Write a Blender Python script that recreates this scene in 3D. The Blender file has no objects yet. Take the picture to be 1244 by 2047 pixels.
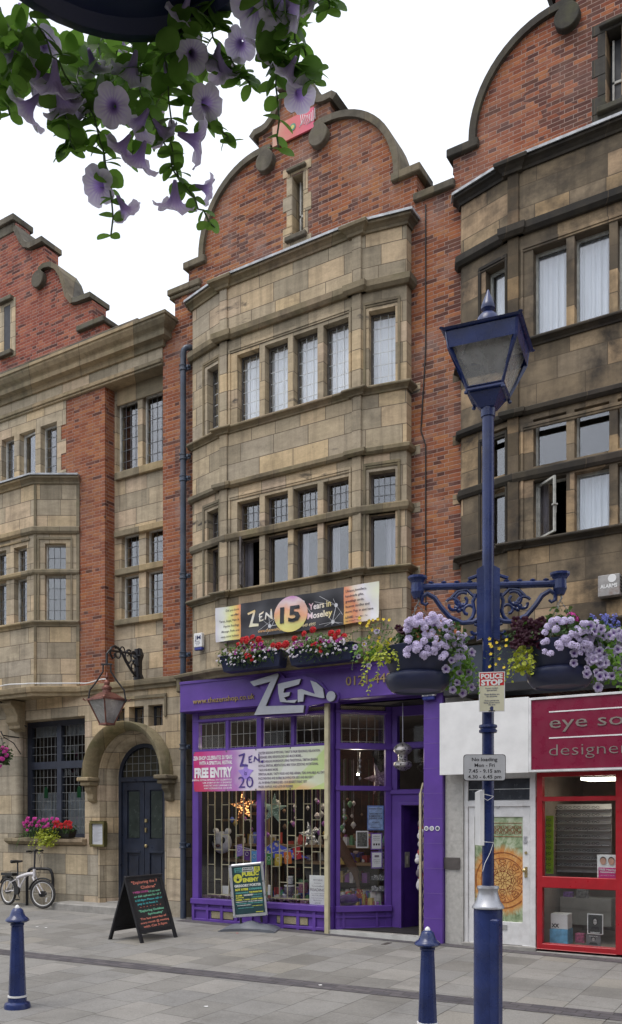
import bpy, bmesh, math, random
from mathutils import Vector, Matrix, noise as mn
R = math.radians
random.seed(7)
SC = bpy.context.scene
COL = SC.collection
# ---------------------------------------------------------------- camera (eye 1.65 m above the pavement, turned 31.6 deg left of the facade normal)
TH, FPX, HC, UC, VH = R(31.6), 1750.0, 1.65, 622.0, 1638.0
cd = bpy.data.cameras.new("camera"); cam = bpy.data.objects.new("camera", cd); COL.objects.link(cam)
cam.location = (0, 0, HC); cam.rotation_euler = (R(90), 0, TH)
cd.sensor_fit = 'VERTICAL'; cd.sensor_height = 36.0; cd.lens = FPX / 2047 * 36.0
cd.shift_y = (VH - 1023.5) / 2047; cd.clip_start = 0.05; cd.clip_end = 500
SC.camera = cam
# ---------------------------------------------------------------- overcast sky
w = bpy.data.worlds.new("World"); SC.world = w; w.use_nodes = True
wt = w.node_tree; wt.nodes.clear()
sky = wt.nodes.new('ShaderNodeTexSky'); sky.sky_type = 'NISHITA'; sky.sun_disc = False
sky.sun_elevation = R(66); sky.sun_rotation = R(208); sky.air_density = 1.0; sky.dust_density = 3.0
bgs = wt.nodes.new('ShaderNodeBackground'); bgs.inputs[1].default_value = 0.06
wt.links.new(sky.outputs[0], bgs.inputs[0])
tc = wt.nodes.new('ShaderNodeTexCoord'); cn = wt.nodes.new('ShaderNodeTexNoise')
cn.inputs['Scale'].default_value = 1.6; cn.inputs['Detail'].default_value = 6
cr = wt.nodes.new('ShaderNodeValToRGB')
cr.color_ramp.elements[0].position = .3; cr.color_ramp.elements[0].color = (.66, .68, .72, 1)
cr.color_ramp.elements[1].position = .7; cr.color_ramp.elements[1].color = (1, 1, 1, 1)
bgc = wt.nodes.new('ShaderNodeBackground'); bgc.inputs[1].default_value = 0.86
ad = wt.nodes.new('ShaderNodeAddShader'); wo = wt.nodes.new('ShaderNodeOutputWorld')
wt.links.new(tc.outputs['Generated'], cn.inputs[0]); wt.links.new(cn.outputs[0], cr.inputs[0])
wt.links.new(cr.outputs[0], bgc.inputs[0]); wt.links.new(bgs.outputs[0], ad.inputs[0])
wt.links.new(bgc.outputs[0], ad.inputs[1]); wt.links.new(ad.outputs[0], wo.inputs[0])
sl = bpy.data.lights.new("sun", 'SUN'); sl.energy = 1.0; sl.angle = R(25); sl.color = (1, .97, .92)
so = bpy.data.objects.new("sun", sl); COL.objects.link(so)
so.rotation_euler = (R(24), 0, R(-28))
SC.view_settings.view_transform = 'Standard'; SC.view_settings.look = 'None'
SC.view_settings.exposure = 0.55; SC.view_settings.gamma = 1
SC.cycles.max_bounces = 6; SC.cycles.transparent_max_bounces = 12
SC.cycles.use_denoising = True
# ---------------------------------------------------------------- picture point -> place on a real plane
cT, sT = math.cos(TH), math.sin(TH)
W = 11.4                                        # distance of the brick wall plane
def X(u, Y=W):
    t = (u - UC) / FPX; d = Y / (t * sT + cT); return d * (t * cT - sT)
def Z(u, v, Y=W):
    return HC + (VH - v) / FPX * Y / ((u - UC) / FPX * sT + cT)
def at(u, v, d):                                # point at depth d along the view
    xc = (u - UC) / FPX * d
    return Vector((xc * cT - d * sT, xc * sT + d * cT, HC + (VH - v) / FPX * d))
GA, GB = -.012, .012
def gz(x, y): return GA * (x + 9.3) + GB * (y - W)
def ground_at(u, v):
    t = (u - UC) / FPX; k = (VH - v) / FPX
    rx, ry = t * cT - sT, t * sT + cT
    d = (GA * 9.3 - GB * W - HC) / (k - GA * rx - GB * ry)
    # HC + k d = GA*(rx d + 9.3) + GB*(ry d - W)
    d = (GA * 9.3 - GB * W - HC) / (k - GA * rx - GB * ry)
    return Vector((rx * d, ry * d, HC + k * d))
# ---------------------------------------------------------------- mesh helpers
class MB:
    def __init__(s): s.v = []; s.f = []; s.m = []; s.cur = 0
    def add(s, vs, fs):
        o = len(s.v); s.v += [tuple(p) for p in vs]; s.f += [tuple(i + o for i in f) for f in fs]; s.m += [s.cur] * len(fs)
        return s
    def quad(s, a, b, c, d): return s.add([a, b, c, d], [(0, 1, 2, 3)])
    def hexa(s, p):
        return s.add(p, [(0, 3, 2, 1), (4, 5, 6, 7), (0, 1, 5, 4), (1, 2, 6, 5), (2, 3, 7, 6), (3, 0, 4, 7)])
    def box(s, x0, x1, y0, y1, z0, z1):
        return s.hexa([(x0, y0, z0), (x1, y0, z0), (x1, y1, z0), (x0, y1, z0), (x0, y0, z1), (x1, y0, z1), (x1, y1, z1), (x0, y1, z1)])
    def lbox(s, F, a0, a1, b0, b1, c0, c1):     # box in a frame F(s, depth, z)
        return s.hexa([F(a0, b0, c0), F(a1, b0, c0), F(a1, b1, c0), F(a0, b1, c0), F(a0, b0, c1), F(a1, b0, c1), F(a1, b1, c1), F(a0, b1, c1)])
    def tube(s, pts, r, n=8, caps=True, flat=1.0):
        pts = [Vector(p) for p in pts]; N = len(pts)
        rs = r if isinstance(r, (list, tuple)) else [r] * N
        up = None; rings = []
        for i, p in enumerate(pts):
            t = (pts[min(i + 1, N - 1)] - pts[max(i - 1, 0)]).normalized()
            if up is None:
                up = Vector((0, 0, 1)) if abs(t.z) < .9 else Vector((1, 0, 0))
            a = (up - t * up.dot(t)); a = a.normalized() if a.length > 1e-6 else t.orthogonal().normalized()
            up = a; b = t.cross(a)
            rings.append([p + (a * math.cos(2 * math.pi * k / n) + b * math.sin(2 * math.pi * k / n) * flat) * rs[i] for k in range(n)])
        vs = [q for g in rings for q in g]; fs = []
        for i in range(N - 1):
            for k in range(n):
                k2 = (k + 1) % n; fs.append((i * n + k, i * n + k2, (i + 1) * n + k2, (i + 1) * n + k))
        if caps: fs.append(tuple(range(n - 1, -1, -1))); fs.append(tuple((N - 1) * n + k for k in range(n)))
        return s.add(vs, fs)
    def lathe(s, prof, c, n=24, ax=None, rot=0, caps=True):    # prof: (radius, z) ; c centre ; ax optional 3 axes
        c = Vector(c)
        if ax is None: ex, ey, ez = Vector((1, 0, 0)), Vector((0, 1, 0)), Vector((0, 0, 1))
        else: ex, ey, ez = [Vector(q) for q in ax]
        vs = []
        for (r, z) in prof:
            for k in range(n):
                a = 2 * math.pi * k / n + rot
                vs.append(c + ex * (r * math.cos(a)) + ey * (r * math.sin(a)) + ez * z)
        fs = []
        for i in range(len(prof) - 1):
            for k in range(n):
                k2 = (k + 1) % n; fs.append((i * n + k, i * n + k2, (i + 1) * n + k2, (i + 1) * n + k))
        if caps: fs.append(tuple(range(n - 1, -1, -1))); fs.append(tuple((len(prof) - 1) * n + k for k in range(n)))
        return s.add(vs, fs)
    def sweep(s, plan, prof, caps=True):        # plan: (x,y) polyline, prof: closed (out, z)
        n = len(plan); rings = []
        for i in range(n):
            p = Vector(plan[i][:2])
            d0 = (p - Vector(plan[i - 1])).normalized() if i > 0 else None
            d1 = (Vector(plan[i + 1]) - p).normalized() if i < n - 1 else None
            if d0 is None: d0 = d1
            if d1 is None: d1 = d0
            n0 = Vector((d0.y, -d0.x)); n1 = Vector((d1.y, -d1.x)); m = (n0 + n1).normalized()
            m = m / max(.3, m.dot(n0))
            rings.append([(p.x + m.x * o, p.y + m.y * o, z) for (o, z) in prof])
        k = len(prof); vs = [q for g in rings for q in g]; fs = []
        for i in range(n - 1):
            for j in range(k):
                j2 = (j + 1) % k; fs.append((i * k + j, (i + 1) * k + j, (i + 1) * k + j2, i * k + j2))
        if caps: fs.append(tuple(range(k))); fs.append(tuple((n - 1) * k + j for j in range(k - 1, -1, -1)))
        return s.add(vs, fs)
    def prism(s, pts, F, d0, d1):               # polygon pts (a,b) in frame F(a, depth, b), extruded in depth
        k = len(pts); vs = [F(a, d0, b) for a, b in pts] + [F(a, d1, b) for a, b in pts]
        fs = [tuple(range(k)), tuple(range(2 * k - 1, k - 1, -1))]
        for i in range(k): j = (i + 1) % k; fs.append((i, i + k, j + k, j))
        return s.add(vs, fs)
    def strip(s, path, t, F, d0, d1):           # band of thickness t on the left side of a path (a,b) in frame F
        out = []
        n = len(path)
        for i in range(n):
            p = Vector(path[i]); a = Vector(path[max(i - 1, 0)]); b = Vector(path[min(i + 1, n - 1)])
            d = (b - a).normalized(); nn = Vector((-d.y, d.x)); out.append(p + nn * t)
        for i in range(n - 1):
            s.hexa([F(path[i][0], d0, path[i][1]), F(path[i + 1][0], d0, path[i + 1][1]), F(path[i + 1][0], d1, path[i + 1][1]), F(path[i][0], d1, path[i][1]),
                    F(out[i].x, d0, out[i].y), F(out[i + 1].x, d0, out[i + 1].y), F(out[i + 1].x, d1, out[i + 1].y), F(out[i].x, d1, out[i].y)])
        return s
    def wall(s, F, S0, S1, Z0, Z1, ops, t0=0.0, t1=.22):
        ss = sorted({S0, S1} | {min(max(q, S0), S1) for o in ops for q in o[:2]})
        zs = sorted({Z0, Z1} | {min(max(q, Z0), Z1) for o in ops for q in o[2:]})
        def solid(a, c):
            if a < S0 or a > S1 or c < Z0 or c > Z1: return False
            return not any(o[0] < a < o[1] and o[2] < c < o[3] for o in ops)
        for i in range(len(ss) - 1):
            for j in range(len(zs) - 1):
                a0, a1, c0, c1 = ss[i], ss[i + 1], zs[j], zs[j + 1]; am, cm = (a0 + a1) / 2, (c0 + c1) / 2
                if not solid(am, cm): continue
                s.quad(F(a0, t0, c0), F(a1, t0, c0), F(a1, t0, c1), F(a0, t0, c1))
                s.quad(F(a1, t1, c0), F(a0, t1, c0), F(a0, t1, c1), F(a1, t1, c1))
                pa = (ss[i - 1] + a0) / 2 if i > 0 else S0 - 1; na = (ss[i + 2] + a1) / 2 if i + 2 < len(ss) else S1 + 1
                pc = (zs[j - 1] + c0) / 2 if j > 0 else Z0 - 1; nc = (zs[j + 2] + c1) / 2 if j + 2 < len(zs) else Z1 + 1
                if not solid(pa, cm): s.quad(F(a0, t1, c0), F(a0, t0, c0), F(a0, t0, c1), F(a0, t1, c1))
                if not solid(na, cm): s.quad(F(a1, t0, c0), F(a1, t1, c0), F(a1, t1, c1), F(a1, t0, c1))
                if not solid(am, pc): s.quad(F(a0, t1, c0), F(a1, t1, c0), F(a1, t0, c0), F(a0, t0, c0))
                if not solid(am, nc): s.quad(F(a0, t0, c1), F(a1, t0, c1), F(a1, t1, c1), F(a0, t1, c1))
        return s
    def islands(s):
        p = list(range(len(s.v)))
        def fd(i):
            while p[i] != i: p[i] = p[p[i]]; i = p[i]
            return i
        key = {}
        for i, q in enumerate(s.v):
            k = (round(q[0], 4), round(q[1], 4), round(q[2], 4))
            if k in key: p[fd(i)] = fd(key[k])
            else: key[k] = i
        for f in s.f:
            for i in f[1:]: p[fd(i)] = fd(f[0])
        g = {}
        for f, mi in zip(s.f, s.m): g.setdefault(fd(f[0]), []).append((f, mi))
        return list(g.values())
    def build(s, name, mats, parent=None, smooth=False, bevel=0, fix=True):
        if name in SPLIT and parent:
            gr = s.islands()
            if len(gr) > 1:
                out = None
                for g in gr:
                    n = MB(); mp = {}
                    for f, mi in g:
                        for i in f:
                            if i not in mp: mp[i] = len(n.v); n.v.append(s.v[i])
                        n.f.append(tuple(mp[i] for i in f)); n.m.append(mi)
                    SPLIT.discard(name); out = n.build(name, mats, parent, smooth, bevel, fix); SPLIT.add(name)
                return out
        o0 = Vector(ORI.get(parent.name, (0, 0, 0))) if parent else Vector((0, 0, 0))
        me = bpy.data.meshes.new(name)
        me.from_pydata([(p[0] - o0.x, p[1] - o0.y, p[2] - o0.z) for p in s.v], [], s.f)
        if not isinstance(mats, (list, tuple)): mats = [mats]
        for m in mats: me.materials.append(m)
        if len(mats) > 1: me.polygons.foreach_set('material_index', s.m)
        if fix and len(s.f) < 60000:
            bm = bmesh.new(); bm.from_mesh(me); bmesh.ops.recalc_face_normals(bm, faces=bm.faces)
            if bevel:
                bmesh.ops.remove_doubles(bm, verts=bm.verts, dist=1e-5)
                es = [e for e in bm.edges if len(e.link_faces) == 2 and e.calc_face_angle(0) > .5]
                bmesh.ops.bevel(bm, geom=es, offset=bevel, segments=1, affect='EDGES', clamp_overlap=True)
            bm.to_mesh(me); bm.free()
        if smooth:
            me.polygons.foreach_set('use_smooth', [True] * len(me.polygons))
            try: me.set_sharp_from_angle(angle=R(38))
            except Exception: pass
        o = bpy.data.objects.new(name, me); COL.objects.link(o)
        if parent: o.parent = parent; ORI[o.name] = o0
        else: ORI[o.name] = o0
        return o
ORI = {}
SPLIT = {'carved_letters_', 'collar_ring', 'ashlar_wall', 'sill', 'pier_capping', 'parapet_coping', 'tooth_stones', 'stone_surround', 'bay_return', 'slit_surround', 'slit_sill', 'carton', 'gable_wall_'}
def tag(o, label=None, cat=None, group=None, kind=None):
    if label: o['label'] = label
    if cat: o['category'] = cat
    if group: o['group'] = group
    if kind: o['kind'] = kind
    return o
def thing(name, label, cat, loc=(0, 0, 0), group=None):
    o = bpy.data.objects.new(name, None); COL.objects.link(o); o.location = loc; ORI[o.name] = Vector(loc)
    o.empty_display_size = .1
    return tag(o, label, cat, group)
def copy_tree(o, parent=None):
    c = o.copy(); COL.objects.link(c); c.parent = parent
    for ch in list(o.children): copy_tree(ch, c)
    return c
def solo(mb, name, mat, label, cat, group=None, **k):      # a thing that is one mesh, origin at its base
    xs = [p[0] for p in mb.v]; ys = [p[1] for p in mb.v]; zs = [p[2] for p in mb.v]
    b = Vector(((min(xs) + max(xs)) / 2, (min(ys) + max(ys)) / 2, min(zs)))
    mb.v = [(p[0] - b.x, p[1] - b.y, p[2] - b.z) for p in mb.v]
    o = mb.build(name, mat, None, **k); o.location = b; ORI[o.name] = b
    return tag(o, label, cat, group)
def seg(p0, p1):                                # frame along a plan line; depth positive into the building
    p0 = Vector(p0); p1 = Vector(p1); d = (p1 - p0).normalized(); n = Vector((-d.y, d.x))
    f = lambda a, b, c: (p0.x + d.x * a + n.x * b, p0.y + d.y * a + n.y * b, c)
    f.L = (p1 - p0).length; f.sx = lambda x: (x - p0.x) / d.x
    return f
def FX(y): return lambda a, b, c: (a, y + b, c)     # facade frame with world x, depth from plane y, z
def planef(o, r, u, n):                         # frame on any plane: F(a, depth, b)
    o, r, u, n = Vector(o), Vector(r), Vector(u), Vector(n)
    return lambda a, b, c: tuple(o + r * a + u * c + n * b)
TXT = {}
def glyphs(s, bold=0.0, shear=0.0, space=1.0):
    k = (s, bold, shear, space)
    if k not in TXT:
        c = bpy.data.curves.new('t', 'FONT'); c.body = s; c.size = 1; c.offset = bold; c.shear = shear
        c.space_character = space; c.resolution_u = 2; c.fill_mode = 'FRONT'
        o = bpy.data.objects.new('t', c); COL.objects.link(o); bpy.context.view_layer.update()
        me = bpy.data.meshes.new_from_object(o.evaluated_get(bpy.context.evaluated_depsgraph_get()))
        vs = [(v.co.x, v.co.y) for v in me.vertices]; fs = [tuple(p.vertices) for p in me.polygons]
        bpy.data.objects.remove(o); bpy.data.curves.remove(c); bpy.data.meshes.remove(me)
        TXT[k] = (vs, fs)
    return TXT[k]
def text(mb, s, F, a, b, h, width=None, align='L', off=-.003, bold=0.0, shear=0.0, space=1.0, rot=0.0):
    vs, fs = glyphs(s, bold, shear, space)      # h = capital height in metres
    if not vs: return
    x0 = min(v[0] for v in vs); x1 = max(v[0] for v in vs); k = h / .70; kx = k
    if width: kx = width / (x1 - x0)
    wd = (x1 - x0) * kx; sh = {'L': 0, 'C': -wd / 2, 'R': -wd}[align]
    c, n = math.cos(rot), math.sin(rot); P = []
    for (x, y) in vs:
        p, q = (x - x0) * kx + sh, y * k
        P.append(F(a + p * c - q * n, off, b + p * n + q * c))
    mb.add(P, fs)
def outl(mb, s, F, a, b, h, d0, d1, **k):       # extruded letters
    vs, fs = glyphs(s, k.get('bold', 0), k.get('shear', 0), k.get('space', 1))
    x0 = min(v[0] for v in vs); x1 = max(v[0] for v in vs); kk = h / .70; kx = (k['width'] / (x1 - x0)) if k.get('width') else kk
    P = [F(a + (x - x0) * kx, d0, b + y * kk) for x, y in vs]; Q = [F(a + (x - x0) * kx, d1, b + y * kk) for x, y in vs]
    n = len(vs); mb.add(P + Q, fs)
    cnt = {}
    for f in fs:
        for i in range(len(f)):
            e = (f[i], f[(i + 1) % len(f)]); cnt[tuple(sorted(e))] = cnt.get(tuple(sorted(e)), 0) + 1
    o = len(mb.v) - 2 * n
    for (i, j), c in cnt.items():
        if c == 1: mb.f.append((o + i, o + j, o + j + n, o + i + n)); mb.m.append(mb.cur)
# ---------------------------------------------------------------- material helpers
class NT:
    def __init__(s, name):
        s.m = bpy.data.materials.new(name); s.m.use_nodes = True; s.t = s.m.node_tree; s.t.nodes.clear()
        s.out = s.t.nodes.new('ShaderNodeOutputMaterial')
    def n(s, typ, ins=None, **kw):
        nd = s.t.nodes.new(typ)
        for k, v in kw.items(): setattr(nd, k, v)
        for k, v in (ins or {}).items(): s.set(nd.inputs[k], v)
        return nd
    def set(s, sock, v):
        if hasattr(v, 'links') or isinstance(v, bpy.types.NodeSocket): s.t.links.new(v, sock)
        else: sock.default_value = v
    def math(s, op, a, b=None, c=None):
        nd = s.t.nodes.new('ShaderNodeMath'); nd.operation = op
        s.set(nd.inputs[0], a)
        if b is not None: s.set(nd.inputs[1], b)
        if c is not None: s.set(nd.inputs[2], c)
        return nd.outputs[0]
    def noise(s, vec, scale, detail=4, rough=.55, dist=0):
        nd = s.n('ShaderNodeTexNoise', {'Scale': scale, 'Detail': detail, 'Roughness': rough, 'Distortion': dist})
        if vec is not None: s.t.links.new(vec, nd.inputs['Vector'])
        return nd.outputs[0]
    def ramp(s, fac, els, interp='LINEAR'):
        nd = s.t.nodes.new('ShaderNodeValToRGB'); s.set(nd.inputs[0], fac); r = nd.color_ramp; r.interpolation = interp
        while len(r.elements) < len(els): r.elements.new(.5)
        for e, (p, c) in zip(r.elements, els):
            e.position = p; e.color = (c, c, c, 1) if isinstance(c, (int, float)) else (*c, 1)
        return nd.outputs[0]
    def mix(s, fac, a, b, mode='MIX'):
        nd = s.t.nodes.new('ShaderNodeMix'); nd.data_type = 'RGBA'; nd.blend_type = mode
        s.set(nd.inputs[0], fac)
        for i, v in ((6, a), (7, b)):
            if isinstance(v, tuple): v = (*v, 1) if len(v) == 3 else v
            s.set(nd.inputs[i], v)
        return nd.outputs[2]
    def pbsdf(s, col, rough=.8, metal=0.0, bump=None, bstr=.3, bdist=.01, spec=.5, **kw):
        b = s.n('ShaderNodeBsdfPrincipled')
        s.set(b.inputs['Base Color'], (*col, 1) if isinstance(col, tuple) and len(col) == 3 else col)
        s.set(b.inputs['Roughness'], rough); s.set(b.inputs['Metallic'], metal); s.set(b.inputs['Specular IOR Level'], spec)
        for k, v in kw.items(): s.set(b.inputs[k.replace('_', ' ')], v)
        if bump is not None:
            bn = s.n('ShaderNodeBump', {'Strength': bstr, 'Distance': bdist}); s.t.links.new(bump, bn.inputs['Height']); s.t.links.new(bn.outputs[0], b.inputs['Normal'])
        s.t.links.new(b.outputs[0], s.out.inputs[0]); return b
    def pos(s): return s.n('ShaderNodeNewGeometry').outputs['Position']
    def obj(s): return s.n('ShaderNodeTexCoord').outputs['Object']
_P = {}
def paint(name, rgb, rough=.5, var=.18, scale=6.0, bump=.0, metal=0.0, spec=.5, dirt=.0, dirtcol=(.10, .09, .07), **kw):
    if name in _P: return _P[name]
    t = NT(name); p = t.obj(); nz = t.noise(p, scale, 5)
    lo = tuple(c * (1 - var) for c in rgb); hi = tuple(min(1, c * (1 + var)) for c in rgb)
    col = t.ramp(nz, [(.3, lo), (.7, hi)])
    if dirt:
        dz = t.ramp(t.noise(p, scale * .55 + 1, 8, .7), [(.5, 0.0), (.72, dirt)])
        col = t.mix(dz, col, dirtcol)
    rr = t.ramp(t.noise(p, scale * 2.3, 3), [(.3, max(0, rough - .08)), (.7, min(1, rough + .1))])
    t.pbsdf(col, rr, metal, t.noise(p, scale * 9, 3) if bump else None, bump or .1, .01, spec, **kw)
    _P[name] = t.m; return t.m
def brick(name, dark=.25, tone=(1, 1, 1), seed=0.0, blast=.5):
    t = NT(name); pos = t.pos(); sx = t.n('ShaderNodeSeparateXYZ'); t.t.links.new(pos, sx.inputs[0])
    L, H = .343, .0572
    wob = t.noise(pos, 5, 2)
    u = t.math('ADD', t.math('ADD', sx.outputs[0], sx.outputs[1]), t.math('MULTIPLY', wob, .012))
    z = t.math('ADD', sx.outputs[2], t.math('MULTIPLY', wob, .008))
    row = t.math('FLOOR', t.math('DIVIDE', z, H))
    par = t.math('MODULO', t.math('ADD', row, 4000), 2)
    uu = t.math('ADD', t.math('DIVIDE', u, L), t.math('ADD', t.math('MULTIPLY', par, .5), 100 + seed))
    fu = t.math('FRACT', uu); cell = t.math('FLOOR', uu); isH = t.math('GREATER_THAN', fu, .667)
    d = t.math('MINIMUM', t.math('MINIMUM', fu, t.math('ABSOLUTE', t.math('SUBTRACT', fu, .667))), t.math('SUBTRACT', 1, fu))
    d = t.math('MULTIPLY', d, L)
    fz = t.math('MULTIPLY', t.math('FRACT', t.math('DIVIDE', z, H)), H); dz = t.math('MINIMUM', fz, t.math('SUBTRACT', H, fz))
    dd = t.math('ADD', t.math('MINIMUM', d, dz), t.math('MULTIPLY', t.math('SUBTRACT', t.noise(pos, 70, 2), .5), .005))
    joint = t.ramp(t.math('MULTIPLY', dd, 100), [(.30, 1.0), (.62, 0.0)])
    cv = t.n('ShaderNodeCombineXYZ'); t.set(cv.inputs[0], t.math('ADD', t.math('MULTIPLY', cell, 2), isH)); t.set(cv.inputs[1], row)
    wn = t.n('ShaderNodeTexWhiteNoise', noise_dimensions='3D'); t.t.links.new(cv.outputs[0], wn.inputs[0]); rnd = wn.outputs[0]
    c = lambda r, g, b: (r * tone[0], g * tone[1] * 1.05, b * tone[2] * 1.2)
    col = t.ramp(rnd, [(0, c(.25, .062, .036)), (.25, c(.33, .085, .045)), (.55, c(.40, .11, .055)), (.8, c(.46, .15, .07)), (1, c(.33, .10, .065))])
    rs = t.n('ShaderNodeSeparateColor'); t.t.links.new(wn.outputs[1], rs.inputs[0])
    big = t.ramp(t.noise(pos, .9, 3, .6), [(.38, 0.0), (.62, 1.0)])
    thr = t.math('ADD', t.math('MULTIPLY', big, dark), dark * .18)
    isd = t.math('GREATER_THAN', thr, rs.outputs[1])
    col = t.mix(t.math('MULTIPLY', isd, .78), col, t.ramp(rs.outputs[2], [(0, (.045, .024, .026)), (.6, (.085, .04, .038)), (1, (.14, .055, .045))]))
    col = t.mix(.55, col, t.ramp(t.noise(pos, 22, 5, .65), [(.25, .45), (.5, .75), (.8, 1.15)]), 'MULTIPLY')
    eff = t.ramp(t.noise(pos, 1.3, 6, .7), [(.50, 0.0), (.70, blast * .7)])
    col = t.mix(eff, col, (.36, .25, .21))
    soot = t.ramp(t.noise(pos, .7, 6, .65, .6), [(.5, 0.0), (.75, .45)])
    col = t.mix(soot, col, (.07, .05, .045))
    mort = t.mix(t.noise(pos, 3, 3), (.30, .19, .155), (.42, .33, .28))
    col = t.mix(t.math('MULTIPLY', joint, .75), col, mort)
    hgt = t.math('ADD', t.math('MULTIPLY', t.math('SUBTRACT', 1, joint), .7), t.math('ADD', t.math('MULTIPLY', rnd, .25), t.math('MULTIPLY', t.noise(pos, 60, 3), .2)))
    t.pbsdf(col, .9, 0, hgt, .8, .008, .25); return t.m
def stone(name, base=(.36, .27, .165), soot=.25, moss=.15, bw=.62, rh=.29, joint=.0065, sootc=(.035, .03, .026), zoff=0.0, warm=.5, jd=.75, bdark=0.0, smear=0.0):
    t = NT(name); pos = t.pos(); sx = t.n('ShaderNodeSeparateXYZ'); t.t.links.new(pos, sx.inputs[0])
    cv = t.n('ShaderNodeCombineXYZ'); t.set(cv.inputs[0], t.math('ADD', t.math('ADD', sx.outputs[0], t.math('MULTIPLY', sx.outputs[1], .8)), 60.0)); t.set(cv.inputs[1], t.math('ADD', sx.outputs[2], 10 * rh + zoff))
    b = base
    br = t.n('ShaderNodeTexBrick', {'Color1': (0, 0, 0, 1), 'Color2': (1, 1, 1, 1), 'Mortar': (.5, .5, .5, 1), 'Scale': 1.0, 'Mortar Size': joint, 'Mortar Smooth': .2, 'Bias': 0, 'Brick Width': bw, 'Row Height': rh},
             offset=.43, offset_frequency=2, squash=.72, squash_frequency=3)
    t.t.links.new(cv.outputs[0], br.inputs[0])
    rnd = br.outputs[0]
    m = lambda k, r=1, g=1, bb=1: (b[0] * k * r, b[1] * k * g, b[2] * k * bb)
    col = t.ramp(rnd, [(0, m(.64, 1, .99, .97)), (.25, m(.90)), (.45, m(1.0, 1.03, .97, .88)), (.6, m(.80, .97, 1, 1.08)), (.8, m(1.15, 1.05, .95, .80)), (1, m(1.02, 1.05, .97, .98))])
    mp = t.n('ShaderNodeMapping', {'Scale': (1.0, 1.0, 3.2)}); t.t.links.new(pos, mp.inputs[0])
    col = t.mix(.6, col, t.ramp(t.noise(mp.outputs[0], 3.2, 7, .65, .5), [(.25, .55), (.5, .85), (.75, 1.2)]), 'MULTIPLY')
    col = t.mix(.35, col, t.ramp(t.noise(pos, 38, 3), [(.25, .7), (.75, 1.2)]), 'MULTIPLY')
    ms = t.n('ShaderNodeMapping', {'Scale': (5.0, 5.0, .45)}); t.t.links.new(pos, ms.inputs[0])
    col = t.mix(.55, col, t.ramp(t.noise(ms.outputs[0], 1.6, 5, .6), [(.32, .50), (.52, 1.0), (.75, 1.12)]), 'MULTIPLY')
    if bdark: col = t.mix(t.math('MULTIPLY', t.ramp(t.noise(pos, .8, 4, .6), [(.36, bdark), (.62, bdark * .35)]), t.ramp(rnd, [(0, 1.0), (.45, .85), (.7, .15), (1, .0)])), col, (b[0] * .17, b[1] * .18, b[2] * .21))
    bl = t.ramp(t.noise(pos, 1.25, 6, .62, .25), [(.62 - soot * .30 + (.03 if .6 < soot < .72 else 0), 0.0), ((.80 - soot * .22) if soot < .6 or soot > .72 else .62, .88 if .6 < soot < .72 else min(.95, .5 + soot))])
    col = t.mix(bl, col, sootc)
    if smear:
        m2 = t.n('ShaderNodeMapping', {'Scale': (.9, .9, 2.6), 'Location': (3.1, 0, .4)}); t.t.links.new(pos, m2.inputs[0])
        col = t.mix(t.ramp(t.noise(m2.outputs[0], 1.3, 5, .6, .4), [(.63, 0.0), (.70, smear)]), col, (.045, .04, .04))
    mz = t.ramp(t.noise(pos, 2.1, 7, .7), [(.5, 0.0), (.75, moss)])
    col = t.mix(mz, col, (.12, .12, .05))
    col = t.mix(t.math('MULTIPLY', br.outputs[1], jd), col, (.085, .065, .045))
    hgt = t.math('ADD', t.math('MULTIPLY', t.math('SUBTRACT', 1, br.outputs[1]), .5), t.math('MULTIPLY', t.noise(pos, 30, 5), .35))
    t.pbsdf(col, .88, 0, hgt, .55, .008, .3); return t.m
def glassm(name, tint=(.55, .6, .62), rough=.015, k=1.0, add=.03):
    t = NT(name); bf = t.n('ShaderNodeNewGeometry').outputs['Backfacing']; fr = t.n('ShaderNodeFresnel', {'IOR': t.math('MULTIPLY_ADD', bf, -.8333, 1.5)}).outputs[0]
    g = t.n('ShaderNodeBsdfGlossy', {'Color': (1, 1, 1, 1), 'Roughness': rough})
    bp = t.n('ShaderNodeBump', {'Strength': .03, 'Distance': .01}); t.t.links.new(t.noise(t.pos(), 2.5, 2), bp.inputs['Height']); t.t.links.new(bp.outputs[0], g.inputs['Normal'])
    tr = t.n('ShaderNodeBsdfTransparent', {'Color': (*tint, 1)})
    mx = t.n('ShaderNodeMixShader'); t.set(mx.inputs[0], t.math('MULTIPLY_ADD', fr, k, add))
    t.t.links.new(tr.outputs[0], mx.inputs[1]); t.t.links.new(g.outputs[0], mx.inputs[2]); t.t.links.new(mx.outputs[0], t.out.inputs[0]); return t.m
M_BRICK = brick('red_brick', .36, (.86, 1.04, .78), seed=.3, blast=.8)
M_BRICKP = brick('pub_brick', .08, (.86, 1.0, .78), seed=.7, blast=.3)
M_BRICKS = brick('sooty_brick', .85, (.86, .98, .80), seed=.1, blast=.35)
M_STONE = stone('buff_stone', (.49, .41, .29), .16, .12, bdark=.05, smear=.9)
M_STONEP = stone('pub_stone', (.51, .43, .31), .06, .12, zoff=.05, bw=.7)
M_STONEW = stone('pale_plinth_stone', (.46, .41, .32), .08, .10, bw=.8, rh=.37, zoff=.1)
M_STONES = stone('sooty_stone', (.40, .31, .20), .70, .05, bdark=1.0)
M_TRIM = stone('stone_moulding', (.25, .21, .14), .34, .5, bw=1.3, rh=3.0, zoff=1.3, jd=.7)
M_TRIMP = stone('pub_moulding', (.34, .285, .19), .20, .35, bw=1.3, rh=3.0, zoff=1.1, jd=.7)
M_TRIMS = stone('blackened_moulding', (.065, .056, .044), .75, .1, bw=1.3, rh=3.0, sootc=(.02, .019, .018), jd=.7)
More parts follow.
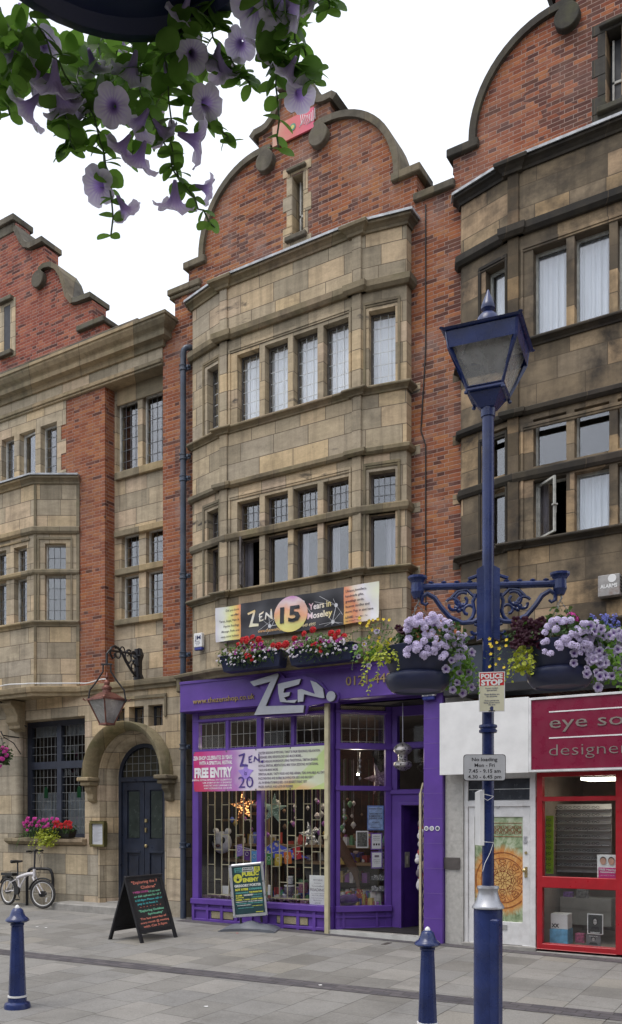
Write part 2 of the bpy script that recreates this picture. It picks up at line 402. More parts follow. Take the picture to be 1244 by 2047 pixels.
M_COPE = stone('grey_coping', (.17, .15, .115), .35, .5, bw=.55, rh=30, jd=.8)
M_COPES = stone('dark_coping', (.075, .07, .06), .5, .4, bw=.6, rh=30, jd=.8)
M_LEAD = paint('lead_flashing', (.42, .44, .46), .5, .35, 9, .3, dirt=.5)
M_GLASS = glassm('window_glass', (.96, .97, .98), k=1.2, add=.045)
M_GLASSD = glassm('shop_glass', (.95, .96, .96), k=.7, add=.008)
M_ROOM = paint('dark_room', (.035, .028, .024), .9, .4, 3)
M_CURT = paint('net_curtain', (.84, .86, .87), .85, .08, 3)
M_CURTG = paint('grey_curtain', (.30, .29, .33), .9, .3, 3)
M_WOODW = paint('white_window_paint', (.62, .61, .56), .6, .15, 8, dirt=.5)
M_LEADW = paint('white_glazing_bar', (.70, .72, .72), .6, .1)
M_LEADD = paint('dull_lead_came', (.19, .20, .21), .5, .25)
M_BLUE = paint('navy_gloss_paint', (.015, .028, .11), .28, .35, 5, .04, dirt=.25, dirtcol=(.06, .07, .12))
M_NAVY = paint('dark_door_paint', (.018, .024, .042), .35, .3, 4, .05, dirt=.15)
M_PURP = paint('purple_paint', (.105, .046, .285), .42, .16, 3, .05, dirt=.16, dirtcol=(.05, .02, .15))
M_CREAM = paint('cream_metal', (.50, .45, .29), .5, .18)
M_WHITE = paint('white_paint', (.74, .74, .73), .5, .08, 4, dirt=.12, dirtcol=(.35, .33, .30))
M_BLACK = paint('black_paint', (.012, .012, .015), .45, .4)
M_RED = paint('red_frame_paint', (.36, .012, .02), .35, .12)
M_ALU = paint('bright_aluminium', (.62, .63, .66), .32, .08, metal=.7)
M_SILV = paint('silver_letter', (.42, .43, .46), .45, .08, metal=.35)
M_SIDE = paint('letter_side', (.06, .055, .06), .5, .2)
# ================================================================ SETTING: ground
def sheet(name, quads, mat, dz, th=0.0):
    mb = MB()
    for q in quads: mb.quad(*[(x, y, gz(x, y) + dz) for x, y in q])
    o = mb.build(name, mat, None); tag(o, kind='structure'); return o
t = NT('concrete_paving'); pos = t.pos(); sx = t.n('ShaderNodeSeparateXYZ'); t.t.links.new(pos, sx.inputs[0])
wob = t.math('MULTIPLY', t.noise(pos, 1.2, 2), .02)
cv = t.n('ShaderNodeCombineXYZ'); t.set(cv.inputs[0], t.math('ADD', t.math('ADD', sx.outputs[1], wob), 60)); t.set(cv.inputs[1], t.math('ADD', t.math('ADD', sx.outputs[0], t.math('MULTIPLY', sx.outputs[1], .03)), 60.1))
br = t.n('ShaderNodeTexBrick', {'Color1': (0, 0, 0, 1), 'Color2': (1, 1, 1, 1), 'Mortar': (.5, .5, .5, 1), 'Scale': 1.0, 'Mortar Size': .0055, 'Mortar Smooth': .25, 'Brick Width': .62, 'Row Height': .45}, offset=.42, offset_frequency=2, squash=.8, squash_frequency=3)
t.t.links.new(cv.outputs[0], br.inputs[0])
c = t.ramp(br.outputs[0], [(0, (.18, .172, .157)), (.3, (.245, .237, .22)), (.6, (.225, .22, .21)), (.8, (.275, .263, .242)), (1, (.25, .235, .205))])
c = t.mix(.9, c, t.ramp(t.noise(pos, .9, 8, .72), [(.28, .66), (.5, .95), (.72, 1.14)]), 'MULTIPLY')
c = t.mix(.55, c, t.ramp(t.noise(pos, 55, 3, .7), [(.25, .62), (.75, 1.3)]), 'MULTIPLY')
sp = t.ramp(t.n('ShaderNodeTexVoronoi', {'Scale': 3.2, 'Randomness': 1.0}).outputs[0], [(.07, 1.0), (.10, 0.0)])
c = t.mix(t.math('MULTIPLY', sp, .45), c, (.10, .09, .08))
st = t.ramp(t.noise(pos, 2.6, 6, .7, 1.0), [(.55, 0.0), (.70, .5)])
c = t.mix(st, c, (.13, .12, .105))
c = t.mix(t.math('MULTIPLY', br.outputs[1], t.ramp(t.noise(pos, 1.7, 3), [(.35, .35), (.65, .95)])), c, t.mix(t.ramp(t.noise(pos, .8, 3), [(.55, 0.0), (.65, 1.0)]), (.055, .05, .043), (.07, .075, .03)))
h = t.math('ADD', t.math('MULTIPLY', t.math('SUBTRACT', 1, br.outputs[1]), .6), t.math('ADD', t.math('MULTIPLY', t.noise(pos, 80, 2), .15), t.math('MULTIPLY', br.outputs[0], .2)))
t.pbsdf(c, .85, 0, h, .5, .006, .35); M_PAVE = t.m
t = NT('blue_brick_band'); pos = t.pos(); sx = t.n('ShaderNodeSeparateXYZ'); t.t.links.new(pos, sx.inputs[0])
cv = t.n('ShaderNodeCombineXYZ'); t.set(cv.inputs[0], t.math('ADD', sx.outputs[0], 60)); t.set(cv.inputs[1], t.math('ADD', t.math('MULTIPLY_ADD', sx.outputs[0], .03, sx.outputs[1]), 60))
br = t.n('ShaderNodeTexBrick', {'Color1': (.075, .07, .078, 1), 'Color2': (.115, .105, .11, 1), 'Mortar': (.05, .046, .045, 1), 'Scale': 1.0, 'Mortar Size': .006, 'Brick Width': .21, 'Row Height': .105}, offset=.5)
t.t.links.new(cv.outputs[0], br.inputs[0])
c = t.mix(.6, br.outputs[0], t.ramp(t.noise(pos, 6, 6, .7), [(.3, .6), (.7, 1.35)]), 'MULTIPLY')
t.pbsdf(c, .75, 0, t.math('SUBTRACT', 1, br.outputs[1]), .4, .006, .4); M_BAND = t.m
M_ASPH = paint('asphalt', (.055, .055, .058), .9, .3, 30, .4)
M_KERB = paint('kerb_stone', (.28, .27, .25), .85, .2, 8, .3)
sheet('ground', [[(-120, -60), (120, -60), (120, 60), (-120, 60)]], M_ASPH, -.16)
PV = MB(); PV.hexa([(x, y, gz(x, y) + d) for d in (-.17, 0) for x, y in ((-60, -2.2), (30, -2.2), (30, 13.5), (-60, 13.5))])
tag(PV.build('pavement', M_PAVE), kind='structure')
KB = MB()
for i in range(60):
    x = -55 + i * .92
    KB.hexa([(a, b, gz(a, b) + d) for d in (-.17, .006) for a, b in ((x, -2.35), (x + .905, -2.35), (x + .905, -2.2), (x, -2.2))])
tag(KB.build('kerb', M_KERB, bevel=.01), kind='structure')
g1, g2 = ground_at(0, 1903), ground_at(1244, 2034)
sl_ = (g2.y - g1.y) / (g2.x - g1.x); yb = lambda x: g1.y + sl_ * (x - g1.x)
sheet('dark_paving_band', [[(-40, yb(-40) - .15), (20, yb(20) - .15), (20, yb(20) + .15), (-40, yb(-40) + .15)]], M_BAND, .004)
g3 = ground_at(20, 2052); yn = lambda x: g3.y + sl_ * (x - g3.x)
sheet('near_paving_band', [[(-40, yn(-40) - .28), (20, yn(20) - .28), (20, yn(20) + .02), (-40, yn(-40) + .02)]], M_BAND, .004)
sheet('shopfront_edge_strip', [[(-9.35, W - .42), (20, W - .42), (20, W + .5), (-9.35, W + .5)]], M_BAND, .0045)

# ================================================================ shared facade pieces
def window(parent, F, s0, s1, z0, z1, t, cols=3, rows=6, lead=None, fm=None, curtain=None, cw=.007, fw=.026, opened=None, glass=None, open_s=1):
    """window part > glass, glazing_bars, curtain"""
    fm = fm or M_WOODW
    mb = MB(); mb.wall(F, s0, s1, z0, z1, [(s0 + fw, s1 - fw, z0 + fw, z1 - fw)], t - .012, t + .03)
    wd = mb.build('window', fm, parent)
    if opened is None:
        G = F
        g = MB(); g.lbox(G, s0 + fw * .6, s1 - fw * .6, t + .008, t + .013, z0 + fw * .6, z1 - fw * .6)
        g.build('glass', glass or M_GLASS, wd)
        if lead:
            l = MB(); a0, a1, c0, c1 = s0 + fw, s1 - fw, z0 + fw, z1 - fw
            for i in range(1, cols): a = a0 + (a1 - a0) * i / cols; l.lbox(G, a - cw / 2, a + cw / 2, t + .001, t + .0065, c0, c1)
            for j in range(1, rows): c = c0 + (c1 - c0) * j / rows; l.lbox(G, a0, a1, t + .002, t + .0075, c - cw / 2, c + cw / 2)
            l.build('glazing_bars', lead, wd)
    else:                                       # casement hinged at the left edge, swung outwards
        a = R(opened); h = s0 + fw if open_s > 0 else s1 - fw; L = (s1 - s0 - 2 * fw)
        G = lambda p, q, r: F(h + (p * math.cos(a) + q * math.sin(a)) * open_s, t - p * math.sin(a) + q * math.cos(a), r)
        g = MB(); g.wall(G, 0, L, z0 + fw, z1 - fw, [(.025, L - .025, z0 + fw + .025, z1 - fw - .025)], -.012, .016)
        sh = g.build('casement', fm, wd)
        g = MB(); g.lbox(G, .02, L - .02, 0, .004, z0 + fw + .02, z1 - fw - .02); g.build('glass', glass or M_GLASS, wd)
        g = MB(); zc = (z0 + z1) / 2 - .02; g.lbox(G, L - .03, L + .02, -.03, .03, zc, zc + .018); g.lbox(G, L - .02, L - .008, .01, .03, zc - .09, zc); g.build('handle', fm, wd)
    if curtain:
        mat, frac, side = curtain
        c = MB(); n = 26; a0, a1 = (s0, s0 + (s1 - s0) * frac) if side == 'L' else (s1 - (s1 - s0) * frac, s1)
        if side == 'T': a0, a1 = s0, s1
        for i in range(n):
            p, q = a0 + (a1 - a0) * i / n, a0 + (a1 - a0) * (i + 1) / n
            f = lambda x: t + .10 + .018 * math.sin(x * 70) + .010 * math.sin(x * 163 + 1)
            lo = z0 - .02 if side != 'T' else z1 - (z1 - z0) * frac
            c.quad(F(p, f(p), lo), F(q, f(q), lo), F(q, f(q), z1 + .02), F(p, f(p), z1 + .02))
        c.build('curtain', mat, wd, smooth=True, fix=False)
    return wd
def room(parent, x0, x1, z0, z1, y0=W + .32, y1=W + 2.6, mat=None):
    m = MB()
    m.quad((x0, y1, z0), (x1, y1, z0), (x1, y1, z1), (x0, y1, z1)); m.quad((x0, y0, z0), (x0, y1, z0), (x0, y1, z1), (x0, y0, z1))
    m.quad((x1, y1, z0), (x1, y0, z0), (x1, y0, z1), (x1, y1, z1)); m.quad((x0, y0, z1), (x1, y0, z1), (x1, y1, z1), (x0, y1, z1))
    m.quad((x0, y1, z0), (x0, y0, z0), (x1, y0, z0), (x1, y1, z0))
    return m.build('room_interior', mat or M_ROOM, parent, fix=False)
def prof_band(z0, z1, out):      # plain string with small slope on top
    return [(-.06, z0), (out * .55, z0), (out, z0 + (z1 - z0) * .3), (out, z1 - .02), (out * .6, z1), (-.06, z1)]
def prof_corn(z0, z1, out):
    h = z1 - z0
    return [(-.06, z0), (out * .25, z0), (out * .3, z0 + h * .25), (out * .62, z0 + h * .5), (out * .95, z0 + h * .62), (out, z1 - .02), (out * .9, z1), (-.06, z1)]

M_PIERS = stone('blackened_pier', (.24, .18, .11), .75, .1, bw=1.5, bdark=.9)
def bay(parent, ox, st, tr, pier, leadmat, floors, opened, zb=3.98):
    A, A1, B, C, D1, D = (-9.30 + ox, W), (-9.25 + ox, 11.30), (-8.45 + ox, 11.10), (-6.05 + ox, 11.10), (-5.33 + ox, 11.24), (-5.33 + ox, W + .0)
    plan = [A, A1, B, C, D1, D]
    SL, SC_, SR, SE = seg(A1, B), seg(B, C), seg(C, D1), seg(D1, D)
    opsL, opsC, opsR = [], [], []
    pitch = .525
    for (z0, z1, kw) in floors:
        opsL.append((SL.sx(-8.87 + ox), SL.sx(-8.545 + ox), z0, z1, kw))
        for i in range(4): opsC.append((SC_.sx(-8.19 + ox + i * pitch), SC_.sx(-8.19 + ox + i * pitch + .425), z0, z1, kw))
        opsR.append((SR.sx(-5.877 + ox), SR.sx(-5.49 + ox), z0, z1, kw))
    for F, ops, L in ((SL, opsL, SL.L), (SC_, opsC, SC_.L), (SR, opsR, SR.L)):
        m = MB(); m.wall(F, 0, L, zb, 10.1, [o[:4] for o in ops]); m.build('bay_wall', st, parent)
    m = MB(); m.wall(SE, 0, SE.L, zb, 10.1, [], 0, .02); m.wall(seg(A, A1), 0, .1, zb, 10.1, [], 0, .02); m.build('bay_return', st, parent)
    # corner piers
    for (p, F) in ((B, SL), (C, SR)):
        x = p[0]; m = MB(); m.box(x - .075, x + .075, p[1] - .028, p[1] + .1, zb, 10.06); m.build('corner_pier', st if st is M_STONE else M_PIERS, parent, bevel=.008)
        m = MB()
        for (a, b, o) in ((5.15, 5.24, .13), (6.87, 6.97, .09), (7.74, 7.83, .12), (9.21, 9.36, .10), (10.04, 10.19, .15)):
            m.sweep([(x - .095, p[1] + .05), (x - .095, p[1] - .03), (x + .095, p[1] - .03), (x + .095, p[1] + .05)], prof_corn(a, b, o * .86) if o > .1 else prof_band(a, b, o * .86))
        m.build('pier_capping', tr, parent)
    for nm, prof, mt in (('parapet_moulding', prof_corn(10.05, 10.18, .11), tr), ('string_course', prof_band(9.21, 9.36, .085), tr), ('sill', prof_corn(7.735, 7.83, .10), tr),
                     ('string_course', prof_band(6.87, 6.97, .075), tr), ('transom', prof_band(6.03, 6.155, .05), tr), ('sill', prof_corn(5.15, 5.24, .11), tr)):
        m = MB(); m.sweep(plan, prof); m.build(nm, mt, parent)
    m = MB(); m.sweep(plan, [(-.12, 10.181), (.12, 10.181), (.13, 10.165), (.138, 10.165), (.138, 10.20), (-.12, 10.26)]); m.build('lead_capping', M_LEAD, parent)
    # hood moulds and inner window mouldings
    for (zt, zs) in ((8.94, 7.83), (6.63, 5.24)):
        for F, a0, a1 in ((SL, SL.sx(-8.97 + ox), SL.L - .09), (SC_, .10, SC_.L - .09), (SR, .10, SR.sx(-5.42 + ox))):
            m = MB(); m.lbox(F, a0, a1, -.022, .01, zt + .085, zt + .125); m.lbox(F, a0 + .03, a1 - .03, -.012, .01, zt + .05, zt + .085)
            m.lbox(F, a0, a0 + .035, -.022, .01, zs, zt + .085); m.lbox(F, a1 - .035, a1, -.022, .01, zs, zt + .085)
            m.build('hood_mould', tr if F is not SC_ else st, parent, bevel=.006)
    k = 0
    for F, ops in ((SL, opsL), (SC_, opsC), (SR, opsR)):
        for i, (a, b, z0, z1, kw) in enumerate(ops):
            kw = dict(kw); op = None
            if F is SC_ and opened and i % 4 == 0 and z0 < 5.5: op = opened
            cu = kw.pop('curtain', None)
            if cu and isinstance(cu, list): cu = cu[k % len(cu)]
            k += 1
            if op: kw['lead'] = None; cu = (M_CURTG, .3, 'L')
            window(parent, F, a, b, z0, z1, .13, curtain=cu, opened=op, **kw)
        # back of bay closing strips
    m = MB(); m.add([(A[0], W + .02, 10.11), (A1[0], A1[1], 10.11), (B[0], B[1], 10.11), (C[0], C[1], 10.11), (D1[0], D1[1], 10.11), (D[0], W + .02, 10.11)], [(0, 1, 2, 3, 4, 5)])
    m.build('bay_roof', M_LEAD, parent)
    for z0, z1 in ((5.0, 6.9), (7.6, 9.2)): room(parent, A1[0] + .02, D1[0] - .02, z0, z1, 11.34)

def gable(parent, xc, br_, cope, z0, hw, slit=(.21, 10.62, 11.60), rightfull=True, slit_dx=0.08):
    half = [(0, 12.98), (.21, 12.98), (.24, 12.82), (.34, 12.62), (.48, 12.52), (.655, 12.50), (.66, 12.15)]
    for i in range(1, 15):
        a = R(90 - i * 90 / 14.0); half.append((.60 + 1.14 * math.cos(a), 10.95 + 1.20 * math.sin(a)))
    half += [(1.745, 10.85), (hw - .05, 10.83), (hw - .04, z0)]
    def zt(dx):
        dx = abs(dx)
        for (a, b), (c, d) in zip(half, half[1:]):
            if a <= dx <= c: return b if c - a < 1e-6 else b + (d - b) * (dx - a) / (c - a)
        return z0
    xs = sorted({s * a for a, _ in half for s in (1, -1)} | {slit_dx - slit[0] / 2 * 1.0, slit_dx + slit[0] / 2})
    m = MB(); F = FX(W)
    for a, b in zip(xs, xs[1:]):
        za, zb_ = zt(a + 1e-7 if a < 0 else a), zt(b)
        mid = (a + b) / 2
        if abs(mid - slit_dx) < slit[0] / 2:
            parts = [(z0, z0, slit[1], slit[1]), (slit[2], slit[2], za, zb_)]
        else: parts = [(z0, z0, za, zb_)]
        for (p, q, r, s) in parts:
            m.quad(F(xc + a, 0, p), F(xc + b, 0, q), F(xc + b, 0, s), F(xc + a, 0, r)); m.quad(F(xc + b, .34, q), F(xc + a, .34, p), F(xc + a, .34, r), F(xc + b, .34, s))
    for s in (-1, 1):
        for (a, b), (c, d) in zip(half, half[1:]):
            m.quad(F(xc + s * a, 0, b), F(xc + s * c, 0, d), F(xc + s * c, .34, d), F(xc + s * a, .34, b))
    sa, sb = xc + slit_dx - slit[0] / 2, xc + slit_dx + slit[0] / 2
    m.wall(F, sa - .01, sb + .01, slit[1] - .01, slit[2] + .01, [(sa, sb, slit[1], slit[2])], .001, .3)
    m.build('gable_wall', br_, parent, fix=False)
    for s in (-1, 1):
        m = MB()
        arc = [(.42, 12.13), (.5, 12.155)] + [(.60 + 1.14 * math.cos(R(a)), 10.95 + 1.20 * math.sin(R(a))) for a in range(90, -1, -6)] + [(1.745, 10.83)]
        q = [(xc + s * a, b) for a, b in arc]; t = .098 * (1 if s > 0 else -1)
        m.strip(q, t, F, -.06, .40); m.build('curved_coping', cope, parent)
        m = MB(); x0, x1 = sorted((xc + s * 1.70, xc + s * (hw + .03)))
        m.box(x0, x1, W - .07, W + .41, 10.832, 10.95); m.build('kneeler_coping', cope, parent, bevel=.012)
        m = MB(); m.lathe([(.155, -.10), (.165, -.09), (.165, .02)], (xc + s * .49, W, 11.99), 28, ax=((1, 0, 0), (0, 0, 1), (0, 1, 0))); m.build('scroll_disc', cope, parent)
        cap = [(.21, 12.98), (.24, 12.82), (.34, 12.66), (.46, 12.57), (.56, 12.545), (.69, 12.545), (.73, 12.50)]
        m = MB(); m.strip([(xc + s * a, b - .06) for a, b in cap], .10 * (1 if s > 0 else -1), F, -.065, .41); m.build('neck_coping', cope, parent)
    m = MB(); m.box(xc - .26, xc + .26, W - .08, W + .42, 12.981, 13.06); m.box(xc - .23, xc + .23, W - .05, W + .39, 13.06, 13.12); m.build('pedestal_cap', cope, parent, bevel=.01)
    m = MB()
    for a in (sa, sb - .006): m.lbox(F, a, a + .006, -.01, .235, slit[1], slit[2])
    m.lbox(F, sa, sb, -.01, .235, slit[2] - .006, slit[2]); m.build('slit_lining', M_STONE if br_ is M_BRICK else M_STONES, parent)
    # slit window surround
    m = MB()
    for (a0, a1, c0, c1) in ((sa - .17, sa - .001, 10.62, 10.84), (sa - .10, sa - .001, 10.84, 11.10), (sa - .17, sa - .001, 11.10, 11.33), (sa - .10, sa - .001, 11.33, 11.625), (sb + .001, sb + .08, 10.62, 10.98), (sb + .001, sb + .14, 10.98, 11.25), (sb + .001, sb + .08, 11.25, 11.625)):
        m.lbox(F, a0, a1, -.012, .2, c0, c1 - .004)
    m.lbox(F, sa - .17, sb + .14, -.012, .2, 11.625, 11.76); m.lbox(F, sa - .17, sb + .14, -.012, .2, 10.50, 10.615)
    m.build('slit_surround', cope if br_ is M_BRICKS else M_STONE, parent, bevel=.005)
    m = MB(); m.lbox(F, sa - .07, sb + .06, -.075, .0, 11.66, 11.71); m.lbox(F, sa - .10, sb + .07, -.08, .05, 10.585, 10.66); m.build('slit_sill', cope, parent, bevel=.01)
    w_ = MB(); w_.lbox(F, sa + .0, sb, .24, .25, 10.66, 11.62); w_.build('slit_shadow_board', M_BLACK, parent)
    w_ = MB(); w_.lbox(F, sa + .07, sb - .008, .16, .17, 10.66, 11.59); ww = w_.build('slit_window', M_GLASS if br_ is M_BRICK else M_BLACK, parent)
    w_ = MB(); w_.lbox(F, sa + .05, sa + .075, .14, .19, 10.66, 11.59); w_.lbox(F, sa + .05, sb - .01, .14, .165, 11.03, 11.06); w_.build('frame', M_WOODW, ww)
    # stones where the brickwork steps, and roof behind
    m = MB(); y0, y1 = W + .36, W + 9
    m.add([(xc - hw, y0, 10.3), (xc + hw, y0, 10.3), (xc, y0, 12.2), (xc - hw, y1, 10.3), (xc + hw, y1, 10.3), (xc, y1, 12.2)], [(0, 1, 2), (3, 5, 4), (0, 2, 5, 3), (1, 4, 5, 2)])
    m.build('roof', paint('slate', (.07, .075, .085), .6, .3, 8, .3), parent)

def shell(parent, x0, x1, zt, mat, zb=3.9, y0=W + .02, y1=W + 9):
    """side and rear walls of a terraced building"""
    m = MB(); m.quad((x0, y0, zb), (x0, y1, zb), (x0, y1, zt), (x0, y0, zt)); m.quad((x1, y1, zb), (x1, y0, zb), (x1, y0, zt), (x1, y1, zt))
    m.quad((x1, y1, zb), (x0, y1, zb), (x0, y1, zt), (x1, y1, zt)); n = MB(); n.quad((x0 + .01, y0 + .01, 10.06), (x1 - .01, y0 + .01, 10.06), (x1 - .01, y1 - .01, 10.06), (x0 + .01, y1 - .01, 10.06)); n.build("light_blocking_cap", M_ROOM, parent, fix=False); return m.build('side_wall', mat, parent, fix=False)  # unseen cap added to keep daylight out of the shell

# ================================================================ SHOP BUILDING (centre)
ZEN = thing('shop_building', 'middle gabled building of red brick with canted sandstone bay above the purple shopfront', 'building', (-7.3, W, 0))
XC = -7.33
up1 = dict(cols=3, rows=6, lead=M_LEADW, fm=paint('worn_window_frame', (.10, .09, .08), .7, .5, 20), curtain=[(M_CURT, 1.0, 'L')])
hiT = dict(cols=4, rows=3, lead=M_LEADD, fm=paint('brown_window_frame', (.13, .11, .10), .7, .3, 12))
loB = dict(lead=None, fm=paint('brown_window_frame', (.13, .11, .10), .7, .3, 12), curtain=[(M_CURTG, .3, 'R'), (M_CURTG, .3, 'L'), (M_CURTG, .35, 'L'), (M_CURTG, .25, 'R'), (M_CURTG, .45, 'L'), (M_CURTG, .5, 'R')])
bay(ZEN, 0.0, M_STONE, M_TRIM, True, None, [(7.83, 8.94, up1), (6.155, 6.63, hiT), (5.24, 6.03, loB)], 62)
# brick wall either side of the bay
F = FX(W)
m = MB(); m.wall(F, X(350), -9.28, 3.98, 10.50, []); m.wall(F, -5.35, -4.68, 3.98, 10.42, []); m.wall(F, -9.41, -9.28, 10.50, 10.62, []); m.wall(F, -5.35, -5.25, 10.42, 10.62, []); m.wall(F, -9.28, -5.35, 10.12, 10.62, [])
m.build('brick_wall', M_BRICK, ZEN, fix=False)
gable(ZEN, XC, M_BRICK, M_COPE, 10.62, 2.13)
m = MB(); m.box(X(339), X(405) - .02, W - .07, W + .4, 10.50, 10.60); m.box(X(341), X(403) - .02, W - .035, W + .4, 10.44, 10.499); m.box(-5.28, -4.66, W - .07, W + .4, 10.42, 10.53)
m.build('parapet_coping', M_COPE, ZEN, bevel=.012)
shell(ZEN, X(350) + .01, -4.69, 10.4, M_BRICK)
m = MB()                                        # tooth stones beside the bay
for zc in (5.17, 6.08, 6.9, 7.78): m.lbox(F, -5.345, -5.19, -.004, .05, zc - .06, zc + .08)
m.build('tooth_stones', M_STONE, ZEN, bevel=.004)
m = MB(); m.sweep([(-9.36, W), (-9.36, 11.22), (-8.46, 11.0), (-6.04, 11.0), (-5.25, 11.10), (-4.72, 11.10), (-4.72, W)], prof_corn(3.885, 4.03, .14)); m.build('shopfront_cornice', M_TRIM, ZEN)
m = MB(); m.box(-9.46, -9.36, W - .28, W, 3.74, 4.0); m.build('cornice_bracket', M_TRIM, ZEN, bevel=.02)

# ================================================================ PUB BUILDING (left)
PUB = thing('pub_building', 'left building of orange brick and sandstone with an arched doorway and heavy stone cornice', 'building', (-13.0, W, 0))
RY = W + .24                                    # recessed stone strip between the brick piers
xr0, xr1 = X(217), X(326)
pb = MB()
pb.wall(F, X(158), X(210), 3.98, 9.44, [], 0, .3)                       # brick pier between the oriel and the recess
pb.wall(F, X(326), X(350), 3.98, 9.98, [], 0, .3)
pb.wall(F, -18.9, X(158), 7.9, 9.44, [(-14.17 + -.62, X(118.5), 7.9, 9.28)], 0, .3)
pb.wall(F, -24, -15.6, 3.98, 9.44, [], 0, .3)
pb.build('brick_wall', M_BRICKP, PUB, fix=False)
FR = FX(RY)
ua = [(X(233, RY), X(275.5, RY)), (X(285, RY), X(329, RY))]
z9 = Z(240, 1068, RY)
ops = [(a, b, Z(250, 943, RY), Z(250, 802, RY)) for a, b in ua]
la = [(X(243, RY), X(278, RY)), (X(292, RY), X(334, RY))]
ops2 = [(a, b, 6.155, Z(262, 1066, RY)) for a, b in la] + [(a, b, 5.24, 6.03) for a, b in la]
m = MB(); m.wall(FR, X(210) - .05, xr1 + .12, 3.98, 9.5, ops + ops2, 0, .2); m.build('stone_panel', M_STONEP, PUB, fix=False)
for (a, b, c, d) in ops: window(PUB, FR, a, b, c, d, .10, 4, 6, M_LEADD)
for (a, b, c, d) in ops2: window(PUB, FR, a, b, c, d, .10, 3, 3 if c > 6.1 else 5, M_LEADD)
m = MB()
for (z0, z1, o) in ((ops[0][2] - .14, ops[0][2] - .004, .07), (6.72, 6.83, .08), (6.035, 6.15, .06), (5.13, 5.236, .08)): m.box(xr0 - .03, xr1, RY - o, RY, z0, z1)
m.box(xr0, xr1, RY - .03, RY, 9.10, 9.46)
m.build('sill', M_TRIMP, PUB, bevel=.01)
# entablature
m = MB(); m.box(-24, xr1 + .0, W - .02, W + .3, 9.50, 9.72); m.build('frieze', M_STONEP, PUB)
m = MB(); m.box(-24, xr1 + .01, W - .075, W + .3, 9.43, 9.499); m.box(-24, xr1 + .01, W - .05, W + .3, 9.39, 9.43); m.build('architrave', M_TRIMP, PUB, bevel=.008)
m = MB(); m.sweep([(-24, W), (xr1, W), (xr1, W + .45)], [(-.05, 9.70), (.06, 9.70), (.07, 9.76), (.09, 9.79), (.19, 9.80), (.20, 9.87), (.17, 9.875), (.19, 9.91), (.25, 9.95), (.30, 10.01), (.305, 10.045), (.33, 10.05), (.33, 10.10), (.30, 10.115), (-.05, 10.17)]); m.build('cornice', M_TRIMP, PUB)
m = MB(); m.box(-24, xr1 - .35, W - .25, W + .42, 10.13, 10.21); m.build('blocking_course', M_COPE, PUB, bevel=.02)
# pub gable with scrolled steps
gx = X(14, W); GH = lambda u: X(u, W) - gx
zz = lambda u, v: Z(u, v, W)
hf = [(0, zz(32, 434)), (GH(31), zz(32, 434)), (GH(33), zz(38, 465)), (GH(40), zz(44, 486)), (GH(52), zz(55, 498)), (GH(64), zz(66, 500)), (GH(89), zz(89, 492)), (GH(89.5), zz(92, 540))]
hf += [(GH(u), zz(u, v)) for u, v in ((100, 536), (112, 538), (122, 550), (129, 568), (134, 590), (141, 605), (150, 610), (160, 608), (185, 600))] + [(GH(185.5), zz(185, 655)), (GH(209), zz(209, 646)), (GH(209.5), 10.2)]
m = MB()
for s in (-1, 1):
    P = [(gx + s * a, b) for a, b in hf]
    for (a, b), (c, d) in zip(P, P[1:]):
        m.quad(F(a, 0, 10.1), F(c, 0, 10.1), F(c, 0, d), F(a, 0, b)); m.quad(F(a, .34, 10.1), F(c, .34, 10.1), F(c, .34, d), F(a, .34, b)); m.quad(F(a, 0, b), F(c, 0, d), F(c, .34, d), F(a, .34, b))
m.build('gable_wall', brick('pub_gable_brick', .22, (.86, .86, .9), seed=.5, blast=.2), PUB, fix=False)
for s in (-1, 1):
    for nm, pts, th in (('neck_coping', ((32, 462), (38, 474), (44, 488), (52, 498), (64, 500), (76, 494), (90, 486)), .1), ('scroll_coping', ((84, 548), (92, 540), (104, 537), (115, 542), (124, 556), (130, 575), (136, 597), (146, 610), (160, 607), (186, 597)), .09)):
        m = MB(); q = [(gx + s * GH(u), zz(u, v) + .0) for u, v in pts]; m.strip(q, th * s, F, -.08, .42); m.build(nm, M_COPE, PUB)
    x0, x1 = sorted((gx + s * GH(158), gx + s * (GH(209) + .05)))
    m = MB(); m.box(x0, x1, W - .08, W + .42, zz(209, 646), zz(209, 646) + .1); m.build('step_coping', M_COPE, PUB, bevel=.012)
    m = MB(); m.lathe([(.15, -.10), (.16, -.09), (.16, .02)], (gx + s * GH(82), W, zz(82, 562)), 28, ax=((1, 0, 0), (0, 0, 1), (0, 1, 0))); m.build('scroll_disc', M_COPE, PUB)
m = MB(); m.box(gx - GH(33), gx + GH(33), W - .08, W + .42, zz(32, 443), zz(32, 430)); m.box(gx - GH(30), gx + GH(30), W - .02, W + .36, zz(32, 462), zz(32, 443)); m.build('pedestal_cap', M_COPE, PUB, bevel=.01)
sx0, sx1 = X(9), X(21.5)
m = MB(); m.box(sx0 - .14, sx0, W - .012, W + .1, zz(10, 715), zz(10, 598)); m.box(sx1, sx1 + .15, W - .012, W + .1, zz(22, 715), zz(22, 598)); m.box(sx0, sx1, W - .012, W + .1, zz(15, 612), zz(15, 598)); m.box(sx0, sx1, W - .012, W + .1, zz(15, 715), zz(15, 702)); m.build('slit_surround', M_STONEP, PUB, bevel=.005)
m = MB(); m.box(sx0, sx1, W - .004, W + .01, zz(15, 702), zz(15, 612)); m.build('slit_louvre', M_BLACK, PUB)
m = MB(); m.box(sx0 - .12, sx1 + .1, W - .09, W, zz(15, 606), zz(15, 598)); m.box(sx0 - .12, sx1 + .1, W - .09, W, zz(15, 714), zz(15, 705)); m.build('slit_sill', M_COPE, PUB, bevel=.01)
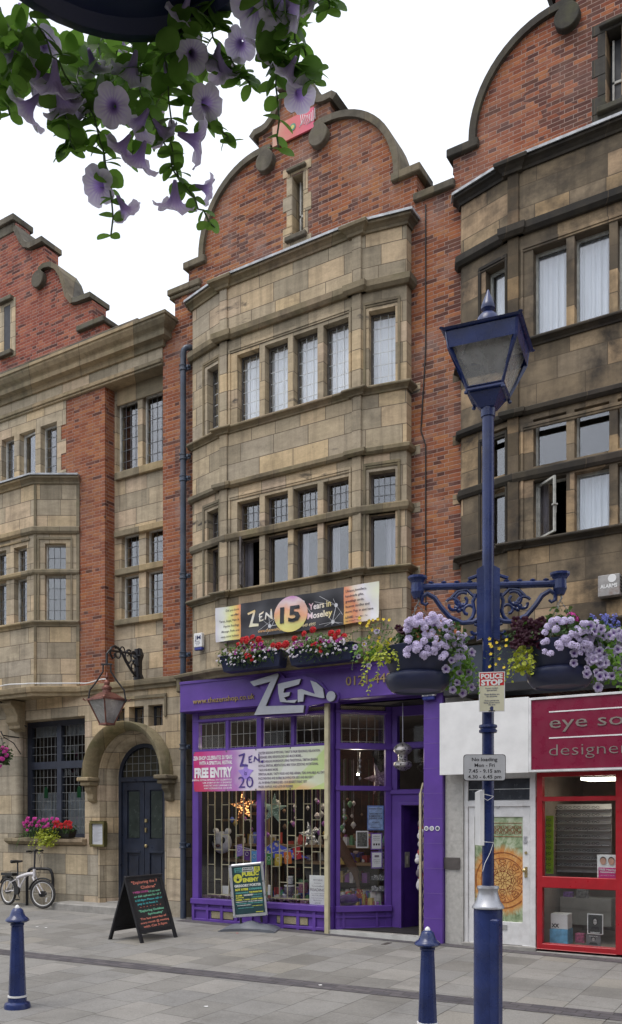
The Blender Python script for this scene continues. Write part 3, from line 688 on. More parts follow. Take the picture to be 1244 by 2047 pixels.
m = MB(); m.add([(gx - 2.6, W + .36, 10.2), (gx + 2.6, W + .36, 10.2), (gx, W + .36, 12), (gx - 2.6, W + 9, 10.2), (gx + 2.6, W + 9, 10.2), (gx, W + 9, 12)], [(0, 1, 2), (3, 5, 4), (0, 2, 5, 3), (1, 4, 5, 2)]); m.build('roof', bpy.data.materials['slate'], PUB)
shell(PUB, -24, X(350) - .01, 10.08, M_BRICKP)
# three-light window in the brick above the oriel
uw = [(X(u0), X(u1)) for u0, u1 in ((-30, -12), (4.5, 29.5), (40, 72), (82, 115))]
m = MB(); m.wall(F, X(-40), X(123), 7.9, Z(60, 822), [(a, b, 7.93, Z(60, 861)) for a, b in uw], -.012, .22)
for (c0, c1) in ((7.9, 8.12), (8.42, 8.68), (8.95, Z(60, 822) - .003)): m.lbox(F, X(123) - .005, X(133), -.011, .1, c0, c1)
m.build('stone_surround', M_STONEP, PUB, fix=False)
for i, (a, b) in enumerate(uw): window(PUB, F, a, b, 7.93, Z(60, 861), .11, 3, 6, M_LEADD, opened=8 if i == 2 else None)
# canted oriel
q0, q1 = (-11.97, W), (-12.68, 10.96); q3, q2 = (-15.75, W), (-15.05, 10.96)
plan = [q3, q2, q1, q0]; S1, S2, S0 = seg(q2, q1), seg(q1, q0), seg(q3, q2)
def invx(u, Fs):                                # plan station of picture column u on a canted face
    lo, hi = -3.0, 6.0
    for _ in range(50):
        md = (lo + hi) / 2; x, y, _z = Fs(md, 0, 0); dd = -x * sT + y * cT; uu = UC + FPX * (x * cT + y * sT) / dd
        if uu < u: lo = md
        else: hi = md
    return lo
oc = [(S1.L - .30 - i * .47 - .34, S1.L - .30 - i * .47) for i in range(4)]
oc[0] = (invx(28, S1), invx(54, S1)); oc[1] = (invx(-14, S1), invx(13, S1)); oc[2] = (invx(-58, S1), invx(-30, S1)); oc[3] = (.28, .62)
os_ = (invx(90, S2), invx(132, S2))
LV = [(6.21, 6.69), (5.27, 6.117)]
m = MB(); m.wall(S1, 0, S1.L, 4.05, 7.82, [(a, b, c, d) for a, b in oc for c, d in LV]); m.build('oriel_wall', M_STONEP, PUB, fix=False)
m = MB(); m.wall(S2, 0, S2.L, 4.05, 7.82, [(*os_, c, d) for c, d in LV]); m.build('oriel_wall', M_STONEP, PUB, fix=False)
m = MB(); m.wall(S0, 0, S0.L, 4.05, 7.82, [(.25, .6, c, d) for c, d in LV]); m.build('oriel_wall', M_STONEP, PUB, fix=False)
for c, d in LV:
    r = 3 if c > 6 else 5
    for a, b in oc: window(PUB, S1, a, b, c, d, .12, 3, r, M_LEADD)
    window(PUB, S2, *os_, c, d, .12, 3 if c > 6 else 3, r - 1, M_LEADD); window(PUB, S0, .25, .6, c, d, .12, 3, r, M_LEADD)
for nm, pr in (('oriel_capping', prof_corn(7.77, 7.9, .12)), ('string_course', prof_band(6.86, 6.99, .07)), ('transom', prof_band(6.12, 6.215, .05)), ('sill', prof_corn(5.17, 5.27, .09))):
    m = MB(); m.sweep(plan, pr); m.build(nm, M_TRIMP, PUB)
m = MB(); m.sweep(plan, [(-.1, 7.903), (.13, 7.903), (.14, 7.89), (.148, 7.89), (.148, 7.92), (-.1, 7.96)]); m.add([(q3[0], W + .02, 7.935), (*q2, 7.935), (*q1, 7.935), (q0[0], W + .02, 7.935)], [(0, 1, 2, 3)]); m.build('lead_capping', M_LEAD, PUB)
for (a, F_) in ((S2.L, S2), (0, S2)):
    m = MB(); m.lbox(F_, abs(a - .06) if a else .0, a if a else .05, -.02, .05, 4.1, 7.76); m.build('corner_moulding', M_TRIMP, PUB, bevel=.006)
for zt, zs in ((6.69, 5.27),):
    m = MB(); a0, a1 = os_[0] - .13, os_[1] + .12
    m.lbox(S2, a0, a1, -.022, .01, zt + .07, zt + .11); m.lbox(S2, a0, a0 + .035, -.022, .01, zs, zt + .07); m.lbox(S2, a1 - .035, a1, -.022, .01, zs, zt + .07); m.build('hood_mould', M_TRIMP, PUB, bevel=.005)
    m = MB(); m.lbox(S1, .1, S1.L - .1, -.022, .01, zt + .07, zt + .11); m.build('hood_mould', M_TRIMP, PUB, bevel=.005)
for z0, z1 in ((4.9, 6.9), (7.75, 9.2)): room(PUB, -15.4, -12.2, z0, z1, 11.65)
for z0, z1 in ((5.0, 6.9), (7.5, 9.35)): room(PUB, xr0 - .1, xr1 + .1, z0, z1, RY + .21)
# string course and soffit at first floor
m = MB(); m.sweep([(-24, W), q3, q2, q1, q0, (X(351), W), (X(351), W + .1)], [(-.04, 3.90), (.05, 3.90), (.055, 3.95), (.10, 3.97), (.11, 4.02), (.11, 4.06), (-.04, 4.10)]); m.build('string_course', M_TRIMP, PUB)
m = MB(); m.add([(*q3, 3.92), (*q2, 3.92), (*q1, 3.92), (*q0, 3.92)], [(3, 2, 1, 0)]); m.build('oriel_soffit', M_TRIMP, PUB, fix=False)
# ================================================================ PUB ground floor
AX, AZ = -10.70, 2.40
m = MB(); m.wall(F, -24, -13.72, 0.0 - .1, 3.92, [], 0, .3); m.build('pier_wall', M_STONEW, PUB, fix=False)
WX0, WX1 = -13.72, X(170)
gl = [(X(222), X(249.5)), (X(258), X(287.7)), (X(296.6), X(325.5))]
zw0, zw1 = 3.20, 3.62
m = MB(); m.wall(F, -13.72, X(377) - .07, 1.16, 3.92, [(WX0, WX1, 1.16, 3.54), (AX - .8, AX + .8, 1.16, 3.2)] + [(a, b, zw0 + .06, zw1) for a, b in gl], 0, .3)
for s in (-1, 1):
    n = 14
    for i in range(n):
        a, b = R(90 * i / n), R(90 * (i + 1) / n)
        P = lambda t, r: (AX + s * r * math.cos(t), W, AZ + r * math.sin(t))
        def edge(t):
            c, q = math.cos(t), math.sin(t); k = min(1 / max(c, 1e-6), 1 / max(q, 1e-6)); return (AX + s * .8 * c * k, W, AZ + .8 * q * k)
        m.add([P(a, .8), P(b, .8), edge(b), edge(a)], [(0, 1, 2, 3)])
m.build('ashlar_wall', M_STONEP, PUB, fix=False)
m = MB(); m.wall(F, -13.72, X(377) - .07, -.05, 1.16, [(AX - .8, AX + .8, -.05, 1.16)], 0, .3); m.build('ashlar_wall', M_STONEW, PUB, fix=False)
m = MB()                                        # moulded archway reveal
pr = [(.80, -.004), (.765, -.004), (.76, .03), (.725, .07), (.72, .12), (.66, .16), (.625, .24), (.62, .30), (.60, .31), (.60, .42)]
path = [(-1, z) for z in (0, .6, 1.2, 1.8)] + [(a, None) for a in range(180, -1, -9)] + [(1, z) for z in (1.8, 1.2, .6, 0)]
def apt(q, r):
    if q[1] is None: return (AX + r * math.cos(R(q[0])), AZ + r * math.sin(R(q[0])))
    return (AX + q[0] * r, q[1])
vs = []
for q in path:
    for r, d in pr: x, z = apt(q, r); vs.append((x, W + d, z))
k = len(pr); fs = [(i * k + j, (i + 1) * k + j, (i + 1) * k + j + 1, i * k + j + 1) for i in range(len(path) - 1) for j in range(k - 1)]
m.add(vs, fs); m.build('archway', M_STONEP, PUB, smooth=True, fix=False)
m = MB(); pr = [(.80, .0), (.80, -.10), (.84, -.22), (.90, -.27), (.94, -.28), (.95, -.26), (.95, .0)]; vs = []
for a in range(180, -1, -6):
    for r, d in pr: vs.append((AX + r * math.cos(R(a)), W + d, AZ + r * math.sin(R(a))))
k = len(pr); n = 31; fs = [(i * k + j, (i + 1) * k + j, (i + 1) * k + j + 1, i * k + j + 1) for i in range(n - 1) for j in range(k - 1)]
fs += [tuple(range(k)), tuple((n - 1) * k + j for j in range(k))]
m.add(vs, fs); m.build('arched_hood', stone('mossy_hood', (.28, .24, .15), .15, 1.0, bw=.5, rh=30), PUB, smooth=True)
for s in (-1, 1):
    x0, x1 = AX + s * .76, AX + s * 1.05; x0, x1 = min(x0, x1), max(x0, x1)
    m = MB(); m.box(x0, x1, W - .30, W, 2.33, 2.40); m.box(x0 + .03, x1 - .03, W - .24, W, 2.25, 2.329); m.build('hood_shelf', M_TRIMP, PUB, bevel=.015)
    m = MB(); m.prism([(0, 2.25), (.17, 2.25), (.17, 2.18), (.10, 2.10), (.11, 2.02), (.08, 1.97), (0, 1.95)], lambda a, b, c: (x0 + .07 + b, W - a, c), 0, .15); m.build('hood_console', M_TRIMP, PUB, bevel=.01)
# small lights above the door
m = MB(); m.box(gl[0][0] - .12, gl[2][1] + .10, W - .03, W, 3.75, 3.80); m.box(gl[2][1] + .05, gl[2][1] + .10, W - .03, W, 3.4, 3.75); m.build('label_mould', M_TRIMP, PUB, bevel=.008)
for a, b in gl: window(PUB, F, a, b, zw0 + .06, zw1, .16, 2, 2, M_LEADD, fm=M_NAVY)
# entrance doors
dr = MB(); Y0 = W + .30; G = FX(Y0)
vs = []; pr = [(.60, 0.0), (.53, 0.0), (.53, .08)]
for q in path:
    for r, d in pr: x, z = apt(q, r); vs.append((x, Y0 + d, z))
dr.add(vs, [(i * 3 + j, (i + 1) * 3 + j, (i + 1) * 3 + j + 1, i * 3 + j + 1) for i in range(len(path) - 1) for j in range(2)])
dr.lbox(G, -11.23, -10.17, -.01, .07, 2.33, 2.41)
door = dr.build('entrance_door', M_NAVY, PUB, fix=False)
for s in (-1, 1):
    x0, x1 = (AX - .53, AX - .004) if s < 0 else (AX + .004, AX + .53)
    m = MB(); m.wall(G, x0, x1, .17, 2.33, [(x0 + .12, x1 - .11, 1.30, 2.17), (x0 + .12, x1 - .11, .40, 1.05)], .03, .08)
    for c0, c1 in ((1.30, 2.17), (.40, 1.05)): m.lbox(G, x0 + .12, x1 - .11, .055, .07, c0, c1)
    m.lbox(G, x0 + .16, x1 - .15, .042, .055, .46, .99); m.lbox(G, x0 + .10, x1 - .09, .018, .03, 1.05, 1.09)
    m.build('door_leaf', M_NAVY, door, bevel=.004)
    m = MB(); m.lbox(G, x0 + .14, x1 - .13, .048, .054, 1.32, 2.15); m.build('door_glass', paint('frosted_dark_glass', (.035, .045, .04), .2, .3), door)
m = MB(); m.lathe([(.012, 0), (.03, .01), (.03, .03), (.0, .045)], (AX + .05, Y0 + .03, 1.18), 12, ax=((1, 0, 0), (0, 0, 1), (0, -1, 0))); m.lbox(G, AX + .035, AX + .06, .0, .03, 1.42, 1.50); m.lbox(G, AX + .03, AX + .075, .0, .03, 1.60, 1.66); m.build('handle', paint('old_brass', (.45, .36, .18), .35, .2, metal=.7), door)
m = MB()
for i in range(14):
    a, b = R(180 * i / 14), R(180 * (i + 1) / 14)
    m.add([(AX, Y0 + .05, 2.41), (AX + .53 * math.cos(a), Y0 + .05, 2.41 + .51 * math.sin(a)), (AX + .53 * math.cos(b), Y0 + .05, 2.41 + .51 * math.sin(b))], [(0, 1, 2)])
m.build('fanlight', paint('dim_amber_glass', (.05, .045, .03), .08, .3), door, fix=False)
m = MB()
for i in range(-3, 4):
    x = i * .145; h = math.sqrt(max(0, .53 ** 2 - x * x)) * .96; m.lbox(G, AX + x - .005, AX + x + .005, .036, .046, 2.41, 2.41 + h)
for zq in (2.52, 2.65, 2.78): 
    h = math.sqrt(.53 ** 2 - (zq - 2.41) ** 2); m.lbox(G, AX - h, AX + h, .034, .047, zq - .005, zq + .005)
m.build('fanlight_bars', paint('grey_came', (.20, .205, .20), .5), door)
m = MB(); m.box(-12.25, -9.85, W - .42, W + .5, gz(-11, W) - .05, .155); m.build('door_step', M_KERB, PUB, bevel=.02)
m = MB(); m.box(-11.36, -10.04, W + .06, W + .5, .156, .175); m.build('threshold', M_KERB, PUB)
# big leaded window
YF = W + .33; G = FX(YF); wx0, wx1 = -13.75, WX1 + .25; xm = X(120, YF)
m = MB(); m.wall(G, wx0, wx1, 1.28, 3.54, [(wx0 + .13, xm - .06, 1.38, 2.62), (xm + .06, wx1 - .1, 1.38, 2.62), (wx0 + .13, xm - .06, 2.76, 3.44), (xm + .06, wx1 - .1, 2.76, 3.44)], -.02, .06)
bw_ = m.build('window', paint('slate_blue_frame', (.045, .052, .075), .45, .2), PUB)
m = MB(); m.lbox(G, wx0 + .1, wx1 - .05, .02, .026, 1.33, 3.5); m.build('glass', M_GLASSD, bw_)
m = MB()
for (a0, a1) in ((wx0 + .13, xm - .06), (xm + .06, wx1 - .1)):
    for i in range(1, 8): a = a0 + .105 * i; m.lbox(G, a - .003, a + .003, .008, .018, 1.38, 2.62); m.lbox(G, a - .003, a + .003, .008, .018, 2.76, 3.44)
    for zq in (1.52, 1.68, 1.84, 2.0, 2.16, 2.31, 2.46, 2.90, 3.05, 3.24): m.lbox(G, a0, a1, .007, .019, zq - .004, zq + .004)
m.build('glazing_bars', paint('grey_came', (1, 1, 1)), bw_)
m = MB()
for (a0, a1) in ((wx0 + .1, xm - .05), (xm + .05, wx1 - .1)):
    n = 30
    for i in range(n):
        p, q = a0 + (a1 - a0) * i / n, a0 + (a1 - a0) * (i + 1) / n; f = lambda x: .16 + .02 * math.sin(x * 55) + .01 * math.sin(x * 131)
        m.quad(G(p, f(p), 1.3), G(q, f(q), 1.3), G(q, f(q), 2.16), G(p, f(p), 2.16)); m.quad(G(p, f(p) - .02, 3.25), G(q, f(q) - .02, 3.25), G(q, f(q) - .02, 3.5), G(p, f(p) - .02, 3.5))
m.build('curtain', paint('sheer_half_curtain', (.22, .24, .26), .9, .2), bw_, smooth=True, fix=False)
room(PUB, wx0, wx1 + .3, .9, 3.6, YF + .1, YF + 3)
m = MB()
for x in (X(92, YF), X(158, YF)):
    m.prism([(x - .05, 2.06), (x + .05, 2.06), (x + .05, 2.22), (x + .03, 2.27), (x, 2.285), (x - .03, 2.27), (x - .05, 2.22)], G, .002, .008)
m.build('stained_glass_panel', paint('dark_green_glass', (.01, .05, .02), .1), bw_)
m = MB(); m.sweep([(X(18), W), (X(174), W)], [(-.3, 1.17), (.0, 1.17), (.05, 1.19), (.11, 1.235), (.12, 1.24), (.12, 1.29), (-.3, 1.31)]); m.build('sill', M_TRIMP, PUB)
m = MB(); m.lathe([(.09, 1.31), (.09, 3.54)], (-13.72, W + .09, 0), 20); m.build('jamb_shaft', M_STONEW, PUB, smooth=True)
m = MB(); m.prism([(0, 3.52), (0, 3.9), (.34, 3.9), (.36, 3.82), (.28, 3.76), (.20, 3.62), (.20, 3.50), (.14, 3.44), (.14, 3.38), (.02, 3.34), (0, 3.32)], lambda a, b, c: (X(26, W - .3) - b, W - a, c), 0, .32); m.build('scroll_console', M_TRIMP, PUB, bevel=.01)
M_CABLE = paint('cable_black', (.02, .02, .02), .6)
solo(MB().tube([(X(34), W - .42, 3.875), (X(34), W - .1, 3.8), (X(33), W - .025, 3.7), (X(38), W - .025, 3.52), (X(55), W - .02, 3.42)], .012, 6), 'cable', M_CABLE, 'thin black cable hanging down beside the big pub window', 'cable')
pts = [(X(u, 10.80 if u < 70 else W - .14), 10.80 if u < 70 else W - .14, 4.12 + .012 * math.sin(u * .09)) for u in range(-40, 62, 12)] + [(X(u, W - .13), W - .13, 4.115 + .02 * math.sin(u * .1)) for u in range(160, 215, 9)]
solo(MB().tube(pts, .011, 6), 'cable', M_WHITE, 'white cable lying along the stone string course of the pub', 'cable')
cp = [(X(900), W - .02, 10.35)]
solo(MB().tube([(X(852), W - .015, zz(852, v)) if v < 700 or v > 860 else (X(852 - (v - 700) * .06), W - .015, zz(850, v)) for v in range(410, 1250, 30)], .009, 5), 'cable', M_CABLE, 'thin dark cable running down the brick pier behind the street lamp', 'cable')
# ================================================================ PURPLE SHOPFRONT (part of the middle building)
YS = 11.25; G = FX(YS); xs = lambda u: X(u, YS); P0, P1 = (xs(668), YS), (-5.88, 11.86)
XL, XM, XR = xs(387), (xs(514) + xs(526)) / 2, P0[0]
SF = FX(YS)
sp_ = seg(P0, P1); SPL = sp_.L
zs = lambda v, u=400: Z(u, v, YS)
T0, T1, T2, T3, T4 = .36, 2.10, 2.78, 3.235, 3.39     # sill, banner bottom, rail, top-light head, fascia bottom
m = MB(); m.box(-9.30, -4.74, 11.04, 11.50, 3.392, 3.89); m.box(-9.30, -4.74, 11.025, 11.04, 3.84, 3.885); m.box(-9.30, -4.74, 11.03, 11.04, 3.395, 3.42); m.build('fascia', M_PURP, ZEN, bevel=.004)
m = MB()
bars = [(XL, xs(399)), (XM - .045, XM + .045), (XR - .10, XR)]
for a, b in bars: m.lbox(G, a, b, -.03, .07, T0, T4)
for u in (455.5, 586.5): m.lbox(G, xs(u) - .032, xs(u) + .032, -.02, .06, T2, T3 + .03)
for z0, z1, o in ((T2 - .085, T2, -.045), (T3, T3 + .045, -.035), (T4 - .05, T4 - .002, -.02)): m.lbox(G, XL + .01, XR - .01, o, .062, z0, z1)
m.lbox(G, XL - .01, XR + .01, -.07, .12, T0 - .085, T0 + .0)
for F_, L in ((G, None),):
    m.lbox(G, XL + .01, XR - .005, -.02, .05, -.06, T0 - .085)
    for zr in (.015, .20): m.lbox(G, XL, XR, -.045, -.02, zr - .025, zr + .02)
    for i in range(10): a = XL + (XR - XL - .06) * i / 9; m.lbox(G, a, a + .055, -.047, -.02, -.06, T0 - .085)
m.build('shopfront_frame', M_PURP, ZEN, bevel=.004)
m = MB(); S = sp_
for a, b in ((.03, .09), (SPL - .09, SPL)): m.lbox(S, a, b, -.02, .07, -.04, T4)
for z0, z1, o in ((T1 - .02, T1 + .05, -.04), (T2 - .085, T2, -.045), (T3, T3 + .045, -.035), (T0 - .085, T0, -.06)): m.lbox(S, .02, SPL, o, .062, z0, z1)
m.lbox(S, .02, SPL, -.01, .06, -.05, T0 - .086)
for zr in (.03, .20): m.lbox(S, .02, SPL, -.03, -.01, zr - .02, zr + .015)
for a in (.12, SPL * .72): m.lbox(S, a, a + .04, -.032, -.01, -.05, T0 - .086)
m.build('shopfront_frame', M_PURP, ZEN, bevel=.004)
M_LAT = paint('gold_lattice', (.40, .35, .22), .5, .25)
def lattice(F_, a0, a1, c0, c1, d, p=.032, w=.0055, parent=ZEN, back=True):
    m = MB(); h = c1 - c0; k = int((a1 - a0 + h) / p)
    for i in range(k + 1):
        for s in (1, -1):
            x0 = a0 - h + i * p if s > 0 else a0 + i * p
            x1 = x0 + h * s; z0, z1 = c0, c1
            if s < 0: x1 = x0 - h
            p0, p1 = Vector((x0, z0)), Vector((x1, z1))
            lo, hi = 0.0, 1.0; dx = p1.x - p0.x
            ta, tb = (a0 - p0.x) / dx, (a1 - p0.x) / dx
            lo = max(lo, min(ta, tb)); hi = min(hi, max(ta, tb))
            if hi - lo < .02: continue
            q0, q1 = p0.lerp(p1, lo), p0.lerp(p1, hi); n = Vector((-(q1 - q0).y, (q1 - q0).x)).normalized() * w
            dd = d + (.002 if s > 0 else 0)
            m.add([F_(q0.x - n.x, dd, q0.y - n.y), F_(q1.x - n.x, dd, q1.y - n.y), F_(q1.x + n.x, dd, q1.y + n.y), F_(q0.x + n.x, dd, q0.y + n.y)], [(0, 1, 2, 3)])
    o = m.build('lattice_vent', M_LAT, parent, fix=False)
    b = MB(); b.lbox(F_, a0 - .01, a1 + .01, d + .006, d + .012, c0 - .01, c1 + .01); b.build('vent_backing', M_BLACK, o)
lattice(G, xs(397), XR - .11, T3 + .047, T4 - .052, -.004)
lattice(G, xs(425), xs(468), .055, .165, -.028, .024, .004); lattice(G, xs(556), xs(617), .055, .165, -.028, .024, .004)
lattice(sp_, .10, SPL - .10, T3 + .047, T4 - .02, -.002)
def toplight(F_, a0, a1, c0, c1, d, cols, name='window'):
    m = MB(); m.wall(F_, a0, a1, c0, c1, [(a0 + .012, a1 - .012, c0 + .012, c1 - .012)], d - .004, d + .01); wd = m.build(name, M_PURP, ZEN)
    g = MB(); g.lbox(F_, a0 + .006, a1 - .006, d + .003, d + .007, c0 + .006, c1 - .006); g.build('glass', M_GLASSD, wd)
    l = MB(); w_ = .0035
    for i in range(1, cols): a = a0 + .03 + (a1 - a0 - .06) * i / cols; l.lbox(F_, a - w_, a + w_, d - .004, d + .001, c0 + .01, c1 - .01)
    for a in (a0 + .028, a1 - .028): l.lbox(F_, a - w_, a + w_, d - .005, d + .001, c0 + .01, c1 - .01)
    for c in (c0 + .03, (c0 + c1) / 2, c1 - .03): l.lbox(F_, a0 + .01, a1 - .01, d - .006, d + .001, c - w_, c + w_)
    for i in range(int((a1 - a0) / .07)):
        for c in (c0 + .02, c1 - .02): l.lbox(F_, a0 + .04 + i * .07, a0 + .045 + i * .07, d - .004, d + .001, c - .01, c + .01)
    l.build('glazing_bars', paint('grey_came', (1, 1, 1)), wd)
for a, b in ((XL + .10, xs(455.5) - .034), (xs(455.5) + .034, XM - .047), (XM + .047, xs(586.5) - .034), (xs(586.5) + .034, XR - .102)): toplight(G, a, b, T2 + .002, T3 - .002, .01, 4)
toplight(sp_, .092, SPL - .092, T2 + .002, T3 - .002, .01, 5)
for a, b in ((XL + .10, XM - .047), (XM + .047, XR - .102)):
    m = MB(); m.lbox(G, a, b, .012, .018, T0, T2 - .087); m.build('shop_window_pane', M_GLASSD, ZEN)
for c0, c1 in ((T0, T1 - .022), (T1 + .052, T2 - .087)):
    m = MB(); m.lbox(sp_, .092, SPL - .092, .012, .018, c0, c1); m.build('shop_window_pane', M_GLASSD, ZEN)
# cream security grille just inside
m = MB(); YG = 11.25 + .20; H = FX(YG)
for a0, a1 in ((xs(400) - .0, XM - .03), (XM + .08, XR - .06)):
    n = 8; st = (a1 - a0) / n; b = .007
    for i in range(n + 1): m.lbox(H, a0 + st * i - b, a0 + st * i + b, 0, .012, T0 + .06, T2 - .1)
    for i in range(n):
        for j in range(7):
            zq = T0 + .06 + .245 * j + (.0 if i % 2 == 0 else .1225 * 2 * .5 * 2)
            zq = T0 + .06 + (.49 * j + (0 if i % 2 == 0 else .245))
            if zq < T2 - .12: m.lbox(H, a0 + st * i + b, a0 + st * (i + 1) - b, .001, .011, zq - b, zq + b)
    m.lbox(H, a0 - b, a1 + b, -.002, .016, T0 + .045, T0 + .06)
m.build('window_grille', M_CREAM, ZEN, fix=False)
# recessed doorway
YD = 11.86; D_ = FX(YD); dx0, dx1 = -5.88, -4.72
m = MB(); m.wall(D_, dx0, dx1, .02, T4, [(-5.70, -4.86, .02, 1.86), (-5.78, -4.84, 2.10, 2.70), (-5.78, -4.84, 2.80, 3.20)], 0, .09)
m.lbox(D_, dx0, dx1, -.035, 0, 2.03, 2.09); m.lbox(D_, dx0, dx1, -.03, 0, 2.71, 2.79)
for a, b, c0, c1 in ((-5.74, -5.70, .02, 1.90), (-4.86, -4.82, .02, 1.90), (-5.70, -4.86, 1.861, 1.90)): m.lbox(D_, a, b, -.025, 0, c0, c1)
m.build('doorway_wall', M_PURP, ZEN, bevel=.003)
for c0, c1 in ((2.10, 2.70), (2.80, 3.20)):
    m = MB(); m.lbox(D_, -5.78, -4.84, .04, .046, c0, c1); m.build('transom_pane', M_GLASSD, ZEN)
a = R(68); hx, hy = -5.70, YD + .05
Q = lambda p, q, r: (hx + p * math.cos(a) - q * math.sin(a), hy + p * math.sin(a) + q * math.cos(a), r)
m = MB(); m.wall(Q, 0, .80, .03, 1.85, [(.14, .66, .95, 1.72)], 0, .04); m.lbox(Q, .14, .66, .018, .024, .95, 1.72); sd = m.build('shop_door', paint('dark_purple_paint', (.05, .018, .15), .4, .2), ZEN, bevel=.003)
m = MB(); m.lbox(Q, .03, .12, -.008, 0, .93, 1.16); m.lbox(Q, .06, .09, -.03, -.008, .98, 1.10); m.build('letter_plate', paint('dull_brass_plate', (.42, .40, .32), .4, .2, metal=.5), sd)
m = MB(); m.box(-5.035, -4.745, 11.16, 11.9, -.12, 3.39); m.build('purple_pillar', M_PURP, ZEN, bevel=.01)
m = MB()
for i in range(1, 10): z_ = -.06 + i * .345; m.box(-5.038, -4.742, 11.157, 11.6, z_ - .003, z_ + .003)
m.build('pillar_joint', paint('purple_joint', (.17, .10, .34), .7), ZEN)
m = MB(); m.box(-6.62, -5.03, 11.16, 11.95, -.10, .018); m.build('doorway_step', paint('worn_tiles', (.30, .29, .27), .7, .2, 5), ZEN, bevel=.006)
m = MB(); m.box(-6.60, -5.03, 11.13, 11.16, -.10, .022); m.build('threshold_strip', paint('threshold_metal', (.5, .5, .47), .4), ZEN)
m = MB(); m.box(-6.7, -4.75, 11.30, 12.0, 3.36, 3.388); m.build('doorway_ceiling', paint('dark_purple_paint', (1, 1, 1)), ZEN)
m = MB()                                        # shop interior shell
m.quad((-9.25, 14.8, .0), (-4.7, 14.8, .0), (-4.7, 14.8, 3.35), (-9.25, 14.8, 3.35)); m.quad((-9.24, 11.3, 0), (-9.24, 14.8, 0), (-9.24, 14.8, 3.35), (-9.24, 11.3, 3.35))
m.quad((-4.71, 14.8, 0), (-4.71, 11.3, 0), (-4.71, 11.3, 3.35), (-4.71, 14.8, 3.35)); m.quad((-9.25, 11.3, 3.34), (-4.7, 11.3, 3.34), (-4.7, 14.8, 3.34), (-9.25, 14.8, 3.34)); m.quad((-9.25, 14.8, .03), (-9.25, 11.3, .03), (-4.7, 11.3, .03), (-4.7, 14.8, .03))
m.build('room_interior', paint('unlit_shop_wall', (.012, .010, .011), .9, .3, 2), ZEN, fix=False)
m = MB(); m.add([(-9.2, 11.33, .34), (-6.60, 11.33, .34), (-5.96, 11.88, .34), (-5.96, 12.3, .34), (-9.2, 12.3, .34), (-9.2, 11.33, .30), (-6.60, 11.33, .30), (-5.96, 11.88, .30), (-5.96, 12.3, .30), (-9.2, 12.3, .30)], [(0, 1, 2, 3, 4), (9, 8, 7, 6, 5), (0, 5, 6, 1), (1, 6, 7, 2), (2, 7, 8, 3), (3, 8, 9, 4), (4, 9, 5, 0)])
m.build('display_platform', paint('plum_cloth', (.09, .03, .13), .8, .3), ZEN)
# beige corner post and folded gate
m = MB(); m.box(-6.60, -6.53, 11.10, 11.16, -.07, 3.36); m.box(-6.60, -6.54, 11.085, 11.10, 1.36, 1.42)
gp = solo(m, 'gate_post', M_CREAM, 'cream square post standing at the corner of the purple shop window', 'post', bevel=.004)
gt = thing('folding_gate', 'narrow folded metal gate against the purple pillar by the shop doorway', 'gate', (-5.1, 11.2, .02))
m = MB(); m.box(-5.115, -5.085, 11.19, 11.23, .03, 2.02); m.tube([(-5.10, 11.21, 2.02), (-5.06, 11.21, 2.16)], .015, 6); m.build('gate_stile', M_CREAM, gt)
m = MB()
for i in range(9): z_ = .15 + i * .21; m.tube([(-5.085, 11.24, z_), (-5.04, 11.24, z_ + .2)], .006, 5); m.tube([(-5.04, 11.25, z_), (-5.085, 11.25, z_ + .2)], .006, 5)
m.build('gate_lattice', M_CREAM, gt)
# --- lettering on the fascia
FF = FX(11.04)
M_GOLD = paint('gold_letter', (.33, .235, .10), .5, .1)
sg = thing('shop_name_sign', 'large silver raised letters reading Zen on the purple fascia', 'sign', (X(585, 10.98), 11.04, 3.39))
def px(pts, Y): return [(X(u, Y), Z(u, v, Y)) for u, v in pts]
o_, s_ = lambda a, b: (370 + a / 2.347, 1300 + b / 2.347), None
Zp = [o_(*p) for p in ((307, 148), (436, 108), (441, 118), (380, 262), (560, 258), (556, 292), (326, 304), (402, 147), (325, 168))]
Ep = [o_(*p) for p in ((438, 158), (545, 134), (536, 160), (468, 180), (463, 200), (495, 196), (490, 214), (466, 222), (478, 236), (528, 232), (516, 247), (448, 242), (440, 200))]
Np = [o_(*p) for p in ((531, 185), (548, 182), (612, 206), (590, 142), (618, 152), (648, 178), (656, 224), (640, 224), (560, 206), (556, 240), (531, 243))]
sh_ = MB()
for nm, pp in (('letter_z', Zp), ('letter_e', Ep), ('letter_n', Np)):
    q = px(pp, 10.96); m = MB(); m.prism(q, FX(10.96), -.012, 0); lt = m.build(nm, M_SILV, sg)
    m = MB(); m.prism(q, FX(10.96), .0005, .075); m.build('letter_side', M_SIDE, lt)
cx, cz = px([o_(686, 216)], 10.96)[0]
m = MB(); m.lathe([(.075, -.012), (.075, 0)], (cx, 10.96, cz), 24, ax=((1, 0, 0), (0, 0, 1), (0, 1, 0))); lt = m.build('full_stop', M_SILV, sg)
m = MB(); m.lathe([(.074, .0005), (.074, .075)], (cx, 10.96, cz), 24, ax=((1, 0, 0), (0, 0, 1), (0, 1, 0))); m.build('letter_side', M_SIDE, lt)
bp = [o_(*p) for p in ((322, 130), (445, 96), (470, 130), (560, 118), (600, 128), (640, 150), (668, 188), (716, 196), (724, 222), (712, 246), (660, 246), (580, 262), (566, 302), (330, 318), (345, 270), (370, 200))]
m = MB(); m.prism(px(bp, 11.0)[::-1], FX(11.0), 0, .04); m.build('back_board', M_PURP, sg, bevel=.004)
tx = MB(); outl(tx, 'www.thezenshop.co.uk', FX(11.036), X(386, 11.03), Z(440, 1399, 11.03) - .03, .085, -.014, .002, width=X(509, 11.03) - X(386, 11.03))
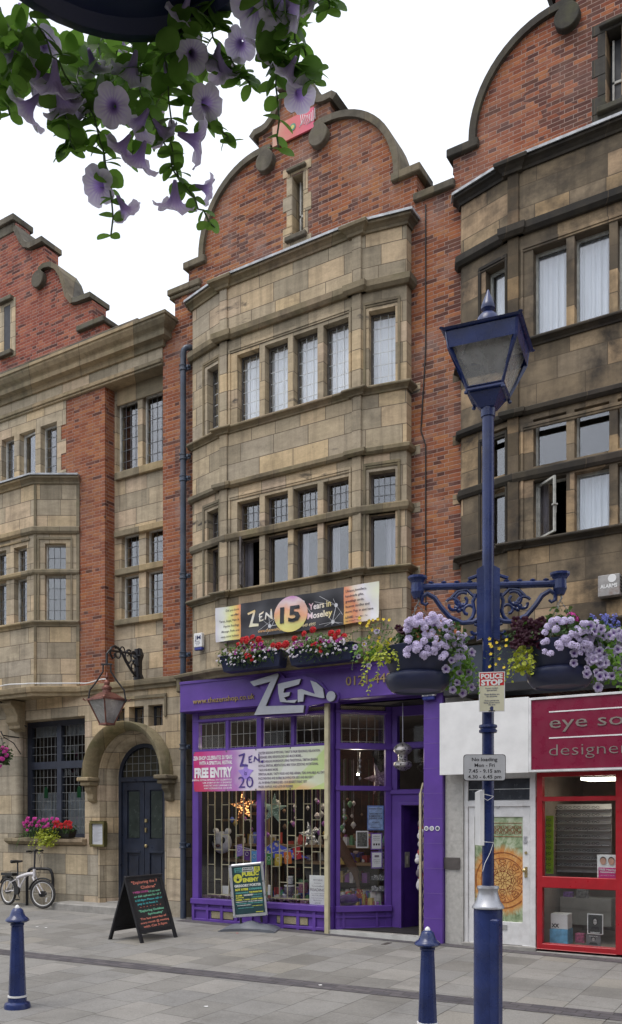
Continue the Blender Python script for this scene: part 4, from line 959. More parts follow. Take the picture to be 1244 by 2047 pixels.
solo(tx, 'web_address_lettering', M_GOLD, 'gold web address lettering at the left end of the purple fascia', 'lettering')
tx = MB(); outl(tx, '0121 449 4995', FX(11.036), X(692, 11.03), Z(700, 1370, 11.03), .13, -.014, .002, width=X(842, 11.03) - X(692, 11.03))
solo(tx, 'phone_number_lettering', M_GOLD, 'gold telephone number lettering at the right end of the purple fascia', 'lettering')
# round stickers
for i, u in enumerate((852.5, 863.5, 875)):
    m = MB(); m.lathe([(.033, -.003), (.033, 0)], (X(u, 11.155), 11.155, Z(u, 1656, 11.155)), 20, ax=((1, 0, 0), (0, 0, 1), (0, 1, 0))); m.cur = 1
    m.lathe([(.022, -.0045), (.022, -.003)], (X(u, 11.155), 11.155, Z(u, 1656, 11.155)), 20, ax=((1, 0, 0), (0, 0, 1), (0, 1, 0)))
    solo(m, 'round_sticker', [M_WHITE, paint(['grey_print', 'silver_print', 'dark_print'][i], [(.25, .25, .28), (.35, .36, .38), (.05, .06, .12)][i], .5)], ['grey round sticker leftmost of three on the purple pillar', 'silver round sticker in the middle of three on the purple pillar', 'dark blue round sticker rightmost of three on the purple pillar'][i], 'sticker', 'round stickers on the pillar')
# ================================================================ OPTICIAN BUILDING (right)
OPT = thing('optician_building', 'right gabled building with soot-blackened sandstone bay above the red and white shopfronts', 'building', (-2.5, W, 0))
OX = 4.72
plain = dict(lead=None, fm=paint('pale_window_frame', (.42, .42, .38), .6, .3, 14))
V_BL = paint('vertical_blind', (.66, .70, .74), .8, .06, 2)
bay(OPT, OX, M_STONES, M_TRIMS, True, None, [(7.83, 8.985, dict(plain, curtain=[(V_BL, 1.0, 'L')])), (6.19, 6.80, dict(plain, curtain=[(V_BL, .8, 'L'), None, None, None, None, None])), (5.25, 6.01, dict(plain, curtain=[(V_BL, 1., 'L'), None, None, None, None, None]))], 40)
m = MB(); m.wall(F, -5.35 + OX, 3.5, 3.98, 10.50, []); m.wall(F, -4.68, -5.35 + OX, 10.12, 10.62, []); m.wall(F, -4.68, -9.28 + OX, 3.98, 10.12, [])
m.build('brick_wall', M_BRICKS, OPT, fix=False)
gable(OPT, XC + OX, M_BRICKS, M_COPES, 10.62, 2.13, (.20, 10.62, 11.66))
m = MB(); m.box(-.6, 3.5, W - .07, W + .4, 10.50, 10.60); m.build('parapet_coping', M_COPES, OPT, bevel=.012)
shell(OPT, -4.66, 3.5, 10.4, M_BRICKS)
m = MB()
for zc in (5.17, 6.08, 6.9, 7.78): m.lbox(F, -4.70, -4.59, -.004, .05, zc - .06, zc + .08)
m.build('tooth_stones', M_STONES, OPT, bevel=.004)
m = MB(); m.sweep([(-4.66, W), (-4.66, 11.22), (-3.74, 11.0), (-1.32, 11.0), (-.6, 11.1), (3.5, 11.1)], prof_corn(4.0, 4.10, .12)); m.build('shopfront_cornice', M_TRIMS, OPT)
m = MB(); m.box(-4.70, 3.5, 11.12, 11.5, 3.44, 3.98); m.build('old_fascia', paint('navy_weathered_board', (.030, .038, .060), .5, .4, 2.5, .05, dirt=.3, dirtcol=(.10, .11, .12)), OPT, bevel=.005)
m = MB(); m.box(-4.70, 3.5, 11.06, 11.5, 3.32, 3.438); m.build('shutter_box', M_BLACK, OPT, bevel=.01)
# rendered pier, white door, red window
gx0 = lambda u, Y=11.25: X(u, Y)
m = MB(); m.box(-4.735, X(926, 11.22), 11.22, 11.9, -.14, 3.32); m.build('rendered_pier', paint('rough_render', (.47, .46, .43), .95, .12, 18, .9, dirt=.5, dirtcol=(.22, .21, .19)), OPT)
y = 11.25; DW = FX(y); d0, d1 = X(928, y), X(1071, y); zb_ = gz(-3.8, y)
m = MB(); m.wall(DW, d0, d1, zb_ + .03, 2.28, [(d0 + .055, d1 - .075, zb_ + .05, 1.83), (d0 + .055, d1 - .075, 1.90, 2.20)], 0, .08); m.lbox(DW, d0 + .055, d1 - .075, .03, .04, 1.90, 2.20)
m.build('door_frame', paint('chipped_white_paint', (.66, .66, .66), .5, .1, 7, .1, dirt=.35, dirtcol=(.30, .27, .24)), OPT, bevel=.006)
m = MB(); m.lbox(DW, d0 + .056, d1 - .076, .024, .03, 1.91, 2.19); fl = m.build('fanlight_glass', paint('dark_fanlight', (.045, .05, .06), .2, .3), OPT)
m = MB(); m.lbox(DW, d0 + .056, d1 - .076, .018, .024, 2.05, 2.056); m.build('glazing_bar', M_LEADW, fl)
e0, e1 = d0 + .058, d1 - .078; p0, p1 = X(948, y), X(1044, y)
m = MB(); m.wall(DW, e0, e1, zb_ + .055, 1.825, [(p0, p1, Z(1000, 1842, y), 1.68)], .02, .06)
wdoor = m.build('white_door', bpy.data.materials['chipped_white_paint'], OPT, bevel=.006)
t = NT('tie_dye_cloth'); ob = t.pos(); sx = t.n('ShaderNodeSeparateXYZ'); t.t.links.new(ob, sx.inputs[0])
mcx, mcz = X(1003, y), Z(1003, 1760, y)
dx = t.math('SUBTRACT', sx.outputs[0], mcx); dz = t.math('SUBTRACT', sx.outputs[2], mcz)
rr = t.math('SQRT', t.math('ADD', t.math('MULTIPLY', dx, dx), t.math('MULTIPLY', dz, dz)))
ang = t.math('ARCTAN2', dz, dx)
cv = t.n('ShaderNodeCombineXYZ'); t.set(cv.inputs[0], t.math('MULTIPLY', ang, 3.0)); t.set(cv.inputs[1], t.math('MULTIPLY', rr, 3.0))
sw = t.noise(cv.outputs[0], 2.2, 6, .65, 1.2)
gcol = t.ramp(sw, [(.3, (.10, .16, .07)), (.5, (.27, .34, .20)), (.7, (.50, .54, .40))]); ocol = t.ramp(sw, [(.3, (.46, .17, .04)), (.55, (.58, .28, .08)), (.75, (.62, .46, .24))])
cc = t.mix(t.ramp(t.math('ADD', rr, t.math('MULTIPLY', sw, .16)), [(.47, 1.0), (.56, 0.0)]), gcol, ocol)
cc = t.mix(t.ramp(t.math('ADD', rr, t.math('MULTIPLY', sw, .05)), [(.16, .6), (.26, 0.0)]), cc, (.55, .42, .16))
t.pbsdf(cc, .85); M_TIE = t.m
m = MB(); m.lbox(DW, p0, p1, .034, .038, Z(1000, 1842, y), 1.68); cl = m.build('printed_curtain', M_TIE, wdoor)
m = MB(); M_PRT = paint('rust_print', (.26, .07, .025), .8); PD = lambda a, c: DW(a, .0325, c)
clipx = lambda x: p0 + .003 < x < p1 - .003
def curve(pts, r=.0032):
    run = []
    for x, z in pts:
        if clipx(x): run.append(PD(x, z))
        else:
            if len(run) > 1: m.tube(run, r, 4)
            run = []
    if len(run) > 1: m.tube(run, r, 4)
for r_ in (.375, .365, .30, .295, .12): curve([(mcx + r_ * math.cos(R(a)), mcz + r_ * math.sin(R(a))) for a in range(0, 361, 5)], .0025)
for k in range(8):
    a0 = R(45 * k)
    for rr_, w_, h_ in ((.20, .075, .045), (.07, .05, .02), (.24, .04, .05), (.15, .03, .04)):
        curve([(mcx + (rr_ + w_ * math.cos(R(a))) * math.cos(a0) - h_ * math.sin(R(2 * a)) * math.sin(a0), mcz + (rr_ + w_ * math.cos(R(a))) * math.sin(a0) + h_ * math.sin(R(2 * a)) * math.cos(a0)) for a in range(0, 361, 15)], .0025)
    curve([(mcx + (.22 + .06 * math.cos(R(a))) * math.cos(a0 + .39 + .12 * math.sin(R(a))), mcz + (.22 + .06 * math.cos(R(a))) * math.sin(a0 + .39 + .12 * math.sin(R(a)))) for a in range(0, 361, 20)], .0025)
zt_ = 1.62
for zq in (1.60, 1.42): curve([(p0 + .01 + i * .02, zq) for i in range(int((p1 - p0) / .02))], .004)
for k in range(8):
    x0 = p0 + .05 + k * .088
    curve([(x0 + .04 * math.sin(R(2 * a)), 1.51 + .055 * math.cos(R(a))) for a in range(0, 361, 15)], .0028); curve([(x0 + .03 + .035 * math.cos(R(a)), 1.51 + .045 * math.sin(R(3 * a))) for a in range(0, 361, 15)], .0022)
m.build('printed_pattern', M_PRT, wdoor, fix=False)
m = MB(); xk = X(1051, y); m.lbox(DW, xk - .018, xk + .018, .008, .02, Z(1051, 1754, y), Z(1051, 1733, y)); m.lathe([(.011, .0), (.012, .02), (.026, .03), (.026, .05), (.01, .06)], (xk - .01, y + .01, Z(1051, 1740, y)), 12, ax=((1, 0, 0), (0, 0, 1), (0, -1, 0))); m.lathe([(.019, 0), (.019, .006)], (xk, y + .014, Z(1051, 1705, y)), 16, ax=((1, 0, 0), (0, 0, 1), (0, -1, 0)))
m.build('handle', bpy.data.materials['old_brass'], wdoor)
m = MB(); m.lbox(DW, X(1001, y), X(1013, y), .012, .02, Z(1007, 1859, y), Z(1007, 1849, y)); m.build('letter_box', paint('dull_grey_metal', (.3, .3, .29), .5), wdoor)
m = MB(); outl(m, '5', DW, X(1044, y) + .012, Z(1048, 1685, y), .085, .008, .022, bold=.03); outl(m, '5', DW, X(992, y), Z(996, 1616, y), .085, .010, .022, bold=.02); m.build('door_number', paint('number_grey', (.34, .34, .36), .5), wdoor)
m = MB(); m.box(-4.74, 3.5, 11.2, 11.9, -.35, gz(0, 11.3) + .055); m.build('plinth', M_KERB, OPT, bevel=.01)
m = MB(); m.box(d0 - .02, d1 + .02, 11.19, 11.34, -.3, zb_ + .052); m.build('door_sill', M_KERB, OPT, bevel=.006)
y = 11.22; RW = FX(y); r0, r1 = X(1073, y), X(1232, y) + .0; r2 = r1 + .09; r3 = 2.6
zr0 = -.02
m = MB()
H_ = [(1.84, 1.90), (.87, 1.0)]
zt1, zt0 = Z(1150, 1592, y), Z(1150, 1601, y); zm1, zm0 = Z(1150, 1754, y), Z(1150, 1777, y); zz0 = Z(1072, 1893, y); zz1 = Z(1150, 1891, y)
m.wall(RW, r0, r3, zz0 - .02, 2.26, [(a, b, c, d) for a, b in ((r0 + .075, r1), (r1 + .09, r1 + 1.15), (r1 + 1.24, r3 - .08)) for c, d in ((zz1, zm0), (zm1, zt0), (zt1, 2.2))], 0, .09)
m.build('red_window_frame', M_RED, OPT, bevel=.006)
m = MB(); m.lbox(RW, r0 + .07, r3 - .07, .045, .051, zz1 - .01, 2.21); m.build('shop_window_pane', M_GLASSD, OPT)
m = MB(); a0, a1 = r0 - .02, r3 + .3
RM = paint('pale_shop_interior', (.24, .20, .17), .9, .2, 2)
m.quad((a0, 13.6, -.1), (a1, 13.6, -.1), (a1, 13.6, 2.26), (a0, 13.6, 2.26)); m.quad((a0, 11.3, -.1), (a0, 13.6, -.1), (a0, 13.6, 2.26), (a0, 11.3, 2.26)); m.quad((a1, 13.6, -.1), (a1, 11.3, -.1), (a1, 11.3, 2.26), (a1, 13.6, 2.26)); m.quad((a0, 11.3, 2.25), (a1, 11.3, 2.25), (a1, 13.6, 2.25), (a0, 13.6, 2.25)); m.quad((a0, 13.6, -.03), (a0, 11.3, -.03), (a1, 11.3, -.03), (a1, 13.6, -.03))
m.build('room_interior', RM, OPT, fix=False)
m = MB(); xg = X(1196, 11.2); m.box(X(1178, 11.2), X(1213, 11.2), 11.185, 11.2, -.20, -.115); ab = m.build('air_brick', paint('terracotta_vent', (.20, .11, .08), .8, .2), OPT)
m = MB()
for i in range(7):
    for j in range(2): x0 = X(1178, 11.2) + .02 + i * .028; m.box(x0, x0 + .018, 11.183, 11.1855, -.19 + j * .036, -.168 + j * .036)
m.build('vent_hole', M_BLACK, ab)
# --- signboards
y = 11.02; BD = FX(y)
wb0, wb1 = X(879, y), X(1057, y)
m = MB(); m.box(wb0, wb1, y, y + .04, Z(900, 1549, y), Z(900, 1406, y) + .01); solo(m, 'blank_sign_board', M_WHITE, 'blank white signboard over the white door beside the purple pillar', 'sign', bevel=.004)
s0, s1, sz0, sz1 = X(1058, y), X(1058, y) + 2.6, Z(1150, 1541, y), Z(1150, 1389, y)
rs = thing('optician_sign', 'dark red fascia sign with white rules and carved grey letters', 'sign', ((s0 + s1) / 2, y, sz0))
m = MB(); m.box(s0 + .03, s1 - .03, y - .004, y + .05, sz0 + .03, sz1 - .03); m.build('sign_panel', paint('crimson_panel', (.19, .012, .04), .3, .1, 3), rs)
m = MB(); m.wall(BD, s0, s1, sz0, sz1, [(s0 + .03, s1 - .03, sz0 + .03, sz1 - .03)], -.02, .05); m.build('sign_frame', paint('white_trim', (.7, .7, .7), .4), rs, bevel=.003)
m = MB()
for v in (1420, 1473): z_ = Z(1150, v, y) + (.0); m.lbox(BD, X(1098, y), s1 - .15, -.008, -.004, z_ - .008, z_ + .008)
m.build('white_rule', M_WHITE, rs)
m = MB(); outl(m, 'eye source', BD, X(1099, y), Z(1100, 1456, y), .155, -.012, -.004, width=1.55); m.build('carved_letters', paint('carved_grey', (.20, .17, .15), .5, .25, 12), rs)
m = MB(); outl(m, 'designer eyewear', BD, X(1098, y), Z(1098, 1511, y), .145, -.010, -.004, width=2.05, bold=-.012); m.build('carved_letters', bpy.data.materials['carved_grey'], rs)
m = MB(); m.box(X(884, 11.215), X(920, 11.215), 11.20, 11.219, Z(900, 1737, 11.21), Z(900, 1714, 11.21)); m.cur = 1
for u in (888, 916): m.lathe([(.006, 0), (.006, .006)], (X(u, 11.2), 11.2, Z(900, 1725, 11.21)), 8, ax=((1, 0, 0), (0, 0, 1), (0, -1, 0)))
solo(m, 'wall_plaque', [paint('tarnished_plate', (.085, .075, .07), .5, .3), M_BLACK], 'small tarnished plaque on the white rendered pier', 'plaque', bevel=.002)
# ================================================================ things fixed to the fronts

dp = thing('downpipe', 'tall slate-blue drainpipe on the wall between the pub and the purple shop', 'drainpipe', (X(367), W - .11, gz(-9.5, W)))
M_PIPE = paint('slate_blue_pipe', (.040, .055, .085), .35, .35, 4, .05, dirt=.35, dirtcol=(.16, .15, .14))
xp = X(366.5, W - .11); yp = W - .11; zt_ = Z(366, 708, yp)
m = MB(); m.tube([(xp, yp, gz(-9.5, W)), (xp, yp, zt_), (xp + .01, yp, zt_ + .06), (xp + .04, yp + .02, zt_ + .10), (xp + .09, yp + .06, zt_ + .115), (xp + .12, yp + .16, zt_ + .115)], .05, 14); m.build('pipe', M_PIPE, dp, smooth=True)
for v in (736, 914, 957, 1152, 1309, 1493, 1690):
    z_ = Z(366, v, yp); m = MB(); m.lathe([(.054, -.05), (.066, -.045), (.066, -.03), (.056, -.02), (.056, .02), (.066, .03), (.066, .045), (.054, .05)], (xp, yp, z_), 16); m.box(xp, xp + .13, yp + .02, yp + .045, z_ - .035, z_ + .035); m.lathe([(.022, 0), (.022, .05)], (xp + .11, yp + .02, z_), 8, ax=((1, 0, 0), (0, 0, 1), (0, -1, 0))); m.build('pipe_bracket', M_PIPE, dp, smooth=True)
# alarm boxes
def alarm(u, v0, v1, y, label, lines, w_=.17, body=None):
    x = X(u, y); z0, z1 = Z(u, v1, y), Z(u, v0, y); a = thing('alarm_box', label, 'alarm box', (x, y, z0), 'burglar alarm boxes')
    m = MB(); m.box(x - w_ / 2, x + w_ / 2, y - .07, y, z0 + .05, z1); m.build('case', body or M_WHITE, a, bevel=.008)
    m = MB(); m.box(x - w_ / 2 + .006, x + w_ / 2 - .006, y - .068, y, z0, z0 + .049); m.build('lower_lens', paint('blue_lens', (.03, .04, .22), .3), a, bevel=.01)
    m = MB(); FF_ = FX(y - .07)
    for (s, zr, h, wd) in lines: text(m, s, FF_, x, z0 + (z1 - z0) * zr, h, wd, 'C', -.002, bold=.02)
    m.build('lettering', paint('navy_print', (.03, .04, .12), .5), a)
    return a
alarm(401, 1267, 1301, 11.2, 'small white alarm box lettered JM beside the left end of the white and black banner', [('JM', .62, .065, .12), ('SECURITY', .48, .014, .10), ('SYSTEMS', .38, .014, .10), ('0121', .29, .014, .06)])
alarm(860, 1378, 1400, 11.15, 'white and blue alarm box at the top of the purple pillar', [('ALARMS', .75, .02, .12), ('0121', .5, .018, .07), ('551 2656', .32, .018, .12)], .19)
x = X(1216, 10.95); z0, z1 = Z(1216, 1190, 10.95), Z(1216, 1147, 10.95)
a = thing('alarm_box', 'rusty weathered metal alarm box on the blackened stone bay', 'alarm box', (x, 11.1, z0), 'burglar alarm boxes')
m = MB(); m.box(x - .13, x + .13, 10.98, 11.09, z0, z1); m.build('case', paint('rusty_case', (.30, .29, .28), .6, .2, 9, .2, dirt=.8, dirtcol=(.16, .07, .04)), a, bevel=.008)
m = MB(); text(m, 'ALARMS', FX(10.978), x, z0 + .10, .045, .20, 'C', 0, bold=.03); m.build('lettering', M_WHITE, a)
m = MB(); m.lathe([(.05, -.004), (.05, 0)], (x + .04, 10.98, z0 + .21), 14, ax=((1, 0, 0), (0, 0, 1), (0, 1, 0))); m.build('sticker', M_WHITE, a)
for i in range(5): m = MB(); m.box(x + .131, x + .134, 11.0, 11.07, z0 + .05 + i * .04, z0 + .07 + i * .04); m.build('vent_slot', M_BLACK, a)
# menu case
y = W; x0, x1 = X(179, y - .08), X(208, y - .08); z0, z1 = Z(194, 1693, y - .08), Z(194, 1641, y - .08)
mc = thing('menu_case', 'brass framed menu case on the stone wall beside the pub door', 'menu case', ((x0 + x1) / 2, y, z0))
m = MB(); m.wall(FX(y - .08), x0, x1, z0, z1, [(x0 + .045, x1 - .045, z0 + .045, z1 - .045)], 0, .08); m.build('case_frame', paint('dark_brass', (.17, .15, .06), .4, .3, 6, metal=.6), mc, bevel=.008)
m = MB(); m.box(x0 + .04, x1 - .04, y - .05, y - .04, z0 + .04, z1 - .04); m.build('menu_paper', paint('menu_paper', (.50, .51, .54), .7, .1), mc)
m = MB()
for i in range(15): m.box(x0 + .08, x1 - .08 - .05 * (i % 3), y - .052, y - .0505, z1 - .09 - i * .02, z1 - .085 - i * .02)
m.build('menu_print', paint('pale_print', (.33, .33, .36), .7), mc)
# ---------------------------------------------------------------- pub wall lantern
lp = thing('wall_lantern', 'old copper four-sided lantern hanging from a scrolled black bracket by the pub door', 'lantern', (X(278, W), W, 3.98))
bx = X(278, W); ltp = at(214, 1420, 14.4); lx, ly = ltp.x, ltp.y
zl = lambda v: HC + (VH - v) / FPX * 14.4
m = MB(); m.prism([(-.05, 4.02), (.05, 4.0), (.09, 4.10), (.05, 4.18), (.05, 4.40), (.09, 4.5), (.04, 4.62), (-.04, 4.6), (-.09, 4.5), (-.05, 4.4), (-.05, 4.18), (-.09, 4.08)], lambda a, b, c: (bx + a, W - .05 + b * .08, c), 0, 1)
m.tube([(bx, W - .04, 4.05), (bx, W - .05, 4.6)], [.06, .045], 10)
for k in range(7): m.lathe([(.0, -.03), (.035, 0), (.0, .03)], (bx + .07 * math.cos(k * 2.4), W - .06, 4.05 + .085 * k), 7)
B0 = Vector((bx, W - .05, 4.52)); B1 = Vector((lx, ly, zl(1303))); 
m.tube([B0, B0.lerp(B1, .75) + Vector((0, 0, .02)), B1.lerp(B0, .08) + Vector((0, 0, .03)), B1 + Vector((0, 0, -.03)), Vector((lx, ly, zl(1328)))], .018, 8)
def spiral(c, r, t0, t1, ax, ay, rr, shrink=.75):
    pts = []
    for i in range(22):
        q = i / 21; a = t0 + (t1 - t0) * q; k = r * (1 - shrink * q); pts.append(Vector(c) + ax * (k * math.cos(a)) + ay * (k * math.sin(a)))
    m.tube(pts, [rr * (1 - .45 * i / 21) for i in range(22)], 6)
hd = (B1 - B0); hd.z = 0; L_ = hd.length; hd.normalize(); vz = Vector((0, 0, 1))
q = lambda a, c: B0 + hd * (a * L_) + vz * c
cv_ = [q(0, -.40), q(.08, -.38), q(.2, -.31), q(.38, -.19), q(.5, -.07), q(.62, 0), q(.75, .02), q(.86, -.02), q(.9, -.12), q(.82, -.2), q(.74, -.16), q(.76, -.1)]
m.tube(cv_, [.022] * 6 + [.02] * 3 + [.016] * 3, 7)
spiral(q(.28, -.10), .13, 2, -6, hd, vz, .018); spiral(q(.14, -.25), .10, 5, -2, hd, vz, .018); spiral(q(.66, -.10), .11, 1, 8, hd, vz, .016); spiral(q(.48, -.02), .08, 0, 6, hd, vz, .014); spiral(q(.10, -.05), .09, 0, 6, hd, vz, .016)
for a_, c_ in ((.2, -.06), (.35, -.02), (.42, -.12), (.12, -.14), (.3, -.2), (.55, -.04)): m.lathe([(.0, -.03), (.03, -.01), (.025, .02), (.0, .03)], q(a_, c_), 6)
m.build('bracket', M_BLACK, lp, smooth=True)
rt = Vector((cT, sT, 0)); fw_ = Vector((-sT, cT, 0)); ax1 = Vector((math.cos(R(-8)), math.sin(R(-8)), 0)); ax2 = Vector((-ax1.y, ax1.x, 0))
m = MB(); zt1 = zl(1328)
for s in (-1, 1):
    P = [(.06, zt1 + .0), (.065, zt1 - .12), (.17, zt1 - .28), (.28, zt1 - .42), (.31, zt1 - .60), (.30, zl(1404))]
    m.tube([Vector((lx, ly, z)) + rt * (s * a) for a, z in P], .014, 7)
m.tube([Vector((lx, ly, zt1)) + rt * -.09, Vector((lx, ly, zt1)) + rt * .09], .016, 7); m.build('hanger', M_BLACK, lp, smooth=True)
CU = paint('aged_copper', (.20, .085, .065), .42, .45, 9, .1, metal=.55, dirt=.4, dirtcol=(.08, .05, .045)); c0 = Vector((lx, ly, 0))
m = MB(); zr, zb1 = zl(1401), zl(1446)
def sq(h, z): return [tuple(c0 + ax1 * (sx_ * h) + ax2 * (sy * h) + vz * z) for sx_, sy in ((-1, -1), (1, -1), (1, 1), (-1, 1))]
def frus(h0, z0, h1, z1): m.hexa(sq(h0, z0) + sq(h1, z1))
frus(.235, zr, .235, zr + .03); frus(.215, zr + .031, .075, zr + .14); m.lathe([(.075, 0), (.07, .05), (.085, .06), (.085, .09), (.04, .13), (.05, .15), (.05, .18), (.015, .22), (.03, .26), (.012, .32), (.0, .35)], (lx, ly, zr + .13), 14)
for s1_, s2_ in ((-1, -1), (1, -1), (1, 1), (-1, 1)):
    a_ = c0 + ax1 * (.215 * s1_) + ax2 * (.215 * s2_) + vz * zr; b_ = c0 + ax1 * (.085 * s1_) + ax2 * (.085 * s2_) + vz * zb1; m.tube([a_, b_], .013, 5)
    m.tube([a_ + ax1 * .03 * s1_ + ax2 * .03 * s2_, a_ + ax1 * .06 * s1_ + ax2 * .06 * s2_ + vz * .03], .012, 5)
frus(.095, zb1 - .03, .095, zb1); m.build('copper_frame', CU, lp)
m = MB(); hx_ = sq(.08, zb1) + sq(.208, zr); m.add(hx_, [(0, 1, 5, 4), (1, 2, 6, 5), (2, 3, 7, 6), (3, 0, 4, 7)]); m.build('lantern_glass', paint('dirty_lantern_glass', (.30, .29, .27), .25, .35, 4), lp, fix=False)
# ---------------------------------------------------------------- banners
def wavef(x, z, amp=.012): return amp * (math.sin(x * 5.1 + z * 2.3) + .6 * math.sin(x * 11.7 - z * 4.1) + .35 * math.sin(z * 19 + x * 3))
def cloth(mb, F_, a0, a1, c0, c1, nx, nz):
    vs = [F_(a0 + (a1 - a0) * i / nx, 0, c0 + (c1 - c0) * j / nz) for j in range(nz + 1) for i in range(nx + 1)]
    fs = [(j * (nx + 1) + i, j * (nx + 1) + i + 1, (j + 1) * (nx + 1) + i + 1, (j + 1) * (nx + 1) + i) for j in range(nz) for i in range(nx)]
    mb.add(vs, fs)
# anniversary banner (follows the bay: bends at the left corner)
by = 11.02; k0, k1, k2, k3 = X(432, 11.07), X(481, by), X(688, by), X(757, by)
bt, bb = Z(688, 1172, by), Z(688, 1247, by)
def BN(a, b, c):
    y = by + (max(0, (k1 - a)) * .10) + wavef(a, c) + b; hh = (a - k0) / (k3 - k0)
    return (a, y, c + .02 * math.sin(hh * 3.14) * -1)
t = NT('black_banner_print'); p_ = t.pos(); nz_ = t.noise(p_, 2.0, 2)
t.pbsdf(t.ramp(nz_, [(.3, (.014, .014, .018)), (.7, (.045, .042, .05))]), .38, spec=.5); M_BBAN = t.m
def rainbow(name, fac_fn, els, rough=.5):
    t = NT(name); sx = t.n('ShaderNodeSeparateXYZ'); t.t.links.new(t.pos(), sx.inputs[0]); col = t.ramp(t.math('ADD', fac_fn(t, sx), t.math('MULTIPLY', t.math('SUBTRACT', t.noise(t.pos(), 3.5, 3), .5), .5)), els); t.pbsdf(col, rough); return t.m
def lin(a, b, axis='z'):
    return lambda t, sx: t.math('DIVIDE', t.math('SUBTRACT', sx.outputs[2 if axis == 'z' else 0], a), b - a)
M_PAST = rainbow('pastel_banner_left', lambda t, sx: t.math('ADD', t.math('MULTIPLY', lin(k0, k1, 'x')(t, sx), .75), t.math('MULTIPLY', lin(bb, bt)(t, sx), .15)), [(0, (.62, .60, .68)), (.3, (.72, .74, .66)), (.55, (.68, .68, .25)), (.8, (.72, .38, .10)), (1, (.66, .17, .14))])
M_PAST2 = rainbow('pastel_banner_right', lambda t, sx: t.math('ADD', t.math('MULTIPLY', lin(k2, k3, 'x')(t, sx), .7), t.math('MULTIPLY', lin(bb, bt)(t, sx), .2)), [(0, (.68, .40, .10)), (.22, (.66, .24, .12)), (.38, (.70, .58, .45)), (.6, (.72, .70, .74)), (1, (.68, .72, .42))])
bn = thing('anniversary_banner', 'long black and pastel banner reading Zen 15 Years in Moseley below the bay windows', 'banner', ((k0 + k3) / 2, by + .02, bb))
m = MB(); cloth(m, BN, k1, k2, bb, bt, 60, 8); m.build('banner_middle', M_BBAN, bn, smooth=True, fix=False)
m = MB(); cloth(m, BN, k0, k1, bb - .01, bt - .01, 16, 8); m.build('banner_end', M_PAST, bn, smooth=True, fix=False)
m = MB(); cloth(m, BN, k2, k3, bb, bt, 20, 8); m.build('banner_end', M_PAST2, bn, smooth=True, fix=False)
H_ = bt - bb; bw2 = k2 - k1
m = MB(); text(m, '15', BN, k1 + bw2 * .503, bb + H_ * .29, H_ * .42, .36, 'C', -.016, bold=.035); m.build('number', M_BLACK, bn, fix=False)
m = MB(); cx, cz = k1 + bw2 * .505, bb + H_ * .5
for i in range(36): a, b = R(i * 10), R(i * 10 + 10); [m.add([BN(cx + r0 * .29 * math.cos(t_), -.008, cz + r0 * .27 * math.sin(t_)) for r0, t_ in ((q0, a), (q0 + .2, a), (q0 + .2, b), (q0, b))], [(0, 1, 2, 3)]) for q0 in (0, .2, .4, .6, .8)]
m.build('number_disc', rainbow('pastel_disc', lin(cz - .3, cz + .3), [(0, (.7, .55, .15)), (.25, (.75, .72, .25)), (.5, (.72, .35, .2)), (.75, (.75, .6, .6)), (1, (.45, .12, .45))]), bn, fix=False)
def brush(mb, polys, F_, a, b, k, off=-.005):
    for pp in polys: mb.add([F_(a + x * k, off, b + y * k) for x, y in pp], [tuple(range(len(pp)))])
ZEN_GLYPH = [[(0, .95), (.62, 1.12), (.66, 1.0), (.40, .22), (.95, .14), (.93, -.02), (.08, 0), (.46, .92), (.05, .82)], [(1.0, .78), (1.42, .92), (1.38, .78), (1.12, .70), (1.10, .60), (1.3, .62), (1.27, .52), (1.1, .50), (1.14, .34), (1.42, .40), (1.36, .28), (1.02, .26)], [(1.5, .34), (1.58, .80), (1.66, .80), (1.96, .52), (1.98, 1.0), (2.06, .98), (2.14, .28), (2.0, .34), (1.66, .62), (1.6, .32)]]
m = MB(); brush(m, ZEN_GLYPH, BN, k1 + bw2 * .07, bb + H_ * .30, H_ * .42); m.build('logo', rainbow('gold_white_print', lin(bb + H_ * .3, bb + H_ * .8), [(0, (.75, .7, .5)), (.5, (.75, .72, .68)), (1, (.75, .5, .10))]), bn, fix=False)
m = MB(); text(m, 'Years in', BN, k1 + bw2 * .67, bb + H_ * .55, H_ * .17, bw2 * .215, off=-.005, bold=.025); text(m, 'Moseley', BN, k1 + bw2 * .66, bb + H_ * .30, H_ * .17, bw2 * .235, off=-.005, bold=.025); m.build('lettering', rainbow('warm_print', lin(k1 + bw2 * .65, k1 + bw2 * .95, 'x'), [(0, (.65, .15, .3)), (.3, (.75, .7, .7)), (.6, (.75, .65, .4)), (1, (.75, .6, .1))]), bn, fix=False)
m = MB(); text(m, 'www.thezenshop.co.uk \u2022 0121 449 4995', BN, k1 + bw2 * .18, bb + H_ * .10, H_ * .085, bw2 * .56, off=-.005, bold=.015, shear=.2); m.build('web_line', rainbow('orange_print', lin(k1, k2, 'x'), [(0, (.6, .2, .1)), (.4, (.7, .5, .2)), (.75, (.7, .6, .4)), (1, (.6, .15, .15))]), bn, fix=False)
m = MB()
for i, s in enumerate(('Unique Jewellery,', 'handmade gifts,', 'greetings cards,', 'Incense candles and', 'more! Pop in and have', 'a look!')): text(m, s, BN, k2 + .03, bt - .085 - i * .075, .034, None, off=-.005, bold=.012)
for i, s in enumerate(('Open 9.30am - 10pm - Mon - Thu', 'Open till 7pm Fri and Sat')): text(m, s, BN, k2 + .03, bb + .075 - i * .045, .018, None, off=-.005, bold=.01)
